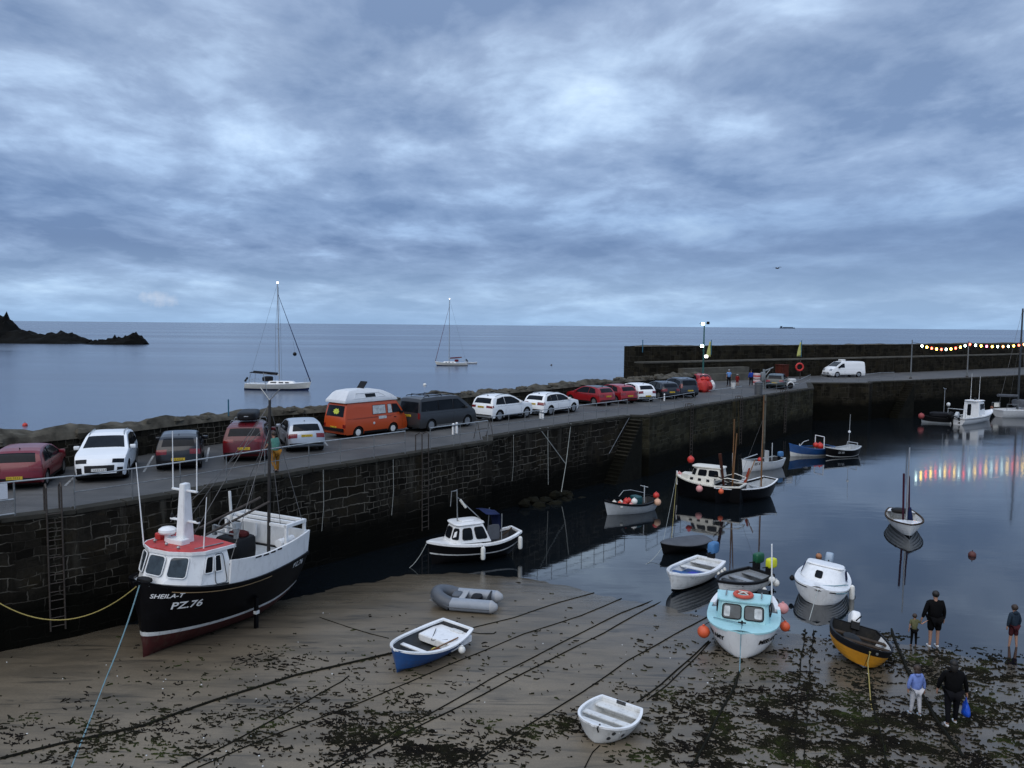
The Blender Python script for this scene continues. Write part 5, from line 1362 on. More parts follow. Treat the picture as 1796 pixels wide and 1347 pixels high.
# ---------- turquoise cabin boat, bow to camera ----------
sb_ = gat(1299, 1152); L = 4.4; hd = math.atan2(-4.0, -1.35)
loc = sb_-Vector((math.cos(hd), math.sin(hd), 0))*(L/2-.30)
H = Hull(3.75, 2.26, .84, x0=.325, sb=.06, ss=.08, wt=.78, rake=.22, srake=.05, fb=3.2, ib=.48, em=.15, eb=.24, kr=.0)
b12 = empty('cabin_boat', (loc.x, loc.y, sb_.z-.03), hd, 'white hulled cabin boat with turquoise cabin and lifebuoy on its roof, aground bow on', 'boat')
ma = H
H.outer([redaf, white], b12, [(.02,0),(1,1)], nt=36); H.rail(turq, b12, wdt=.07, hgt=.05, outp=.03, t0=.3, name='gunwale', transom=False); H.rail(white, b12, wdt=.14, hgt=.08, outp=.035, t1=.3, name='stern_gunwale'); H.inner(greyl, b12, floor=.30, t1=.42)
H.deck(turq, b12, .40, .985, dz=.015, crown=.05)
zd = .88; y0 = .86
base = [Vector(p) for p in ((.05,-y0-.02,zd-.05),(1.10,-y0+.06,zd+.0),(1.25,-y0+.18,zd+.01),(1.36,0,zd+.05),(1.25,y0-.18,zd+.01),(1.10,y0-.06,zd+.0),(.05,y0+.02,zd-.05))]
top = [Vector(p) for p in ((.18,-.80,zd+.62),(.94,-.76,zd+.59),(1.04,-.66,zd+.59),(1.12,0,zd+.61),(1.04,.66,zd+.59),(.94,.76,zd+.59),(.18,.80,zd+.62))]
fixn(loft(MB(), base, top).build('cabin', turq, b12, smooth=False)); qs = quads(base, top)
for i in (2, 3): 
    window(qs[i], .07, .93, .14, .86, b12, glassl, plasticb, o=.03)
    # things seen through the glass: pale curtain / seat backs as real lining behind the pane edge
window(qs[5], .25, .85, .22, .80, b12, glass, plasticb); window(qs[0], .15, .75, .22, .80, b12, glass, plasticb)
for i, (u0,u1) in ((2,(.15,.42)),(3,(.52,.86))):
    pts, n = panel(qs[i], u0, u1, .24, .76, .034); k = len(pts); mb = MB(); mb.add(pts, [tuple(range(k))]); fixn(mb.build('curtain', curtain, b12, smooth=False))
rb = [Vector((p.x*1.0+(.06 if p.x > 0 else -.12), p.y*1.07, p.z)) for p in top]; rt_ = [p+Vector((0,0,.06)) for p in rb]
mb = MB(); loft(mb, rb, rt_); mb.add(rb, [tuple(range(7))[::-1]]); fixn(mb.build('cabin_roof', turq, b12, smooth=False, bevel=.012))
for y in (-.55,.55): MB().tube([(.85,y,zd+.72),(.35,y,zd+.74)], .022, 6).build('grab_rail', steel, b12)
# bitts and cleat
mb = MB(); mb.tube([(1.62,0,zd),(1.62,0,zd+.20)], .03, 6); mb.tube([(1.62,-.12,zd+.14),(1.62,.12,zd+.14)], .025, 6); mb.build('mooring_bitt', plasticb, b12)
MB().tube([(1.62,.0,zd+.12),(1.4,-.5,zd+.08),(1.2,-.9,zd+.05)], .018, 5).build('deck_line', ropeb, b12)
MB().tube([(-.75,.86,zd+.1),(-.80,.80,zd+2.1)], .025, 6).build('whip_aerial', white, b12)
MB().sbox((-1.0,.55,zd+.1),(.5,.4,.6),n=12).build('helm_seat', plasticb, b12)
hulltext(H, 'MISS AMY', .20, .85, .57, 1, plasticb, b12, shear=.15, bold=.010, ex=1.1); hulltext(H, 'MISS AMY', .20, .85, .57, -1, plasticb, b12, shear=.15, bold=.010, ex=1.1)
lbm = mat('faded_red_lifebuoy', (.50,.07,.04), .55, var=.15, dirt=.2)
lb = empty('lifebuoy', Wp(b12, (.66, -.02, zd+.73)), hd, 'red ring lifebuoy lying on the turquoise cabin roof', 'lifebuoy')
def ring(parent, Rr, r_, M=None, seg=28):
    g = [[Vector(((Rr+r_*math.cos(b))*math.cos(a), (Rr+r_*math.cos(b))*math.sin(a), r_*math.sin(b))) for b in [2*math.pi*j/10 for j in range(10)]] for a in [2*math.pi*i/seg for i in range(seg)]]
    mb = MB(); mb.grid(g, closed_u=True, closed_v=True)
    if M is not None: mb.xf(M)
    return fixn(mb.build('ring', lbm, parent))
ring(lb, .27, .06); mb = MB(); mb.tube([(-.18,-.15,.05),(.0,.02,.09),(.17,.16,.05)], .02, 5); mb.tube([(-.15,.14,.05),(.02,-.02,.085),(.15,-.16,.05)], .018, 5); mb.build('grab_line', offw, lb)
Pf = [(H.pt(.80,1,-1)+Vector((.0,-.20,-.36)), .20, orangef, 'large orange ball fender left of the turquoise boat', H.pt(.80,1,-1)),
      (H.pt(.20,1,1)+Vector((0,.16,-.05)), .19, pinkf, 'upper faded pink ball fender right of the turquoise boat', H.pt(.20,1,1)),
      (H.pt(.40,1,1)+Vector((0,.17,-.38)), .165, orangef, 'lower orange ball fender right of the turquoise boat', H.pt(.40,1,1))]
for p, r_, m, lab, tp in Pf: fender(Wp(b12, p), r_, m, lab, top=Wp(b12, tp))

# ---------- white clinker cuddy boat ----------
sb_ = at(1431, 1060, 0); s2 = at(1440, 1016, .55); d_ = (sb_-s2); d_.z = 0; hd = math.atan2(d_.y, d_.x); L = 3.7
loc = sb_-d_.normalized()*(L/2-.25)
H = Hull(3.1, 1.98, .66, x0=.30, sb=.12, ss=.06, wt=.76, rake=.22, fb=3.0, ib=.50, em=.16, eb=.27, kr=.03)
b13 = empty('cabin_boat', (loc.x, loc.y, -.10), hd, 'white clinker boat with a rounded white cuddy and tilted pale outboard at the water edge', 'boat', rx=R(-6))
H.outer([plasticb, white], b13, [(.10,0),(1,1)], planks=9, nt=34); H.rail(plasticb, b13, wdt=.04, hgt=.05, outp=.03, sv=.93, transom=False, name='rubbing_strip'); H.rail(white, b13, wdt=.12, hgt=.06, outp=.02); H.inner(greyl, b13, floor=.35, t1=.4)
H.deck(white, b13, .38, .985, dz=.02, crown=.06)
zd = .70; base = [Vector(p) for p in ((-.35,-.84,zd),(.30,-.82,zd+.02),(.85,-.55,zd+.05),(1.05,0,zd+.08),(.85,.55,zd+.05),(.30,.82,zd+.02),(-.35,.84,zd))]
top = [Vector(p) for p in ((-.30,-.70,zd+.50),(.0,-.70,zd+.48),(.38,-.48,zd+.44),(.50,0,zd+.46),(.38,.48,zd+.44),(.0,.70,zd+.48),(-.30,.70,zd+.50))]
fixn(loft(MB(), base, top).build('cuddy', white, b13, bevel=.05, ang=50)); qs = quads(base, top)
window(qs[2], .52, .98, .30, .80, b13, glass, plasticb) 
window(qs[5], .1, .85, .15, .75, b13, glass, canvasb); window(qs[0], .1, .85, .15, .75, b13, glass, canvasb)
MB().sbox((-.08,0,zd+.51),(.72,1.40,.08),e=.5,n=16).build('cuddy_roof', white, b13)
outboard(b13, -1.38, 0, .85, mat('pale_blue_cowl', (.30,.38,.47), .35), R(-15), 1.05)
MB().tube([H.pt(t,1.0,s_,.06)+Vector((0,0,-.06)) for s_, ts in ((1,(.93,.85,.75)),) for t in ts], .02, 5).build('fender_line', ropeb, b13)
MB().tube([(1.5,0,zd+.1),(1.0,.5,zd+.08),(.4,.92,zd+.05)], .02, 5).build('bow_line', ropeb, b13)
fender(Wp(b13, H.pt(.60,1,-1)+Vector((.0,-.10,-.12))), .10, plasticb, 'black ball fender on the left side of the white clinker cuddy boat')
fender(Wp(b13, H.pt(.50,1,1)+Vector((0,.10,-.20))), .10, whitef, 'white sausage fender on the right side of the white clinker cuddy boat', True, top=Wp(b13, H.pt(.50,1,1)))
fender(Wp(b13, H.pt(.42,1,1)+Vector((0,.14,-.42))), .10, plasticb, 'black ball fender low on the right side of the white clinker cuddy boat')

# ---------- little sailing boat on the water ----------
sb_ = at(1595, 943, 0); s2 = at(1590, 914, .55); d_ = (sb_-s2); d_.z = 0; hd = math.atan2(d_.y, d_.x); L = 4.1
loc = sb_-d_.normalized()*(L/2-.2)
H = Hull(L, 1.75, .70, sb=.14, ss=.06, wt=.62, rake=.2, fb=2.3, em=.38)
b14 = empty('sailing_dinghy', (loc.x, loc.y, -.15), hd, 'small white sailing boat with bare masts afloat alone in the harbour', 'boat')
H.outer([plasticb, whitew], b14, [(.2,0),(1,1)], planks=6); H.rail(woodd, b14, wdt=.06, hgt=.06, outp=.02); H.inner(whitew, b14, floor=.3, t1=.9); H.deck(white, b14, .68, .985, dz=.0); H.deck(white, b14, .0, .16, dz=0, name='stern_deck')
H.thwart(wood, b14, .5, .55); H.thwart(reddk, b14, .42, .45, wdt=.35)
MB().tube([(.55,0,.3),(.55,0,zat(Wp(b14,(.55,0,0)),785)+.15)], [.055,.03], 8).build('mast', alu, b14)
MB().tube([(.35,-.12,.5),(.48,-.2,zat(Wp(b14,(.5,0,0)),826))], .05, 8).build('gaff_spar', mat('plum_sail_cover', (.05,.012,.025), .8), b14)
MB().tube([(.35,.16,.5),(.48,.05,zat(Wp(b14,(.5,0,0)),830))], .04, 8).build('furled_jib', mat('plum_sail_cover', (.05,.012,.025)), b14)
MB().tube([(.3,.2,.6),(.35,.15,1.35)], [.16,.08], 10).build('sail_cover', canvasb, b14)
MB().sbox((-1.1,-.1,.85),(.6,.9,.3),e=.8,n=12).build('bundled_sheet', blackm, b14); MB().tube([(1.2,-.05,.8),(.55,0,1.7)], .01, 4).build('forestay', wirem, b14)

# ---------- yellow and black dinghy aground ----------
sb_ = at(1512, 1176, .05); hd = math.atan2(-2.75, -.55); L = 3.2
sb_ = gat(1514, 1178); s2 = at(1502, 1118, .6); d_ = sb_-s2; d_.z = 0
hd = math.atan2(d_.y, d_.x)+R(2)
L = 2.6; loc = sb_-Vector((math.cos(hd), math.sin(hd), 0))*(L/2-.15)
H = Hull(2.15, 1.78, .60, x0=.225, sb=.10, ss=.05, wt=.78, rake=.16, fb=2.3, ib=.50, em=.17, eb=.30, kr=.03)
b15 = empty('dinghy', (loc.x, loc.y, sb_.z+.08), hd, 'yellow and black clinker dinghy heeled over on the weedy shore', 'boat', rx=R(-13))
H.outer([greyp, yelp, plasticb], b15, [(.10,0),(.70,1),(1,2)], planks=7, nt=34); H.rail(plasticb, b15, wdt=.05, hgt=.05, outp=.02); H.inner(mat('dark_boat_interior', (.02,.02,.02), .7, dirt=.4), b15, floor=.25); 
H.thwart(woodd, b15, .35, .52); H.thwart(woodd, b15, .66, .56); 
MB().sbox((.1,-.25,.42),(.8,.6,.35),e=.8,n=12).build('heap_of_gear', blackm, b15)
g = []
for i in range(9):
    t = .15+.5*i/8; g.append([H.pt(t, v, 1)+Vector((0,-.05,0)) for v in (.45,.7,.97)])
fixn(MB().grid(g).build('inner_lining', whitew, b15))
outboard(b15, -.86, 0, .62, white, R(-38), 1.0)
MB().sbox(H.pt(.985,.86,1)+Vector((.02,0,0)), (.05,.07,.07), n=8).build('bow_ring', steel, b15)

# ---------- white tender aground ----------
sb_ = gat(1041, 1305); s2 = at(1088, 1237, .52); d_ = sb_-s2; d_.z = 0; hd = math.atan2(d_.y, d_.x); L = d_.length+.15
loc = sb_-d_.normalized()*(L/2-.12)
H = Hull(L, 1.46, .44, sb=.10, ss=.02, wt=.78, rake=.16, fb=2.2, ib=.52, em=.17, eb=.27, kr=.03)
b16 = empty('dinghy', (loc.x, loc.y, sb_.z-.02), hd, 'small empty white rowing dinghy with scuffed hull aground on the bare sand', 'boat', rx=R(-3), ry=R(-1))
scuff = mat('scuffed_white_hull', (.52,.52,.50), .5, var=.15, dirt=.8, vs=2.4, bump=.1)
H.outer([scuff], b16, [(1,0)], nt=34); H.rail(white, b16, wdt=.055, hgt=.05, outp=.02); H.inner(whitew, b16, floor=.12, th=.03)
H.thwart(whitew, b16, .50, .36, wdt=.20); H.thwart(whitew, b16, .74, .36, wdt=.18); H.thwart(whitew, b16, .12, .34, wdt=.30)
H.deck(white, b16, .90, .985, dz=0, crown=.01)
MB().box((-L/2+.03,0,.42),(.03,.26,.14)).build('motor_pad', dkgrey, b16); MB().box((H.pt(.4,.5,1).x,0,.22),(.06,1.1,.2)).build('thwart_knee', whitew, b16)
MB().tube([H.pt(.99,1,1)+Vector((-.1,0,.02)), H.pt(.99,1,1)+Vector((.05,0,-.02)), H.pt(.99,.75,1)+Vector((.05,.03,0))], .02, 5).build('painter_knot', plasticb, b16)
for (t, v) in ((.90,.42),(.86,.72),(.70,.55)):
    q = H.pt(t, v, 1, .004); n_ = (H.pt(t+.02,v,1)-H.pt(t-.02,v,1)).cross(H.pt(t,v+.05,1)-H.pt(t,v-.05,1)).normalized()
    if n_.y < 0: n_ = -n_
    M = Matrix.Translation(q)@n_.to_track_quat('Z','Y').to_matrix().to_4x4(); mb = MB(); mb.ball((0,0,0), .055, 10, sc=(1,1,.12), rough=.3); mb.xf(M); mb.build('scuff_patch', dkgrey, b16)

# ---------- blue dinghy aground ----------
sb_ = gat(695, 1181); s2 = at(797, 1101, .62); d_ = sb_-s2; d_.z = 0; hd = math.atan2(d_.y, d_.x); L = d_.length+.25
loc = sb_-d_.normalized()*(L/2-.12)
H = Hull(L, 1.62, .52, sb=.26, ss=.06, wt=.74, rake=.14, fb=2.3, ib=.60, em=.32, eb=.55, kr=.03)
b17 = empty('dinghy', (loc.x, loc.y, sb_.z-.02), hd, 'blue dinghy with white gunwale and a white ball fender aground on the sand', 'boat', rx=R(-4))
H.outer([bluep], b17, [(1,0)], planks=5, nt=34, po=.010); H.rail(white, b17, wdt=.09, hgt=.055, outp=.025); H.inner(dkgrey, b17, floor=.14)
H.thwart(white, b17, .66, .42, wdt=.16); 
mb = MB(); y = H.pt(.22,.8,1).y-.04; fixn(mb.box((-L/2+L*.21,0,.34),(L*.34,2*y,.22)).build('stern_locker', white, b17, bevel=.02))
MB().sbox((-L/2+L*.08,.15,.46),(.20,.5,.06),e=.5,n=12).build('crumpled_sheet', whitew, b17)
MB().box((-L/2+.02,0,.54),(.05,.32,.12)).build('motor_pad', greyl, b17)
MB().tube([(-L*.28,.52,.50),(L*.18,.30,.40)], .022, 6).build('oar', wood, b17); MB().sbox((0,.35,.30),(.22,.16,.2),n=10).build('small_anchor', mat('rusty_orange', (.25,.07,.02), .8), b17)
MB().sbox((-.1,.22,.24),(.2,.2,.16),n=10).build('bailer', mat('yellow_plastic', (.45,.38,.05), .5), b17)
MB().tube([(-L*.30,-.40,.50),(-L*.1,-.1,.42),(-L*.2,.3,.45)], .012, 5).build('loose_line', plasticb, b17)
fender(Wp(b17, H.pt(.34,1,1)+Vector((0,.14,-.16))), .115, whitef, 'white ball fender hanging on the blue dinghy', top=Wp(b17, H.pt(.34,1,1)))

# ---------- grey inflatable ----------
a = gat(752, 1072); b = gat(864, 1072)
tub = mat('grey_hypalon', (.24,.27,.31), .45, var=.08, vs=5); tubd = mat('dark_grey_hypalon', (.075,.085,.10), .5, var=.1); tubl = mat('light_grey_hypalon', (.34,.35,.36), .5, var=.1)
hd = math.atan2(.12, -1)+R(-4); loc = (a+b)/2; L = 2.35
ib = empty('inflatable_boat', (loc.x, loc.y+.45, loc.z), hd, 'grey inflatable dinghy with dark bow tubes lying on the sand', 'boat', rx=R(-3))
path = []
W_ = .47
for i in range(9): path.append(Vector((-L/2+i*(L*.62)/8, W_, .28)))
for i in range(1, 9):
    an = math.pi*i/9; path.append(Vector((-L/2+L*.62+.62*math.sin(an), W_*math.cos(an), .28+.20*math.sin(an))))
for i in range(9): path.append(Vector((-L/2+(8-i)*(L*.62)/8, -W_, .28)))
rs = [.20]*len(path)
def seg(i0, i1, m, nm, rr=.235): MB().tube(path[i0:i1+1], rr, 14).build(nm, m, ib)
seg(0, 8, tub, 'side_tube', .23); seg(17, 25, tub, 'side_tube', .23); seg(8, 17, tubd, 'bow_tube', .238)
for y in (W_, -W_): MB().lathe([(.23,0),(.222,.05),(.12,.22),(.06,.26),(.01,.27)], (0,0,0), 14, M=Matrix.Rotation(R(-90),3,'Y')).xf(Matrix.Translation((-L/2,y,.28))).build('tube_end_cone', tubl, ib)
mb = MB(); mb.tube([p+Vector((0, (.225 if p.y > 0 else -.225)*min(1, abs(p.y)/.4), -.03))+(Vector((.215,0,0)) if abs(p.y) < .3 else Vector((0,0,0))) for p in path], .022, 6); mb.build('rubbing_strake', tubd, ib)
fixn(MB().box((-.25,0,.16),(L*.72,1.0,.08)).build('floor', tubd, ib)); MB().box((-L/2+.15,0,.33),(.05,.85,.42)).build('transom', dkgrey, ib, bevel=.02)
MB().box((-.10,0,.46),(.22,1.08,.04)).build('seat', tubl, ib, bevel=.01); MB().sbox((.15,0,.36),(.35,.5,.35),e=.4,n=12).build('fuel_tank', tubd, ib)
MB().sbox((-.6,.1,.42),(.4,.5,.25),e=.6,n=12).build('kit_bag', plasticb, ib)
MB().sbox((.85,0,.62),(.16,.4,.05),n=10).build('bow_handle', tubl, ib)
fixn(MB().grid([[Vector((x, y*.40, .02+.12*abs(y)+ .20*max(0,(x-.3)/.8)**2)) for y in (-1,-.5,0,.5,1)] for x in (-1.1,-.5,0,.4,.8,1.1)]).build('hull_bottom', tubl, ib))

# ---------- far right boats ----------
loc, hd, L = frame_boat((1623,741), 0, (1668,743), 0)
L = 3.6
H = Hull(L, 1.7, .85, sb=.2, wt=.7, rake=.2)
b18 = empty('open_fishing_boat', (loc.x, loc.y, -.2), hd, 'dark open fishing boat with a red float, leftmost of the boats under the far quay', 'boat')
H.outer([greyl, plasticb], b18, [(.42,0),(1,1)]); H.rail(plasticb, b18, wdt=.1, hgt=.08); H.inner(dkgrey, b18, floor=.4)
MB().sbox((-.2,0,1.15),(2.2,1.3,.55),e=.5,n=14).build('canopy', canvask, b18); MB().tube([(-.5,0,1.2),(-.5,0,4.0)], .03, 6).build('mast', alu, b18); MB().tube([(-.5,-.9,4.0),(-.5,.0,4.0),(-.5,.9,4.05)], .03, 6).build('aerial_frame', alu, b18)
MB().ball((-.9,.1,2.3), .2, 10, sc=(1,1,1.1)).build('radar_reflector', whitew, b18)
mb = MB(); mb.sbox((-1.1,.3,1.0),(.5,.4,.5),n=10); mb.build('pot_hauler', steel, b18)
fender(Wp(b18, (L/2-.05,.5,.95)), .32, mat('dull_red_float', (.28,.05,.05), .6), 'large dull red float on the bow of the dark boat under the far quay', cat='buoy')
loc, hd, L = frame_boat((1739,736), 0, (1676,745), 0)
H = Hull(L, 2.3, .95, sb=.42, ss=.0, wt=.85, rake=.6, em=.3)
b19 = empty('cabin_boat', (loc.x, loc.y, -.2), hd, 'white motor boat with upright wheelhouse and outboards under the far quay', 'boat')
H.outer([white, plasticb], b19, [(.80,0),(.86,1),(1,0)]); H.rail(white, b19, wdt=.15, hgt=.07); H.inner(greyl, b19, floor=.5, t1=.5); H.deck(white, b19, .48, .985, dz=.02)
zd = 1.0; base = [Vector(p) for p in ((-.9,-.85,.6),(.9,-.75,zd),(1.7,-.45,zd+.08),(1.7,.45,zd+.08),(.9,.75,zd),(-.9,.85,.6))]; top = [Vector(p) for p in ((-.85,-.75,2.55),(.55,-.68,2.5),(.85,-.4,2.45),(.85,.4,2.45),(.55,.68,2.5),(-.85,.75,2.55))]
fixn(loft(MB(), base, top).build('wheelhouse', white, b19, bevel=.04, ang=25)); qs = quads(base, top)
for i in (0,4): window(qs[i], (.25 if i == 0 else .08), (.55 if i == 0 else .38), .52, .86, b19, glass, plasticb) ; window(qs[i], (.62 if i == 0 else .45), (.92 if i == 0 else .72), .52, .86, b19, glass, plasticb)
for i in (1,2,3): window(qs[i], .08, .92, .45, .85, b19, glass, plasticb)
window((base[5],base[0],top[0],top[5]), .25, .5, .2, .85, b19, glass, None, name='cabin_door')
MB().sbox((-.1,0,2.62),(2.0,1.6,.14),e=.4,n=14).build('wheelhouse_roof', white, b19)
for x, y, z1 in ((-.2,.4,5.6),(.2,-.3,5.3)): MB().tube([(x,y,2.6),(x+.05,y,z1)], [.025,.012], 6).build('whip_aerial', white, b19)
MB().ball((0,0,2.8), .16, 10, sc=(1,1,.8)).build('radar_dome', plasticb, b19)
outboard(b19, -L/2-.2, .35, 1.0, plasticb, R(-30), 1.4); outboard(b19, -L/2-.25, -.35, 1.2, greyl, R(-45), 1.2)
mb = MB(); mb.tube([(-L/2+.1,-.9,.9),(-L/2+.1,-.9,1.9),(-L/2+.1,.9,1.9),(-L/2+.1,.9,.9)], .04, 6); mb.build('stern_gantry', greyl, b19)
loc = at(1748, 732, 0); hd = R(12); L = 9.2; d_ = Vector((math.cos(hd), math.sin(hd), 0))
H = Hull(L, 3.0, 1.15, sb=.2, ss=.0, wt=.62, rake=1.1, srake=.35, em=.42, eb=.8)
b20 = empty('moored_yacht', (loc.x+d_.x*L/2, loc.y+d_.y*L/2, -.25), hd, 'white yacht with grey sail cover cut off by the right edge', 'yacht')
H.outer([plasticb, white], b20, [(.2,0),(1,1)]); H.rail(white, b20, wdt=.2, hgt=.06); H.deck(white, b20, .0, .985, dz=.0, nt=18)
fixn(loft(MB(), [Vector(p) for p in ((-.9,-.9,1.15),(2.6,-.6,1.2),(2.6,.6,1.2),(-.9,.9,1.15))], [Vector(p) for p in ((-.8,-.75,1.62),(2.2,-.45,1.5),(2.2,.45,1.5),(-.8,.75,1.62))]).build('coachroof', white, b20, bevel=.04, ang=25))
MB().sbox((-1.5,0,1.9),(1.1,1.7,.9),e=.5,n=14).build('spray_hood', canvasg, b20)
mb = MB(); mb.tube([(-4.3,-1.1,1.2),(-4.3,-1.1,1.9),(-3.0,-1.3,1.9),(-3.0,-1.3,1.2)], .025, 6); mb.tube([(-4.3,1.1,1.2),(-4.3,1.1,1.9),(-3.0,1.3,1.9),(-3.0,1.3,1.2)], .025, 6); mb.build('pushpit_rail', steel, b20)
MB().box((-3.6,1.15,1.6),(.7,.06,.5)).build('rail_dodger', offw, b20)
mq = Wp(b20, (-1.8,0,0)); zt_ = zat(mq, 541)+.25
MB().tube([(-1.8,0,1.2),(-1.8,0,zt_)], [.12,.09], 8).build('mast', mat('dark_mast', (.05,.055,.06), .4, .4), b20); MB().tube([(-1.9,0,2.75),(-4.6,0,2.85)], .17, 10).build('sail_cover', canvasg, b20)
MB().tube([(-1.8,0,zt_),(3.9,0,1.4)], .02, 5).build('forestay', wirem, b20); MB().tube([(-1.8,0,zt_),(-4.5,0,1.3)], .015, 5).build('backstay', wirem, b20)
for y in (-1.3,1.3): MB().tube([(-1.8,0,zt_*.8),(-1.8,y,1.2)], .012, 4).build('shroud', wirem, b20)
fender(Wp(b20, (-4.4,1.0,1.3)), .18, mat('brown_buoy', (.16,.06,.03), .6), 'brown buoy on the stern rail of the moored yacht', cat='buoy')

# ---------- yachts at anchor outside ----------
def yacht(px0, px1, pyw, bow_right, label, bim, mtop, mfrac, redc=False):
    a = at(px0, pyw, 0); b = at(px1, pyw, 0); L = (b-a).length; c = (a+b)/2; hd = 0 if bow_right else math.pi
    hd += R(-6 if bow_right else 8)
    H = Hull(L, L*.30, 1.25 if L > 9 else 1.0, sb=.35, ss=.02, wt=.75, rake=.5, srake=-.45, em=.40, eb=.8)
    r = empty('anchored_yacht', (c.x, c.y, -.28), hd, label, 'yacht')
    H.outer([canvasb, offw], r, [(.40,0),(1,1)], nt=24); H.rail(white, r, wdt=.15, hgt=.06); H.deck(white, r, 0, .985, dz=0, nt=18)
    z = H.D; s = L/10.3
    fixn(loft(MB(), [Vector((x*s, y*s, z)) for x, y in ((-1.6,-1.0),(2.8,-.6),(2.8,.6),(-1.6,1.0))], [Vector((x*s, y*s, z+.45*s)) for x, y in ((-1.4,-.85),(2.2,-.42),(2.2,.42),(-1.4,.85))]).build('coachroof', white, r, bevel=.05, ang=25))
    for k, (x0_, x1_) in enumerate(((-1.1,-.2),(.2,.9),(1.2,1.8))):
        for sg in (-1,1): MB().box(((x0_+x1_)/2*s, sg*(.92-.10*((x0_+x1_)/2+1.5)/1.4*.9)*s, z+.25*s), ((x1_-x0_)*s,.03,.16*s), rz=-sg*.1).build('cabin_window', glass, r)
    mxx = mfrac*s; P = Wp(r, (mxx,0,0)); zt = zat(P, mtop)+.28
    MB().tube([(mxx,0,z),(mxx-.1,0,zt)], [.11*s,.08*s], 8).build('mast', alu, r)
    lm_ = MB(); lm_.ball((mxx-.1,0,zt+.12), .13*s+.04, 10); lm_.build('anchor_light', mat('anchor_lamp', (.9,.8,.7), emis=(1,.82,.65), es=3.0), r)
    f = MB(); f.tube([(mxx-.1,0,z+(zt-z)*.90),(L*.49,0,z+.35)], [.03,.09*s], 6); f.build('furled_genoa', canvasb if not redc else mat('dark_red_canvas', (.10,.01,.02), .8), r)
    for y in (-1,1):
        MB().tube([(mxx,0,zt*.97),(mxx-.1,y*1.0*s,z+(zt-z)*.55),(mxx-.15,y*1.35*s,z)], .018, 4).build('shroud', wirem, r); MB().tube([(mxx,0,z+(zt-z)*.55),(mxx,y*1.0*s,z+(zt-z)*.55)], .03, 5).build('spreader', alu, r)
    MB().tube([(mxx-.1,0,zt),(-L*.49,0,z+.1)], .015, 4).build('backstay', wirem, r)
    MB().tube([(mxx-.1,0,z+1.35*s),(mxx-4.2*s,0,z+1.65*s)], .08*s, 8).build('boom', alu, r); MB().tube([(mxx-.3,0,z+1.55*s),(mxx-4.2*s,0,z+1.85*s)], [.22*s,.16*s], 10).build('sail_cover', canvask if not redc else mat('dark_red_canvas', (.10,.01,.02)), r)
    MB().sbox((-1.9*s,0,z+.75*s),(1.3*s,2.0*s,.8*s),e=.5,n=14).build('spray_hood', canvask if not redc else mat('dark_red_canvas', (.10,.01,.02)), r)
    if bim: 
        MB().sbox((-3.6*s,0,z+1.75*s),(1.9*s,2.2*s,.16*s),e=.4,n=14).build('bimini', canvask, r)
        for sg in (-1,1): MB().tube([(-4.5*s,sg*1.0*s,z),(-4.3*s,sg*1.0*s,z+1.75*s)], .03, 5).build('bimini_pole', steel, r)
    mb = MB(); pts = [(-.48*L,.9*s,z),(-.48*L,.9*s,z+.6),(-.36*L,1.2*s,z+.6)]; mb.tube(pts, .025, 5); mb.tube([(x,-y,q) for x,y,q in pts], .025, 5)
    mb.tube([(.40*L,.45*s,z+.3),(.42*L,.4*s,z+.95),(.50*L,0,z+1.0),(.42*L,-.4*s,z+.95),(.40*L,-.45*s,z+.3)], .025, 5); mb.build('guard_rail', steel, r)
    MB().tube([(-L/2+.1,-.3,z+.9),(-L/2-.35,-.3,z+.3)], .16, 8).build('outboard_on_rail', plasticb, r)
    return r
y1 = yacht(431, 549, 684, True, 'nearer anchored yacht with black boom cover and a lit masthead, left on the sea', True, 497, -.0, )
y2 = yacht(763, 818, 641.5, False, 'farther anchored yacht with dark red canvas in the middle of the sea', False, 525, .6, True)
P = at(826, 638, 0); H = Hull(3.4, 1.5, .45, sb=.2, wt=.8, rake=.3); td = empty('tender', (P.x, P.y, -.1), R(180), 'tiny white tender trailing behind the farther yacht', 'boat')
H.outer([white], td, [(1,0)], nt=16); H.inner(greyl, td, floor=.15, nt=10); H.rail(white, td, wdt=.1, hgt=.06)
P = vis(517, 621, 121.0); o = MB().ball((0,0,0), .30, 14).build('anchor_ball', plasticb); o.location = P
MB().tube([(0,0,.28),(-.2,0,1.9)], .012, 4).build('halyard', wirem, o); tag(o, 'black anchor ball hoisted in front of the mast of the nearer yacht', 'anchor ball')
# ================= PEOPLE =================
def skinmesh(name, verts, edges, radii, m, parent, sub=1, root=0):
    me = bpy.data.meshes.new(name); me.from_pydata(verts, edges, []); o = bpy.data.objects.new(name, me); COL.objects.link(o)
    sm_ = o.modifiers.new('skin', 'SKIN'); sm_.use_smooth_shade = True
    for i, r_ in enumerate(radii):
        sv = me.skin_vertices[0].data[i]; sv.radius = (r_, r_) if not isinstance(r_, tuple) else r_; sv.use_root = (i == root)
    ss = o.modifiers.new('sub', 'SUBSURF'); ss.levels = ss.render_levels = sub
    dg = bpy.context.evaluated_depsgraph_get(); dg.update()
    nm = bpy.data.meshes.new_from_object(o.evaluated_get(dg)); nm.name = name
    bpy.data.objects.remove(o); bpy.data.meshes.remove(me)
    nm.materials.clear(); nm.materials.append(m); nm.polygons.foreach_set('use_smooth', [True]*len(nm.polygons))
    ob = bpy.data.objects.new(name, nm); COL.objects.link(ob); ob.parent = parent; return ob
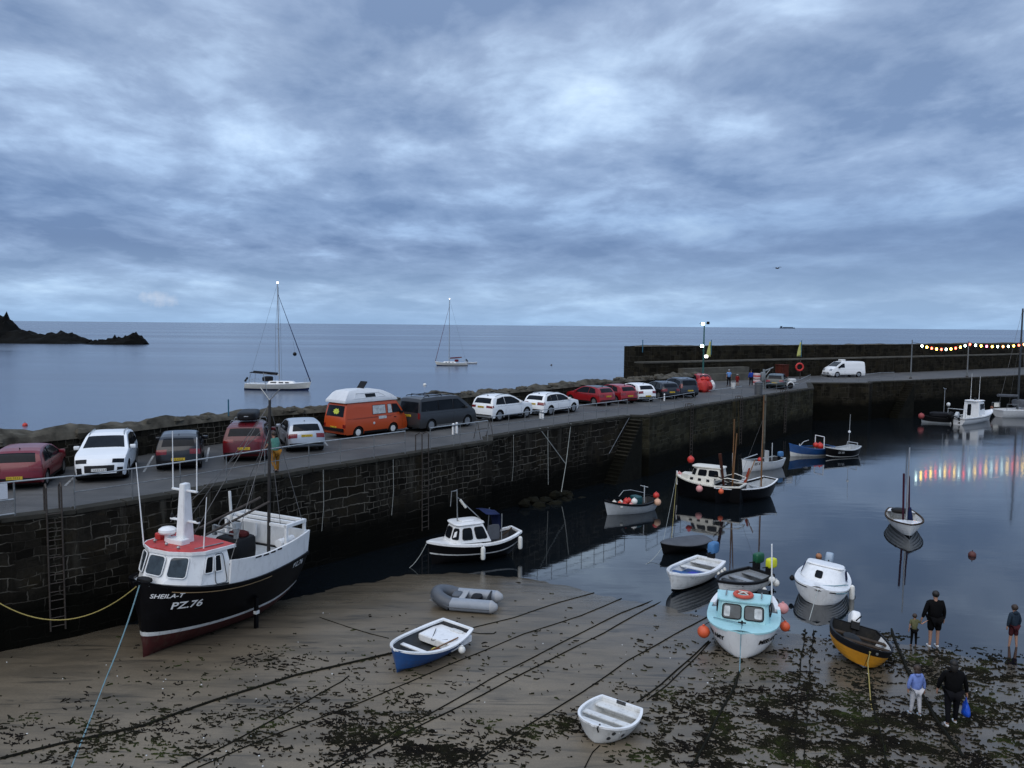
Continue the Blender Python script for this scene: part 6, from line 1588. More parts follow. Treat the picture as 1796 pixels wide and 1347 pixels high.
def person(P, h, rz, label, arms, legs, top, bottom, hair, shoes=None, skinm=skin, sleeve=1, shorts=False, long_hair=False, bulk=1.0, hood=False, cap=None, head_turn=0, skirt=0, group=None, child=False, lean=0):
    """figure facing +Y locally; arms: per side (elbow offset, hand offset) in body heights from the shoulder; legs: per side (knee, foot) offsets from the hip"""
    r = empty('person', P, rz, label, 'person', group)
    k = h; hs = 1.15 if child else 1.0
    J = {}; ln = lean
    J['pel'] = Vector((0,0,.52)); J['wai'] = Vector((0,ln*.3,.60)); J['che'] = Vector((0,ln*.8,.72)); J['nek'] = Vector((0,ln,.832)); J['hd0'] = Vector((0,ln+.008,.868)); J['hd1'] = Vector((0,ln+.012,.922)); J['hd2'] = Vector((0,ln+.008,.968))
    names = list(J); V = [J[n]*k for n in names]; E = [(0,1),(1,2),(2,3),(3,4),(4,5),(5,6)]
    b = bulk
    Rr = [(.078*b,.060*b),(.072*b,.055*b),(.088*b,.060*b),(.030,.030),(.040*hs,.042*hs),(.050*hs,.056*hs),(.034*hs,.038*hs)]
    Rr = [(a*k, c*k) for a, c in Rr]
    sh = []; 
    armpts = []
    for sg, (el_, ha_) in zip((-1, 1), arms):
        S = Vector((sg*.098*b, ln*.9, .785)); El = S+Vector(el_); Ha = S+Vector(ha_)
        i0 = len(V); V += [S*k, El*k, Ha*k]; E += [(2, i0), (i0, i0+1), (i0+1, i0+2)]; Rr += [(.033*k*b**.5,)*2, (.024*k,)*2, (.016*k,)*2]
        d = (Ha-El).normalized(); side = Vector((0,1,0)) if abs(d.y) < .8 else Vector((1,0,0)); w = d.cross(side).normalized()
        palm = Ha+d*.030; V.append(palm*k); E.append((i0+2, i0+3)); Rr.append((.017*k, .012*k))
        for f, (o_, l_) in enumerate(((-.012,.038),(-.004,.044),(.004,.042),(.012,.034))):
            j = len(V); a_ = palm+side*o_+d*.012; c_ = a_+d*l_*.5; e_ = c_+d*l_*.4+w*.010*(-sg)
            V += [c_*k, e_*k]; E += [(i0+3, j), (j, j+1)]; Rr += [(.0055*k,)*2, (.0045*k,)*2]
        j = len(V); V += [(Ha+d*.02+side*.020)*k, (Ha+d*.045+side*.026)*k]; E += [(i0+2, j), (j, j+1)]; Rr += [(.007*k,)*2, (.005*k,)*2]
        armpts.append((S, El, Ha))
    legpts = []
    for sg, (kn_, fo_) in zip((-1, 1), legs):
        Hp = Vector((sg*.050*b, 0, .49)); Kn = Hp+Vector(kn_); An = Hp+Vector(fo_); To = An+Vector((sg*.008,.075,-.022))
        i0 = len(V); V += [Hp*k, Kn*k, An*k, To*k]; E += [(0, i0), (i0, i0+1), (i0+1, i0+2), (i0+2, i0+3)]
        Rr += [(.050*k*b**.7,)*2, (.034*k,)*2, (.022*k,)*2, (.020*k, .013*k)]; legpts.append((Hp, Kn, An, To))
    for i_ in (0,1,2): Rr[i_] = (Rr[i_][0]*.72, Rr[i_][1]*.66)
    body = skinmesh('body', V, E, Rr, skinm, r)
    # face
    hc = J['hd1']*k
    face = MB(); face.ball(hc+Vector((0,.062*hs*k,-.008*k)), .011*k, 8, sc=(.7,1,1.2))
    face.build('nose', skinm, r)
    for sg in (-1,1): 
        MB().ball(hc+Vector((sg*.019*k,.050*hs*k,.002*k)), .006*k, 8).build('eye', plasticb, r); MB().ball(hc+Vector((sg*.050*hs*k,.004*k,-.004*k)), .012*k, 8, sc=(.4,.8,1.2)).build('ear', skinm, r)
    MB().sbox(hc+Vector((0,.049*hs*k,-.026*k)), (.026*k,.010*k,.006*k), n=8).build('mouth', mat('lips', (.22,.07,.06), .6), r)
    # hair
    mb = MB(); mb.ball(hc+Vector((0,-.010*k,.012*k)), .060*hs*k, 14, sc=(.98,1.02,1.02), rough=.08)
    if long_hair: mb.ball(hc+Vector((0,-.030*k,-.045*k)), .058*hs*k, 12, sc=(1.0,.75,1.45), rough=.12)
    mb.build('hair', hair, r, merge=False)
    if cap: MB().sbox(hc+Vector((0,.0,.035*k)), (.125*hs*k,.13*hs*k,.06*k), e=.8, n=14).build('cap', cap, r)
    # top
    t = 1.16
    V = [J['pel']*k+Vector((0,0,-.035*k)), J['wai']*k, J['che']*k, (J['nek']-Vector((0,0,.018)))*k]; E = [(0,1),(1,2),(2,3)]
    Rr = [((.092+.012*skirt)*b*k*1.06,(.076+.01*skirt)*b*k*1.06), ((.094+.012*(b>1.15))*b*k,.084*b*k), (.112*b*k,.088*b*k), (.046*k,.046*k)]
    for sg, (S, El, Ha) in zip((-1,1), armpts):
        i0 = len(V); V.append(S*k); E.append((2, i0)); Rr.append((.043*k*b**.5,)*2)
        if sleeve >= 1: V += [El*k, (El+(Ha-El)*.93)*k]; E += [(i0,i0+1),(i0+1,i0+2)]; Rr += [(.036*k*b**.3,)*2, (.026*k,)*2]
        else: V.append((S+(El-S)*.75)*k); E.append((i0,i0+1)); Rr.append((.037*k,)*2)
    skinmesh('jacket' if sleeve >= 1 else 'shirt', V, E, Rr, top, r)
    if hood: MB().ball((J['nek']+Vector((0,-.035,-.012)))*k, .055*k, 12, sc=(1.15,.7,.8), rough=.1).build('hood', top, r)
    # trousers
    V = [J['pel']*k]; E = []; Rr = [(.088*b*k,.074*b*k)]
    for (Hp, Kn, An, To) in legpts:
        i0 = len(V); V.append(Hp*k); E.append((0, i0)); Rr.append((.058*k*b**.8,)*2)
        if shorts: V.append((Hp+(Kn-Hp)*.92)*k); E.append((i0,i0+1)); Rr.append((.052*k*b**.7,)*2)
        else: V += [Kn*k, (Kn+(An-Kn)*.95)*k]; E += [(i0,i0+1),(i0+1,i0+2)]; Rr += [(.041*k*b**.5,)*2, (.030*k,)*2]
    skinmesh('shorts' if shorts else 'trousers', V, E, Rr, bottom, r)
    if shoes:
        for (Hp, Kn, An, To) in legpts:
            c = (An+(To-An)*.45)*k; MB().sbox(c+Vector((0,0,-.008*k)), (.046*k,.125*k,.040*k), e=.6, n=14).build('shoe', shoes, r)
    return r
STAND = ((( 0,.0,-.24),(0,.0,-.465)), ((0,.0,-.24),(0,.0,-.465)))
def legs(a=.0, b=.0, w=.0): return (((-w*.5,a*.5,-.235),(-w,a,-.462+abs(a)*.1)), ((w*.5,b*.5,-.235),(w,b,-.462+abs(b)*.1)))
fab = lambda n, c, **k: mat(n, c, .85, 0, .2, 8, bump=.3, bs=20)
c_blk = fab('black_cloth', (.0025,.0025,.003), spec=.1); c_dk = fab('charcoal_cloth', (.006,.006,.008), spec=.1); c_olive = fab('olive_tshirt', (.11,.11,.055)); c_navy = fab('dark_teal_hoodie', (.018,.030,.045)); c_maroon = fab('maroon_shorts', (.05,.012,.015))
c_lav = fab('periwinkle_hoodie', (.16,.23,.52)); c_white = fab('off_white_leggings', (.48,.48,.50)); c_teal = fab('pale_green_shirt', (.08,.21,.17)); c_oil = fab('ochre_oilskin', (.26,.12,.018)); c_blue = fab('sky_blue_shirt', (.13,.26,.52)); c_royal = fab('royal_blue_top', (.02,.05,.30)); c_redt = fab('red_top', (.16,.012,.012))
h_blk = mat('black_hair', (.008,.006,.005), .6, var=.3); h_brn = mat('brown_hair', (.035,.02,.012), .6, var=.3); h_gry = mat('grey_hair', (.2,.2,.2), .6)
sh_w = mat('white_trainers', (.55,.55,.55), .6); sh_b = mat('black_boots', (.01,.01,.01), .7)
hang = ((-.035,-.01,-.155),(-.045,.01,-.300)); hangr = ((.035,-.01,-.155),(.045,.01,-.300))
def stand_at(px, py, z=None): return gat(px, py) if z is None else at(px, py, z)
# man holding a child's hand at the water's edge
Pm = stand_at(1637, 1134); Pk = stand_at(1602, 1133)
hm_ = Pm.y*0+zat(Pm, 1035)-Pm.z; hk_ = zat(Pk, 1076)-Pk.z
person(Pm, hm_, R(0), 'tall man in black jacket and shorts holding a small child by the hand', (((-.055,-.01,-.15),(-.085,.02,-.285)), hangr), legs(.0,.0,.004), c_blk, c_blk, h_blk, shoes=sh_w, shorts=True, bulk=1.22, skirt=1)
person(Pk, hk_, R(-5), 'small child in olive shirt and dark trousers holding the tall man by the hand', (hang, ((.115,.0,-.10),(.235,.01,-.02))), legs(0,0,.02), c_olive, c_blk, h_brn, sleeve=0, child=True)
Pg = stand_at(1776, 1137); person(Pg, zat(Pg,1060)-Pg.z, R(12), 'girl with tied hair in a dark hoodie and shorts paddling at the right edge', (((-.05,-.01,-.15),(-.05,.02,-.29)), ((.05,-.01,-.15),(.055,.02,-.29))), legs(.03,-.03,.02), c_navy, c_maroon, h_brn, shorts=True, hood=True, child=True, shoes=sh_b)
Pg2 = stand_at(1605, 1254); person(Pg2, zat(Pg2,1166)-Pg2.z, R(8), 'girl in a lilac blue hoodie and white leggings walking on the weed', (((-.05,.01,-.15),(-.045,.03,-.28)), ((.05,-.01,-.15),(.06,-.01,-.29))), legs(.05,-.05,.01), c_lav, c_white, h_brn, shoes=mat('pale_blue_trainers', (.3,.36,.42), .6), long_hair=True, hood=True, child=True, skirt=1, bulk=1.05)
Pw = stand_at(1668, 1271); hw_ = zat(Pw,1156)-Pw.z
wrig = person(Pw, hw_, R(-8), 'woman all in black with long dark hair carrying a blue bag', (((-.06,.01,-.14),(-.075,.04,-.27)), ((.06,.0,-.15),(.085,.02,-.30))), legs(-.07,.06,.015), c_blk, c_dk, h_blk, shoes=sh_w, long_hair=True, bulk=1.22, skirt=2)
hand = Wp(wrig, (Vector((.098*1.22+.085,.03,.785-.30-.055))*hw_))
bag = empty('carrier_bag', hand-Vector((0,0,.02)), R(-8), 'bright blue plastic bag carried by the woman in black', 'bag')
bm_ = mat('blue_polythene', (.008,.07,.48), .35, var=.25, vs=9, bump=.6, bs=14)
g = []
for i in range(9):
    u = i/8; z_ = -.10-.40*u; w_ = interp([(0,.05),(.3,.12),(.7,.17),(.93,.15),(1,.06)], u); row = []
    for j in range(14):
        a = 2*math.pi*j/14; rr_ = 1+.13*math.sin(3*a+u*6)+.08*math.sin(7*a); row.append(Vector((w_*.55*math.cos(a)*rr_, w_*math.sin(a)*rr_, z_)))
    g.append(row)
mb = MB(); mb.grid(g, closed_v=True); mb.add(g[-1], [tuple(range(14))]); fixn(mb.build('bag_body', bm_, bag, ang=60))
for s_ in (-1,1): MB().tube([(0,s_*.035,-.12),(.01*s_,s_*.03,-.03),(0,0,.02)], [.02,.012,.008], 6).build('handle', bm_, bag)
# fisherman on the quay
Pf_ = at(482, 832, QZ) if False else at(484, 829, QZ+.01); 
person(Pf_, 1.72, R(55), 'fisherman in ochre oilskin trousers and pale green shirt on the quay above the trawler', (((-.04,.06,-.13),(-.02,.16,-.20)), ((.05,.07,-.12),(.03,.18,-.19))), (((-.02,.02,-.235),(-.02,-.11,-.41)), ((.02,.03,-.235),(.02,.03,-.462))), c_teal, c_oil, h_brn, shoes=sh_b, sleeve=0, bulk=1.1, lean=.06)
# people on the far quay
Pq = at(1278, 677, QZ+.01); person(Pq, 1.75, R(10), 'man in a sky blue shirt on the far quay', (hang, hangr), legs(0,0,.03), c_blue, c_dk, h_gry, shoes=sh_b, sleeve=0, bulk=1.1)
Pq = at(1293, 677, QZ+.01); person(Pq, 1.25, R(-10), 'child in a dark red top and pale cap beside the man in sky blue', (hang, hangr), legs(0,0,.02), c_redt, c_redt, h_brn, cap=whitew, child=True, shorts=True)
Pq = at(1317, 677, QZ+.01); person(Pq, 1.70, R(0), 'person in a royal blue top half hidden behind the red and white canisters', (hang, hangr), legs(0,0,.02), c_royal, c_dk, h_blk, bulk=1.1)
# ================= QUAY FURNITURE, ROPES, WEED =================
def epos(px, py=None, inset=.18, pts=None):
    """point on the quay edge line seen at column px, moved inboard"""
    best = None
    for a, b in zip(edge, edge[1:]):
        for k in range(41):
            q = a.lerp(b, k/40); v = Vector((q.x, q.y, QZ-CAMZ)); x = CX+FPX*v.dot(R_)/v.dot(F_)
            if v.dot(F_) > 0 and (best is None or abs(x-px) < best[0]): best = (abs(x-px), q, (b-a).normalized())
    q, t_ = best[1], best[2]; return q+Vector((-t_.y, t_.x))*inset
railm = mat('painted_rail_steel', (.17,.18,.185), .5, .4, var=.3, vs=6); railp = mat('pale_rail_steel', (.33,.35,.36), .45, .4, var=.2, vs=6)
def railing(label, cols, h=1.08, mid=True, r_=.022, topm=None, close=None, drop=0):
    o = empty('railing', (0,0,0), 0, label, 'railing', None); P = [epos(c) for c in cols]
    for q in P: MB().tube([(q.x,q.y,QZ),(q.x,q.y,QZ+h)], r_*.95, 6).build('post', railm, o)
    MB().tube([(q.x,q.y,QZ+h) for q in P], r_*1.15, 8).build('top_rail', topm or railp, o)
    if mid: MB().tube([(q.x,q.y,QZ+h*.52) for q in P], r_*.8, 6).build('mid_rail', railm, o)
    return o, P
ra, PA = railing('steel hand railing along the near quay edge above the large trawler', [133.6,237,323,402,472,546,602,662,715], topm=railp)
rb, PB = railing('steel railing with close posts from the grey van to the step in the edge', [761,799,812,838,861])
rc_, PC = railing('steel railing on the recessed quay edge in front of the white cars', [868,896,925,950,974,1001,1028,1049,1068,1088,1104])
rd, PD = railing('thin railing along the mossy quay edge right of the stairs', [1143,1163,1186,1203,1222], r_=.018)
re_, PE = railing('short run of railing between the two wall ladders near the far end', [1246,1267,1287,1303], r_=.018)
rf, PF = railing('low railing round the square corner of the quay', [1345,1365,1385,1405,1424], h=1.0, r_=.018)
rg_, PG = railing('railing along the far quay edge in front of the white van', [1440,1462,1484,1506,1522,1545,1570], h=1.0, r_=.02, topm=railp)
# gated section at the far left with mesh and a notice
o = empty('mesh_fence', (0,0,0), 0, 'steel mesh fence panel with a white notice at the left edge', 'fence')
q0, q1 = epos(-60), epos(26)
for q in (q0, q1): MB().tube([(q.x,q.y,QZ),(q.x,q.y,QZ+1.1)], .028, 6).build('post', railm, o)
for z_, n_ in ((1.1,'top_rail'),(.55,'mid_rail'),(.1,'bottom_rail')): MB().tube([(q0.x,q0.y,QZ+z_),(q1.x,q1.y,QZ+z_)], .026, 6).build(n_, railp, o)
mb = MB()
for i in range(1, 22): a = q0.lerp(q1, i/22); mb.tube([(a.x,a.y,QZ+.1),(a.x,a.y,QZ+.55)], .004, 4)
for i in range(1, 7): z_ = QZ+.1+.45*i/7; mb.tube([(q0.x,q0.y,z_),(q1.x,q1.y,z_)], .004, 4)
mb.build('wire_mesh', railm, o, merge=False)
d_ = (q1-q0).normalized(); a = q0.lerp(q1, .60); b = q0.lerp(q1, .86); nrm = Vector((d_.y, -d_.x))
MB().box(((a.x+b.x)/2+nrm.x*.03, (a.y+b.y)/2+nrm.y*.03, QZ+.84), ((b-a).length,.02,.48), rz=math.atan2(d_.y, d_.x)).build('notice', mat('white_notice', (.55,.58,.62), .5, var=.06, vs=20), o)
MB().tube([(q1.x,q1.y,QZ+1.1),(PA[0].x,PA[0].y,QZ+1.1)], .026, 8).build('top_rail', railp, o)
# wall ladders
def ladder(px, label, hoop=True, m=steeld, w=.42):
    q = epos(px, inset=-.10); best = min(range(len(edge)-1), key=lambda i: ((edge[i]+edge[i+1])/2-q).length); t_ = (edge[best+1]-edge[best]).normalized(); inn = Vector((-t_.y, t_.x))
    o = empty('wall_ladder', (0,0,0), 0, label, 'ladder')
    for s_ in (-1, 1):
        a = q+t_*(s_*w/2); c = a+inn*.45
        MB().tube([(a.x,a.y,.4),(a.x,a.y,QZ+.25 if not hoop else QZ+.85),(a.x+inn.x*.12,a.y+inn.y*.12,QZ+.95 if hoop else QZ+.28),(c.x,c.y,QZ+.8 if hoop else QZ+.28),(c.x,c.y,QZ)], .028, 6).build('side_rail', m, o)
    for i in range(14):
        z_ = .55+i*.28; a = q-t_*w/2; b = q+t_*w/2; MB().tube([(a.x,a.y,z_),(b.x,b.y,z_)], .016, 6).build('rung', m, o)
    return o
ladder(93, 'rusty wall ladder with a tall hoop left of the large trawler')
ladder(742, 'wall ladder with a hoop below the grey van')
ladder(1212, 'dark recessed wall ladder right of the stone stairs', hoop=False)
ladder(1298, 'wall ladder by the row of thin weedy ropes', hoop=False)
ladder(1376, 'dark wall ladder nearest the square corner', hoop=False)
# bollards
def bollard(px, py, label, h=1.0, r_=.075, m=None):
    P = at(px, py, QZ); o = empty('white_bollard', P, 0, label, 'bollard', 'white posts along the quay')
    MB().lathe([(r_,0),(r_,h-.03),(r_*.6,h)], n=12).build('shaft', m or white, o); MB().lathe([(r_*1.02,h-.2),(r_*1.02,h-.08)], n=12).build('band', greyp, o); return o
bollard(795, 762, 'left of the two white posts by the grey van', .62); bollard(801, 760, 'right of the two white posts by the grey van', .62); bollard(948, 734, 'single white post in front of the white estate car', .55)
bollard(952, 735, 'white post just right of the one before the estate car', .55)
o = empty('bollard', at(1165, 703, QZ), 0, 'slim white post on the quay right of the stairs', 'bollard'); MB().lathe([(.06,0),(.06,.55),(.03,.6)], n=10).build('shaft', white, o); MB().lathe([(.062,.4),(.062,.5)], n=10).build('band', greyp, o)
# notice frames on quay (trestle)
P = at(848, 768, QZ); o = empty('trestle', P, math.atan2(uW.y, uW.x), 'dark metal trestle frame on the quay where the edge steps', 'trestle')
for x in (-.5, .5): MB().tube([(x,-.25,0),(x,0,1.0),(x,.25,0)], .02, 6).build('leg', steeld, o)
MB().tube([(-.5,0,1.0),(.5,0,1.0)], .02, 6).build('crossbar', steeld, o); MB().tube([(-.5,0,.5),(.5,0,.5)], .016, 6).build('brace', steeld, o)
# parking bay lines
wl = mat('worn_white_line', (.30,.31,.31), .8, var=.5, vs=6)
nq = Vector((-uW.y, uW.x))
for i, (px, py) in enumerate(((112, 852),(250,828),(360,810),(468,800),(573,782))):
    a = at(px, py, QZ).to_2d(); dv = Vector((-.33,.944)); o = MB().prism([a, a+Vector((dv.y,-dv.x))*.09, a+Vector((dv.y,-dv.x))*.09+dv*4.2, a+dv*4.2], QZ+.003, QZ+.008).build('bay_line', wl); fixn(o); tag(o, kind='structure')
# lamp post with floodlights
P = at(1232.5, 676, QZ); o = empty('lamp_post', P, 0, 'tall green lamp post with three lit floodlights on the far quay', 'lamp post')
pg = mat('green_pole_paint', (.015,.09,.08), .5); zt = zat(P, 566)-QZ
MB().tube([(0,0,0),(0,0,zt*.55),(0,0,zt)], [.10,.08,.06], 10).build('pole', pg, o)
lit = mat('lit_floodlight', (.8,.9,.85), emis=(.72,1.0,.86), es=6.0); litw = mat('lit_warm_floodlight', (.9,.9,.85), emis=(1,.97,.88), es=6.0)
for (py, dx, m, n_) in ((568,-.18,lit,'a'),(607,-.22,lit,'b'),(625,.24,litw,'c')):
    z_ = zat(P, py)-QZ; hb_ = MB().sbox((dx,-.05,z_), (.42,.22,.34), n=12).build('floodlight', plasticb, o); MB().sbox((dx,-.17,z_), (.36,.05,.28), n=12).build('lens', m, hb_)
MB().tube([(-.5,0,zt-.1),(.5,0,zt-.1)], .03, 6).build('crossarm', pg, o); MB().sbox((.38,-.02,zt-.02),(.3,.2,.3),n=10).build('unlit_floodlight', plasticb, o)
for k in range(4): MB().tube([(-.18,0,zt-2.1-.25*k),(.18,0,zt-2.1-.25*k)], .015, 5).build('climbing_rung', pg, o)
# red and white sacks beside the post
sr = mat('red_sack', (.42,.02,.015), .6, var=.25, vs=6, bump=.5); sw_ = mat('white_sack', (.6,.6,.6), .6, var=.15, bump=.5)
def sack(px, py, s_, m, label):
    o = empty('sack', at(px, py, QZ), 0, label, 'sack', 'sacks by the lamp post'); MB().ball((0,0,s_*.5), s_*.55, 12, sc=(1,.9,1.05), rough=.35, seed=px).build('sack_body', m, o); MB().ball((s_*.1,0,s_*1.08), s_*.2, 8, rough=.5, seed=px+1).build('sack_neck', m, o)
sack(1231, 688, 1.15, sr, 'left of the two red sacks by the parked people carrier'); sack(1238, 687, 1.1, sr, 'right of the two red sacks next to the white sack'); sack(1247, 685, .8, sw_, 'white sack right of the red sacks')
# blue post and flags on the pier wall
def flagpole(px, pyb, pyt, Yq, label, flag):
    P = vis(px, pyb, Yq); o = empty('flag_pole' if flag else 'marker_post', P, 0, label, 'flag' if flag else 'post'); z_ = zat(P, pyt)-P.z
    MB().tube([(0,0,0),(0,0,z_)], .05, 6).build('pole', mat('blue_post_paint', (.01,.10,.16), .5), o)
    if flag:
        g = [[Vector((-.45*u*(1 if px < 1300 else -.6)+.05, .04*math.sin(9*v+3*u), z_*(.9-v*.95)-u*.3)) for u in (0,.33,.66,1)] for v in [k/8 for k in range(9)]]
        g = [[Vector((-.05-.35*u*(.5+v), .05*math.sin(7*v+4*u), z_*.88-1.75*v)) for u in (0,.33,.66,1)] for v in [k/8 for k in range(9)]]
        f = fixn(MB().grid(g).build('flag', mat('pale_yellow_flag', (.45,.46,.16), .8, var=.2), o, ang=60)); f.modifiers.new('t','SOLIDIFY').thickness = .01
flagpole(1127, 618, 596, 87.0, 'short blue post on the very end of the pier wall', False)
flagpole(1247, 622, 596, 91.5, 'pale yellow flag hanging on the pier wall right of the lamp post', True)
flagpole(1405, 626, 597, 99.5, 'pale yellow flag hanging on the pier wall left of the white van', True)
P = at(425, 729, 5.5); 
P = at(401, 733, 5.45); o = empty('marker_post', P, 0, 'thin blue post standing on the boulder wall behind the red SUV', 'post'); MB().tube([(0,0,0),(0,0,.95)], .035, 6).build('pole', mat('blue_post_paint', (.01,.10,.16)), o); MB().lathe([(.06,0),(.06,.1)], n=8).build('foot', steeld, o)
# lifebuoy on its post
P = at(1403, 667, QZ); o = empty('lifebuoy_stand', P, 0, 'red ring lifebuoy on a stand by the white van', 'lifebuoy'); MB().tube([(0,0,0),(0,0,2.3)], .05, 6).build('post', steeld, o)
ring(o, .40, .10, Matrix.Translation((-.15,-.15,1.55))@Matrix.Rotation(R(90),4,'X')).data.materials[0] = mat('bright_lifebuoy', (.5,.03,.025), .5)
MB().box((-.15,-.05,1.55),(.9,.04,.9)).build('backboard', plasticb, o)
# rust red store, grey crane, canisters, bin
P = at(1371, 664, QZ); o = empty('storage_box', P, R(30), 'rust red storage box against the pier wall', 'box'); MB().box((0,0,.8),(1.2,1.0,1.6)).build('box_body', mat('rust_red', (.07,.018,.012), .8, var=.3), o, bevel=.03); MB().box((0,0,1.64),(1.3,1.1,.08)).build('lid', mat('rust_red', (.07,.018,.012)), o)
P = at(1339, 681, QZ); o = empty('quay_crane', P, R(10), 'small grey derrick crane at the quay corner', 'crane')
cg = mat('grey_crane_paint', (.16,.18,.19), .5, var=.2, dirt=.3); MB().tube([(0,0,0),(0,0,1.9)], [.15,.12], 12).build('column', cg, o); MB().tube([(0,0,1.7),(1.0,0,2.1)], [.08,.05], 8).build('jib', cg, o); MB().tube([(0,0,1.1),(.65,0,1.9)], .045, 8).build('ram', steel, o); MB().sbox((-.15,-.1,1.2),(.45,.4,.9),n=12).build('winch_housing', cg, o); MB().tube([(.97,0,2.08),(.97,0,1.4)], .015, 5).build('hook_line', steeld, o)
P = at(1327, 681, QZ); o = empty('canister_stack', P, 0, 'stack of red and white banded canisters beside the crane', 'canisters')
for k, m in enumerate((mat('pale_pink_canister', (.50,.40,.40), .5),)*1): pass
for k in range(2):
    z_ = .62+.62*k
    MB().lathe([(.02,z_-.28),(.34,z_-.26),(.36,z_-.1),(.36,z_+.1),(.34,z_+.26),(.02,z_+.28)], n=16).build('canister', mat('pale_pink_canister', (.50,.40,.40)), o); MB().lathe([(.365,z_-.07),(.365,z_+.07)], n=16).build('red_band', sr, o)
P = at(1330, 692, QZ); o = empty('litter_bin', P, R(20), 'grey round litter bin near the quay edge by the crane', 'bin'); MB().lathe([(.02,0),(.34,0),(.36,1.0),(.39,1.02),(.38,1.1),(.02,1.2)], n=16).build('bin_body', mat('grey_bin', (.07,.075,.08), .6), o); MB().lathe([(.37,.9),(.38,.96)], n=16).build('rim', steel, o)
P = at(1286, 681, QZ); o = empty('bucket', P, 0, 'white bucket on the quay between the man in blue and the child', 'bucket'); MB().lathe([(.02,0),(.2,0),(.26,.55),(.24,.55),(.19,.05),(.02,.05)], n=14).build('pail', whitew, o); MB().tube([(.25*math.cos(a),0,.55+.2*math.sin(a)) for a in [math.pi*k/8 for k in range(9)]], .01, 4).build('handle', steel, o)
P = at(1385, 681, QZ); o = empty('boat_trailer', P, R(15), 'small galvanised boat trailer with a white mudguard beside the dark hatchback', 'trailer')
for y in (-.4,.4): MB().tube([(-.9,y,.45),(.9,y*.4,.45)], .04, 6).build('chassis_rail', steel, o)
for y in (-.55,.55):
    fixn(MB().lathe([(.02,-.08),(.28,-.08),(.3,0),(.28,.08),(.02,.08)], n=14, M=Matrix.Rotation(R(90),3,'X')).xf(Matrix.Translation((-.3,y,.3))).build('wheel', rubber, o)); MB().tube([(-.3+.38*math.cos(a),y,.3+.38*math.sin(a)) for a in [math.pi*k/8 for k in range(9)]], .06, 6).build('mudguard', white, o)
MB().sbox((.2,0,.8),(.8,.6,.35),n=12).build('winch_post', whitew, o)
# poles, festoon lights
pole_m = mat('grey_pole', (.15,.16,.165), .5, .3)
def pole(px, pyb, pyt, label):
    P = at(px, pyb, QZ); o = empty('light_pole', P, 0, label, 'pole'); z_ = zat(P, pyt)-QZ
    MB().tube([(0,0,0),(0,0,z_)], [.09,.06], 8).build('shaft', pole_m, o); MB().lathe([(.16,0),(.16,.12),(.09,.14)], n=10).build('base', steeld, o); return P, z_
p1, z1 = pole(1597, 664, 596, 'left bare pole on the far quay before the festoon lights begin'); p2, z2 = pole(1696, 661, 598, 'pole on the far quay carrying the middle of the festoon lights'); p3, z3 = pole(1800, 657.2, 600, 'pole at the right edge carrying the festoon lights')
MB
o = empty('festoon_lights', (0,0,0), 0, 'string of lit coloured bulbs hung between poles over the far quay', 'festoon lights')
a0 = Vector((p1.x+.0, p1.y, QZ+z1-.3)); 
A = vis(1616, 603, p1.y+.4); B_ = Vector((p2.x, p2.y-.1, QZ+z2-.2)); C_ = Vector((p3.x, p3.y-.1, QZ+z3)); D_ = C_+(C_-B_)
MB().tube([a0]+sag(A, B_, .55, 14)+sag(B_, C_, .35, 14)[1:]+sag(C_, D_, .4, 8)[1:], .02, 5).build('cable', plasticb, o)
bc = {'y': ((1,.62,.10), 13), 'r': ((1,.10,.06), 9), 'p': ((1,.16,.32), 9), 'w': ((.75,1,.92), 9), 'o': ((1,.38,.12), 10)}
seq1 = 'wyryrwyryw'; seq2 = 'rwypywowyro'; 
bm2 = {k: mat('lit_bulb_'+{'y':'yellow','r':'red','p':'pink','w':'white','o':'orange'}[k], v[0], .4, emis=v[0], es=v[1]) for k, v in bc.items()}
def bulbs(seq, pts):
    n = len(pts)-1
    for i, ch in enumerate(seq):
        u = (i+.15)/len(seq)*n; k = min(n-1, int(u)); q = Vector(pts[k]).lerp(Vector(pts[k+1]), u-k)
        b = MB().ball((0,0,-.22), .125, 10, sc=(1,1,1.35)).build('bulb', bm2[ch], o); b.location = q; MB().lathe([(.05,-.10),(.05,.02)], n=8).build('bulb_holder', plasticb, b)
bulbs(seq1, sag(A, B_, .55, 24)); bulbs(seq2, sag(B_, C_, .35, 24)); bulbs('ywp', sag(C_, D_, .4, 24)[:8])
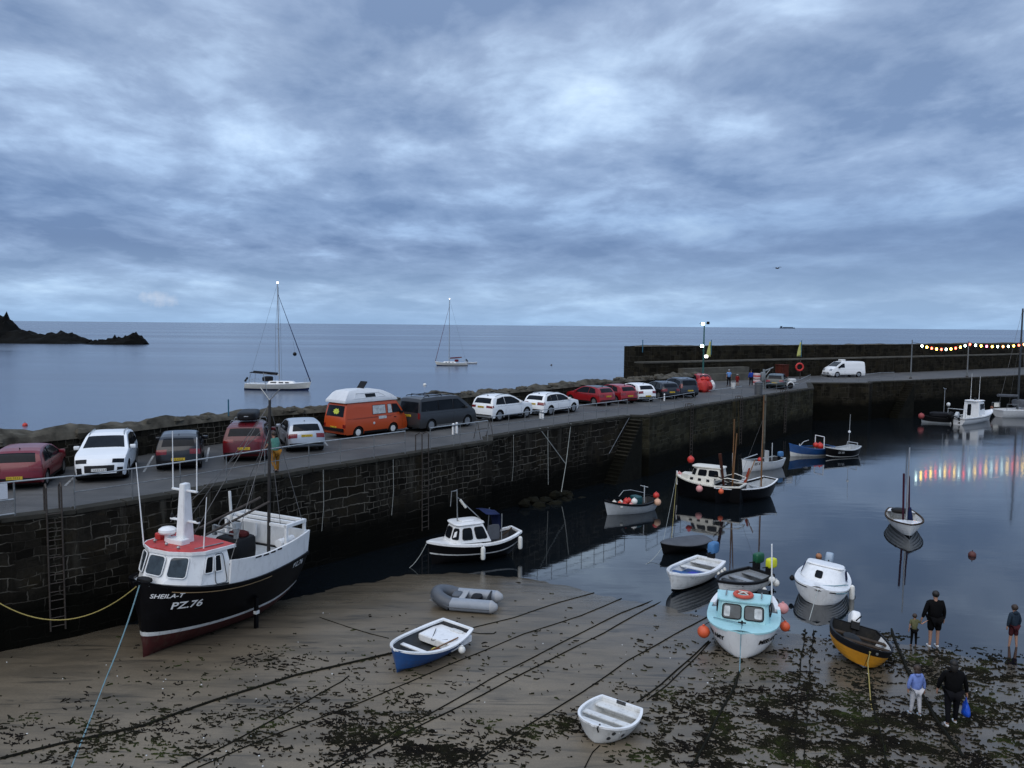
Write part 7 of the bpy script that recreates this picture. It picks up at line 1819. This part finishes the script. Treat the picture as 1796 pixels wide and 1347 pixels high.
# ship, bird, sea buoys, gull
P = at(1381, 576.6, 0); 
P = Vector((ray(1381,576).x, ray(1381,576).y, 0)).normalized()*7800; o = empty('cargo_ship', (P.x, P.y, 0), R(3), 'distant cargo ship on the horizon', 'ship'); cs = mat('distant_ship_hull', (.05,.07,.10), .8)
MB().prism([(-70,-9),(60,-9),(72,0),(60,9),(-70,9)], -2, 9).build('hull', cs, o); MB().box((-58,0,15),(14,14,14)).build('bridge', cs, o); MB().box((5,0,11),(90,14,5)).build('deck_cargo', cs, o)
P = vis(1363, 471, 60); o = empty('gull', P, R(20), 'dark gull in flight against the clouds', 'bird'); gm = mat('dark_gull', (.06,.06,.065), .8)
def bird(o, s_, wings=((.0,.0,.0),)):
    g = []
    MB().tube([(-.22*s_,0,0),(-.1*s_,0,.01),(.08*s_,0,.02),(.2*s_,0,.03),(.27*s_,0,.02)], [.01,.045*s_,.06*s_,.04*s_,.01], 8).build('body', gm, o)
    for sg in (-1,1):
        vs = [(.08*s_,sg*.03,.03),(.14*s_,sg*.30*s_,.16*s_),(.02*s_,sg*.66*s_,.10*s_),(-.06*s_,sg*.60*s_,.09*s_),(.0,sg*.28*s_,.13*s_),(-.08*s_,sg*.03,.02)]
        w = fixn(MB().add(vs, [(0,1,4,5),(1,2,3,4)]).build('wing', gm, o)); w.modifiers.new('t','SOLIDIFY').thickness = .012*s_
bird(o, .75)
def seabuoy(px, py, r_, m, label, z=0, cat='buoy', nm='mooring_buoy', group=None):
    P = at(px, py, z); o = empty(nm, (P.x, P.y, -r_*.15), 0, label, cat, group); MB().ball((0,0,r_*.45), r_, 14).build('float', m, o); MB().tube([(0,0,r_*1.4),(0,0,r_*1.75)], r_*.12, 6).build('ring', steeld, o); return o
seabuoy(44, 747, .24, redf, 'small red buoy on the sea above the boulder wall at far left'); seabuoy(745, 676, .3, whitef, 'faint pale buoy on the sea above the grey van')
seabuoy(967, 641, .25, steeld, 'tiny dark buoy alone on the sea above the white estate'); 
seabuoy(1436, 977, .135, mat('tan_mooring_buoy', (.34,.15,.07), .6), 'tan mooring buoy behind the white clinker cuddy boat'); seabuoy(1705, 975, .17, mat('dark_red_mooring_buoy', (.09,.025,.02), .6), 'dark brown mooring buoy alone at the right of the harbour')
P = at(32, 640, 0)
# gulls / knobs on parapet
# ---------- ropes ----------
def rope(label, pts, m, r_=.022, group='mooring ropes lying across the sand', weedy=False, seg=7):
    P = []
    for a, b in zip(pts, pts[1:]):
        for k in range(seg):
            u = k/seg; x = a[0]+(b[0]-a[0])*u; y = a[1]+(b[1]-a[1])*u; q = gat(x, y); q.z += r_*.6
            q.x += .012*math.sin(q.y*1.9+q.x); P.append(q)
    q = gat(*pts[-1]); q.z += r_*.6; P.append(q)
    o = empty('mooring_rope', P[0], 0, label, 'rope', group); MB().tube([p-P[0] for p in P], r_, 6).build('line', m, o)
    if weedy:
        mb = MB(); random.seed(int(pts[0][0]))
        for i in range(int(len(P)*3.2)):
            k = random.randrange(len(P)-1); q = P[k].lerp(P[k+1], random.random())-P[0]; a = random.uniform(0,6.28); l_ = random.uniform(.05,.16)
            mb.tube([q, q+Vector((math.cos(a)*l_*.5, math.sin(a)*l_*.5, .02)), q+Vector((math.cos(a)*l_, math.sin(a)*l_, -.012))], [.018,.022,.006], 4)
        mb.build('weed_tufts', weedm, o, merge=False)['kind'] = 'stuff'
    return o
# seaweed material
t = NT('stranded_seaweed'); p = t.co.outputs['Object']; a = t.noise(p, .8, 4, .6); b = t.noise(p, 9, 3, .6)
c = t.ramp(a, [(.40, (.006,.005,.004)), (.54, (.013,.013,.006)), (.70, (.026,.038,.008))]); c = t.mix(t.ramp(b, [(.4,.0),(.7,.6)]), c, (.004,.004,.003)); t.b.inputs['Specular IOR Level'].default_value = .10
weedm = t.done(c, .8)
RG = 'mooring ropes lying across the sand'
rope('thick weedy rope running from the lower left corner to the bow of the blue dinghy', [(0,1332),(110,1305),(250,1274),(380,1228),(520,1185),(690,1146)], roped, .035, weedy=True)
rope('rope continuing from the stern of the blue dinghy up to the harbour water', [(815,1105),(900,1084),(980,1057),(1042,1040)], roped, .018)
rope('rope leaving the bottom edge left of centre and rising to the tuft of weed', [(318,1347),(420,1296),(520,1240),(600,1196),(612,1186)], roped, .02)
rope('rope from the bottom edge passing just right of the blue dinghy', [(345,1347),(480,1290),(640,1230),(780,1170),(920,1112),(1020,1080),(1090,1050)], roped, .018)
rope('left rope of the close pair crossing the open middle sand', [(575,1347),(690,1285),(760,1250),(860,1192),(1000,1120),(1090,1075),(1145,1054)], roped, .02)
rope('right rope of the close pair crossing the open middle sand', [(600,1347),(700,1291),(800,1243),(940,1170),(1060,1110),(1130,1070),(1160,1056)], roped, .02)
rope('rope passing behind the stern of the white tender up to the turquoise boat', [(820,1347),(930,1270),(1020,1216),(1100,1160),(1200,1104),(1245,1080)], roped, .02)
rope('left rope of the pair ending under the left fender of the turquoise boat', [(1118,1232),(1160,1200),(1200,1165),(1243,1125)], roped, .024)
rope('right rope of the pair ending under the left fender of the turquoise boat', [(1135,1228),(1170,1202),(1210,1164),(1246,1126)], roped, .02)
rope('short rope on the sand below the white tender', [(1026,1347),(1040,1320),(1052,1308)], roped, .015)
rope('thick weed hung chain leading down from the turquoise boat to the bottom edge', [(1296,1180),(1290,1205),(1268,1240),(1245,1290),(1212,1347)], roped, .034, weedy=True)
rope('left mooring line down the weed from the white cuddy boat', [(1416,1090),(1406,1150),(1398,1230),(1394,1347)], roped, .015, weedy=True)
rope('right mooring line down the weed from the white cuddy boat', [(1428,1100),(1422,1150),(1416,1240),(1410,1347)], roped, .014, weedy=True)
rope('thick mooring chain from the water past the yellow dinghy to the people', [(1563,1105),(1580,1150),(1592,1178),(1606,1200),(1640,1260),(1690,1330)], roped, .045, weedy=True)
rope('dark line continuing below the yellow dinghy into the weed', [(1522,1190),(1530,1230),(1545,1290),(1556,1347)], roped, .022, weedy=True)
rope('rope at the stern of the blue dinghy curling on the sand', [(828,1110),(842,1112),(866,1112),(870,1109)], roped, .018)
rope('faint thin rope left of the blue dinghy', [(560,1083),(610,1100),(650,1112),(682,1120)], roped, .014)
# hanging lines
def line(label, pts, m, r_=.014, group=None, cat='rope'):
    P0 = Vector(pts[0]); o = empty('mooring_line', P0, 0, label, cat, group); MB().tube([Vector(p)-P0 for p in pts], r_, 6).build('line', m, o); MB().ball((0,0,0), r_*2.2, 8).build('knot', m, o); return o
bt = Wp(tr, (Ls/2-.02, 0, 2.36)); g1 = gat(188, 1185); g2 = gat(125, 1347)
line('blue grey mooring line running from the trawler bow down to the bottom left', sag(bt, g1, .12, 8)+[g2], ropeb, .020)
q = epos(-40, inset=-.02); line('yellow rope sagging along the dark wall to the trawler bow', sag((q.x, q.y, 2.2), bt+Vector((-.05,.1,-.02)), 1.05, 20), ropey, .016)
line('yellow painter hanging from the bow of the yellow dinghy to the weed', [Wp(b15, H.pt(.98,.9,1)*0+Vector((1.28,0,.60))), Wp(b15, (1.36,0,.3)), gat(1527,1230), gat(1530,1245)], ropey, .016)
line('mooring line from the bow bitt of the turquoise boat down its stem', [Wp(b12, (1.62,0,.98)), Wp(b12, (2.2,0,.93)), Wp(b12, (2.24,0,.5)), gat(1297,1182)], ropeb, .014)
line('bow line dropping from the white cuddy boat to the shore', [Wp(b13, (1.5,0,.8)), Wp(b13, (1.88,0,.74)), gat(1418,1092)], ropel, .014)
P = Wp(b4, (4.1/2-.02,0,1.6)); line('pale line from the black cruiser bow post straight down to the covered dinghy', [P, at(1178, 944, .4)], ropey, .012); line('thin line from the black cruiser bow to the tip of the covered dinghy', [P, at(1162, 956, .4)], ropel, .008)
line('line from the covered dinghy bow into the dark water', sag(at(1160,962,.4), at(1132,990,0), .1, 4), ropel, .010)
line('bow line of the black cabin boat dropping to the left', sag(Wp(b2, (2.2,0,1.0)), at(718, 996, 0), .12, 6), ropel, .012)
q = epos(948, inset=.0); q2 = epos(1001, inset=.0); kx = at(992, 822, 1.95)
kx = Vector((q2.x, q2.y, 1.8))-Vector((uB.x, uB.y, 0))*.6+Vector((nB.x, nB.y, 0))*.12
line('slack rope falling diagonally down the recessed wall', [(q.x,q.y,QZ), kx], ropel, .022); line('pale rope hanging from the recessed quay edge to the rocks', [(q2.x,q2.y,QZ), kx, (kx.x-uB.x*1.2+nB.x*.6, kx.y-uB.y*1.2+nB.y*.6, .35)], ropel, .022)
q = epos(960, inset=-.03); line('thin vertical rope on the recessed wall', [(q.x,q.y,QZ),(q.x+nB.x*.08,q.y+nB.y*.08,.8)], ropel, .016)
random.seed(5)
for k, px in enumerate((1284,1289,1294)):
    q = epos(px, inset=-.05); line(['leftmost','middle','rightmost'][k]+' of three weedy ropes hanging near the wooden mast', [(q.x,q.y,QZ-.1),(q.x+.05*k,q.y-.15,2.2),(q.x+.2-.1*k,q.y-.3,.4)], mat('tan_rope', (.07,.055,.025), .9), .016)
q = epos(1338, inset=-.25); o = empty('mooring_pile', (q.x, q.y, 0), 0, 'tall grey timber pile standing against the mossy wall', 'pile'); MB().tube([(0,0,-1),(0,0,QZ+.12)], [.12,.10], 8).build('shaft', mat('grey_timber', (.10,.10,.085), .85, var=.3, bump=.5), o); MB().lathe([(.13,QZ-.6),(.13,QZ-.4)], n=10).build('iron_band', steeld, o)
for k, px in enumerate((566, 690, 900)):
    q = epos(px, inset=-.05); line(['thin pale cable down the quay wall right of the trawler','thin pale cable down the quay wall below the orange campervan','thin pale cable down the wall right of the step'][k], [(q.x,q.y,QZ-.1),(q.x+.02,q.y-.04,2.6),(q.x-.06,q.y-.1,1.5)], ropel, .010)
# ---------- seaweed ----------
random.seed(21)
blobs = [(1560,1290,290,75,1.0),(1330,1250,160,60,.8),(1700,1215,120,50,.55),(1640,1160,170,24,.55),(1420,1180,150,30,.22),(770,1312,110,32,1.0),(690,1250,60,26,.5),(620,1300,90,30,.45),(880,1290,90,26,.55),(300,1290,260,45,.28),(560,1275,120,60,.25),(470,1160,80,22,.22),(1000,1268,34,20,.75),(1150,1215,50,16,.5),(1120,1290,60,40,.3),(1240,1330,110,30,.55),(100,1300,120,40,.25),(900,1150,300,80,.03),(350,1200,260,70,.05),(1320,1140,200,22,.12),(700,1200,120,60,.07),(1560,1115,120,10,.35),(1750,1180,80,26,.7)]
W_t = [b[2]*b[3]*b[4] for b in blobs]; tot = sum(W_t)
mb = MB(); cnt = 0
def tuft(q, s_):
    a = random.gauss(-.28, .45) if random.random() < .7 else random.uniform(0, 3.14)
    dx, dy = math.cos(a), math.sin(a); L = s_; w = s_*random.uniform(.07,.20); n = 4; vs = []; fs = []
    bend = random.uniform(-.35,.35)
    for i in range(n+1):
        u = i/n-.5; off_ = bend*L*(u*u*4-1)*.5; ww = w*(1-(2*u)**2*.75)*random.uniform(.6,1.2)
        cx0 = q.x+dx*L*u-dy*off_; cy0 = q.y+dy*L*u+dx*off_; hz_ = random.uniform(.010,.045)
        vs += [(cx0-dy*ww, cy0+dx*ww, q.z-.004), (cx0, cy0, q.z+hz_), (cx0+dy*ww, cy0-dx*ww, q.z-.004)]
    for i in range(n): fs += [(3*i,3*i+1,3*i+4,3*i+3),(3*i+1,3*i+2,3*i+5,3*i+4)]
    mb.add(vs, fs)
while cnt < 14500:
    b = random.choices(blobs, W_t)[0]; x = random.gauss(b[0], b[2]*.62); y = random.gauss(b[1], b[3]*.62)
    if y < 1010 or y > 1420 or x < -80 or x > 1880: continue
    d = at(x, y, 0); cl = mnoise.noise(Vector((d.x*.9, d.y*1.6, 5.2)))+.5*mnoise.noise(Vector((d.x*2.6, d.y*4.2, 1.2)))
    if cl < -.05 and random.random() < .86: continue
    q = gat(x, y)
    if q.z < -.02: continue
    tuft(q, random.choice((.04,.06,.08,.10,.13,.18))*(1+.3*random.random())); cnt += 1
o = mb.build('seaweed', weedm, merge=False, ang=180); tag(o, 'dark and green seaweed stranded over the wet sand', 'seaweed', kind='stuff')
mb = MB()
for i in range(90):
    x, y = random.uniform(0,1796), random.uniform(1050,1347); q = gat(x, y)
    if q.z > 0: mb.ball((q.x,q.y,q.z+.005), random.uniform(.012,.028), 6, sc=(1,1,.6))
o = mb.build('shells', whitew, merge=False); tag(o, 'scattered pale shells and pebbles on the sand', 'shells', kind='stuff')
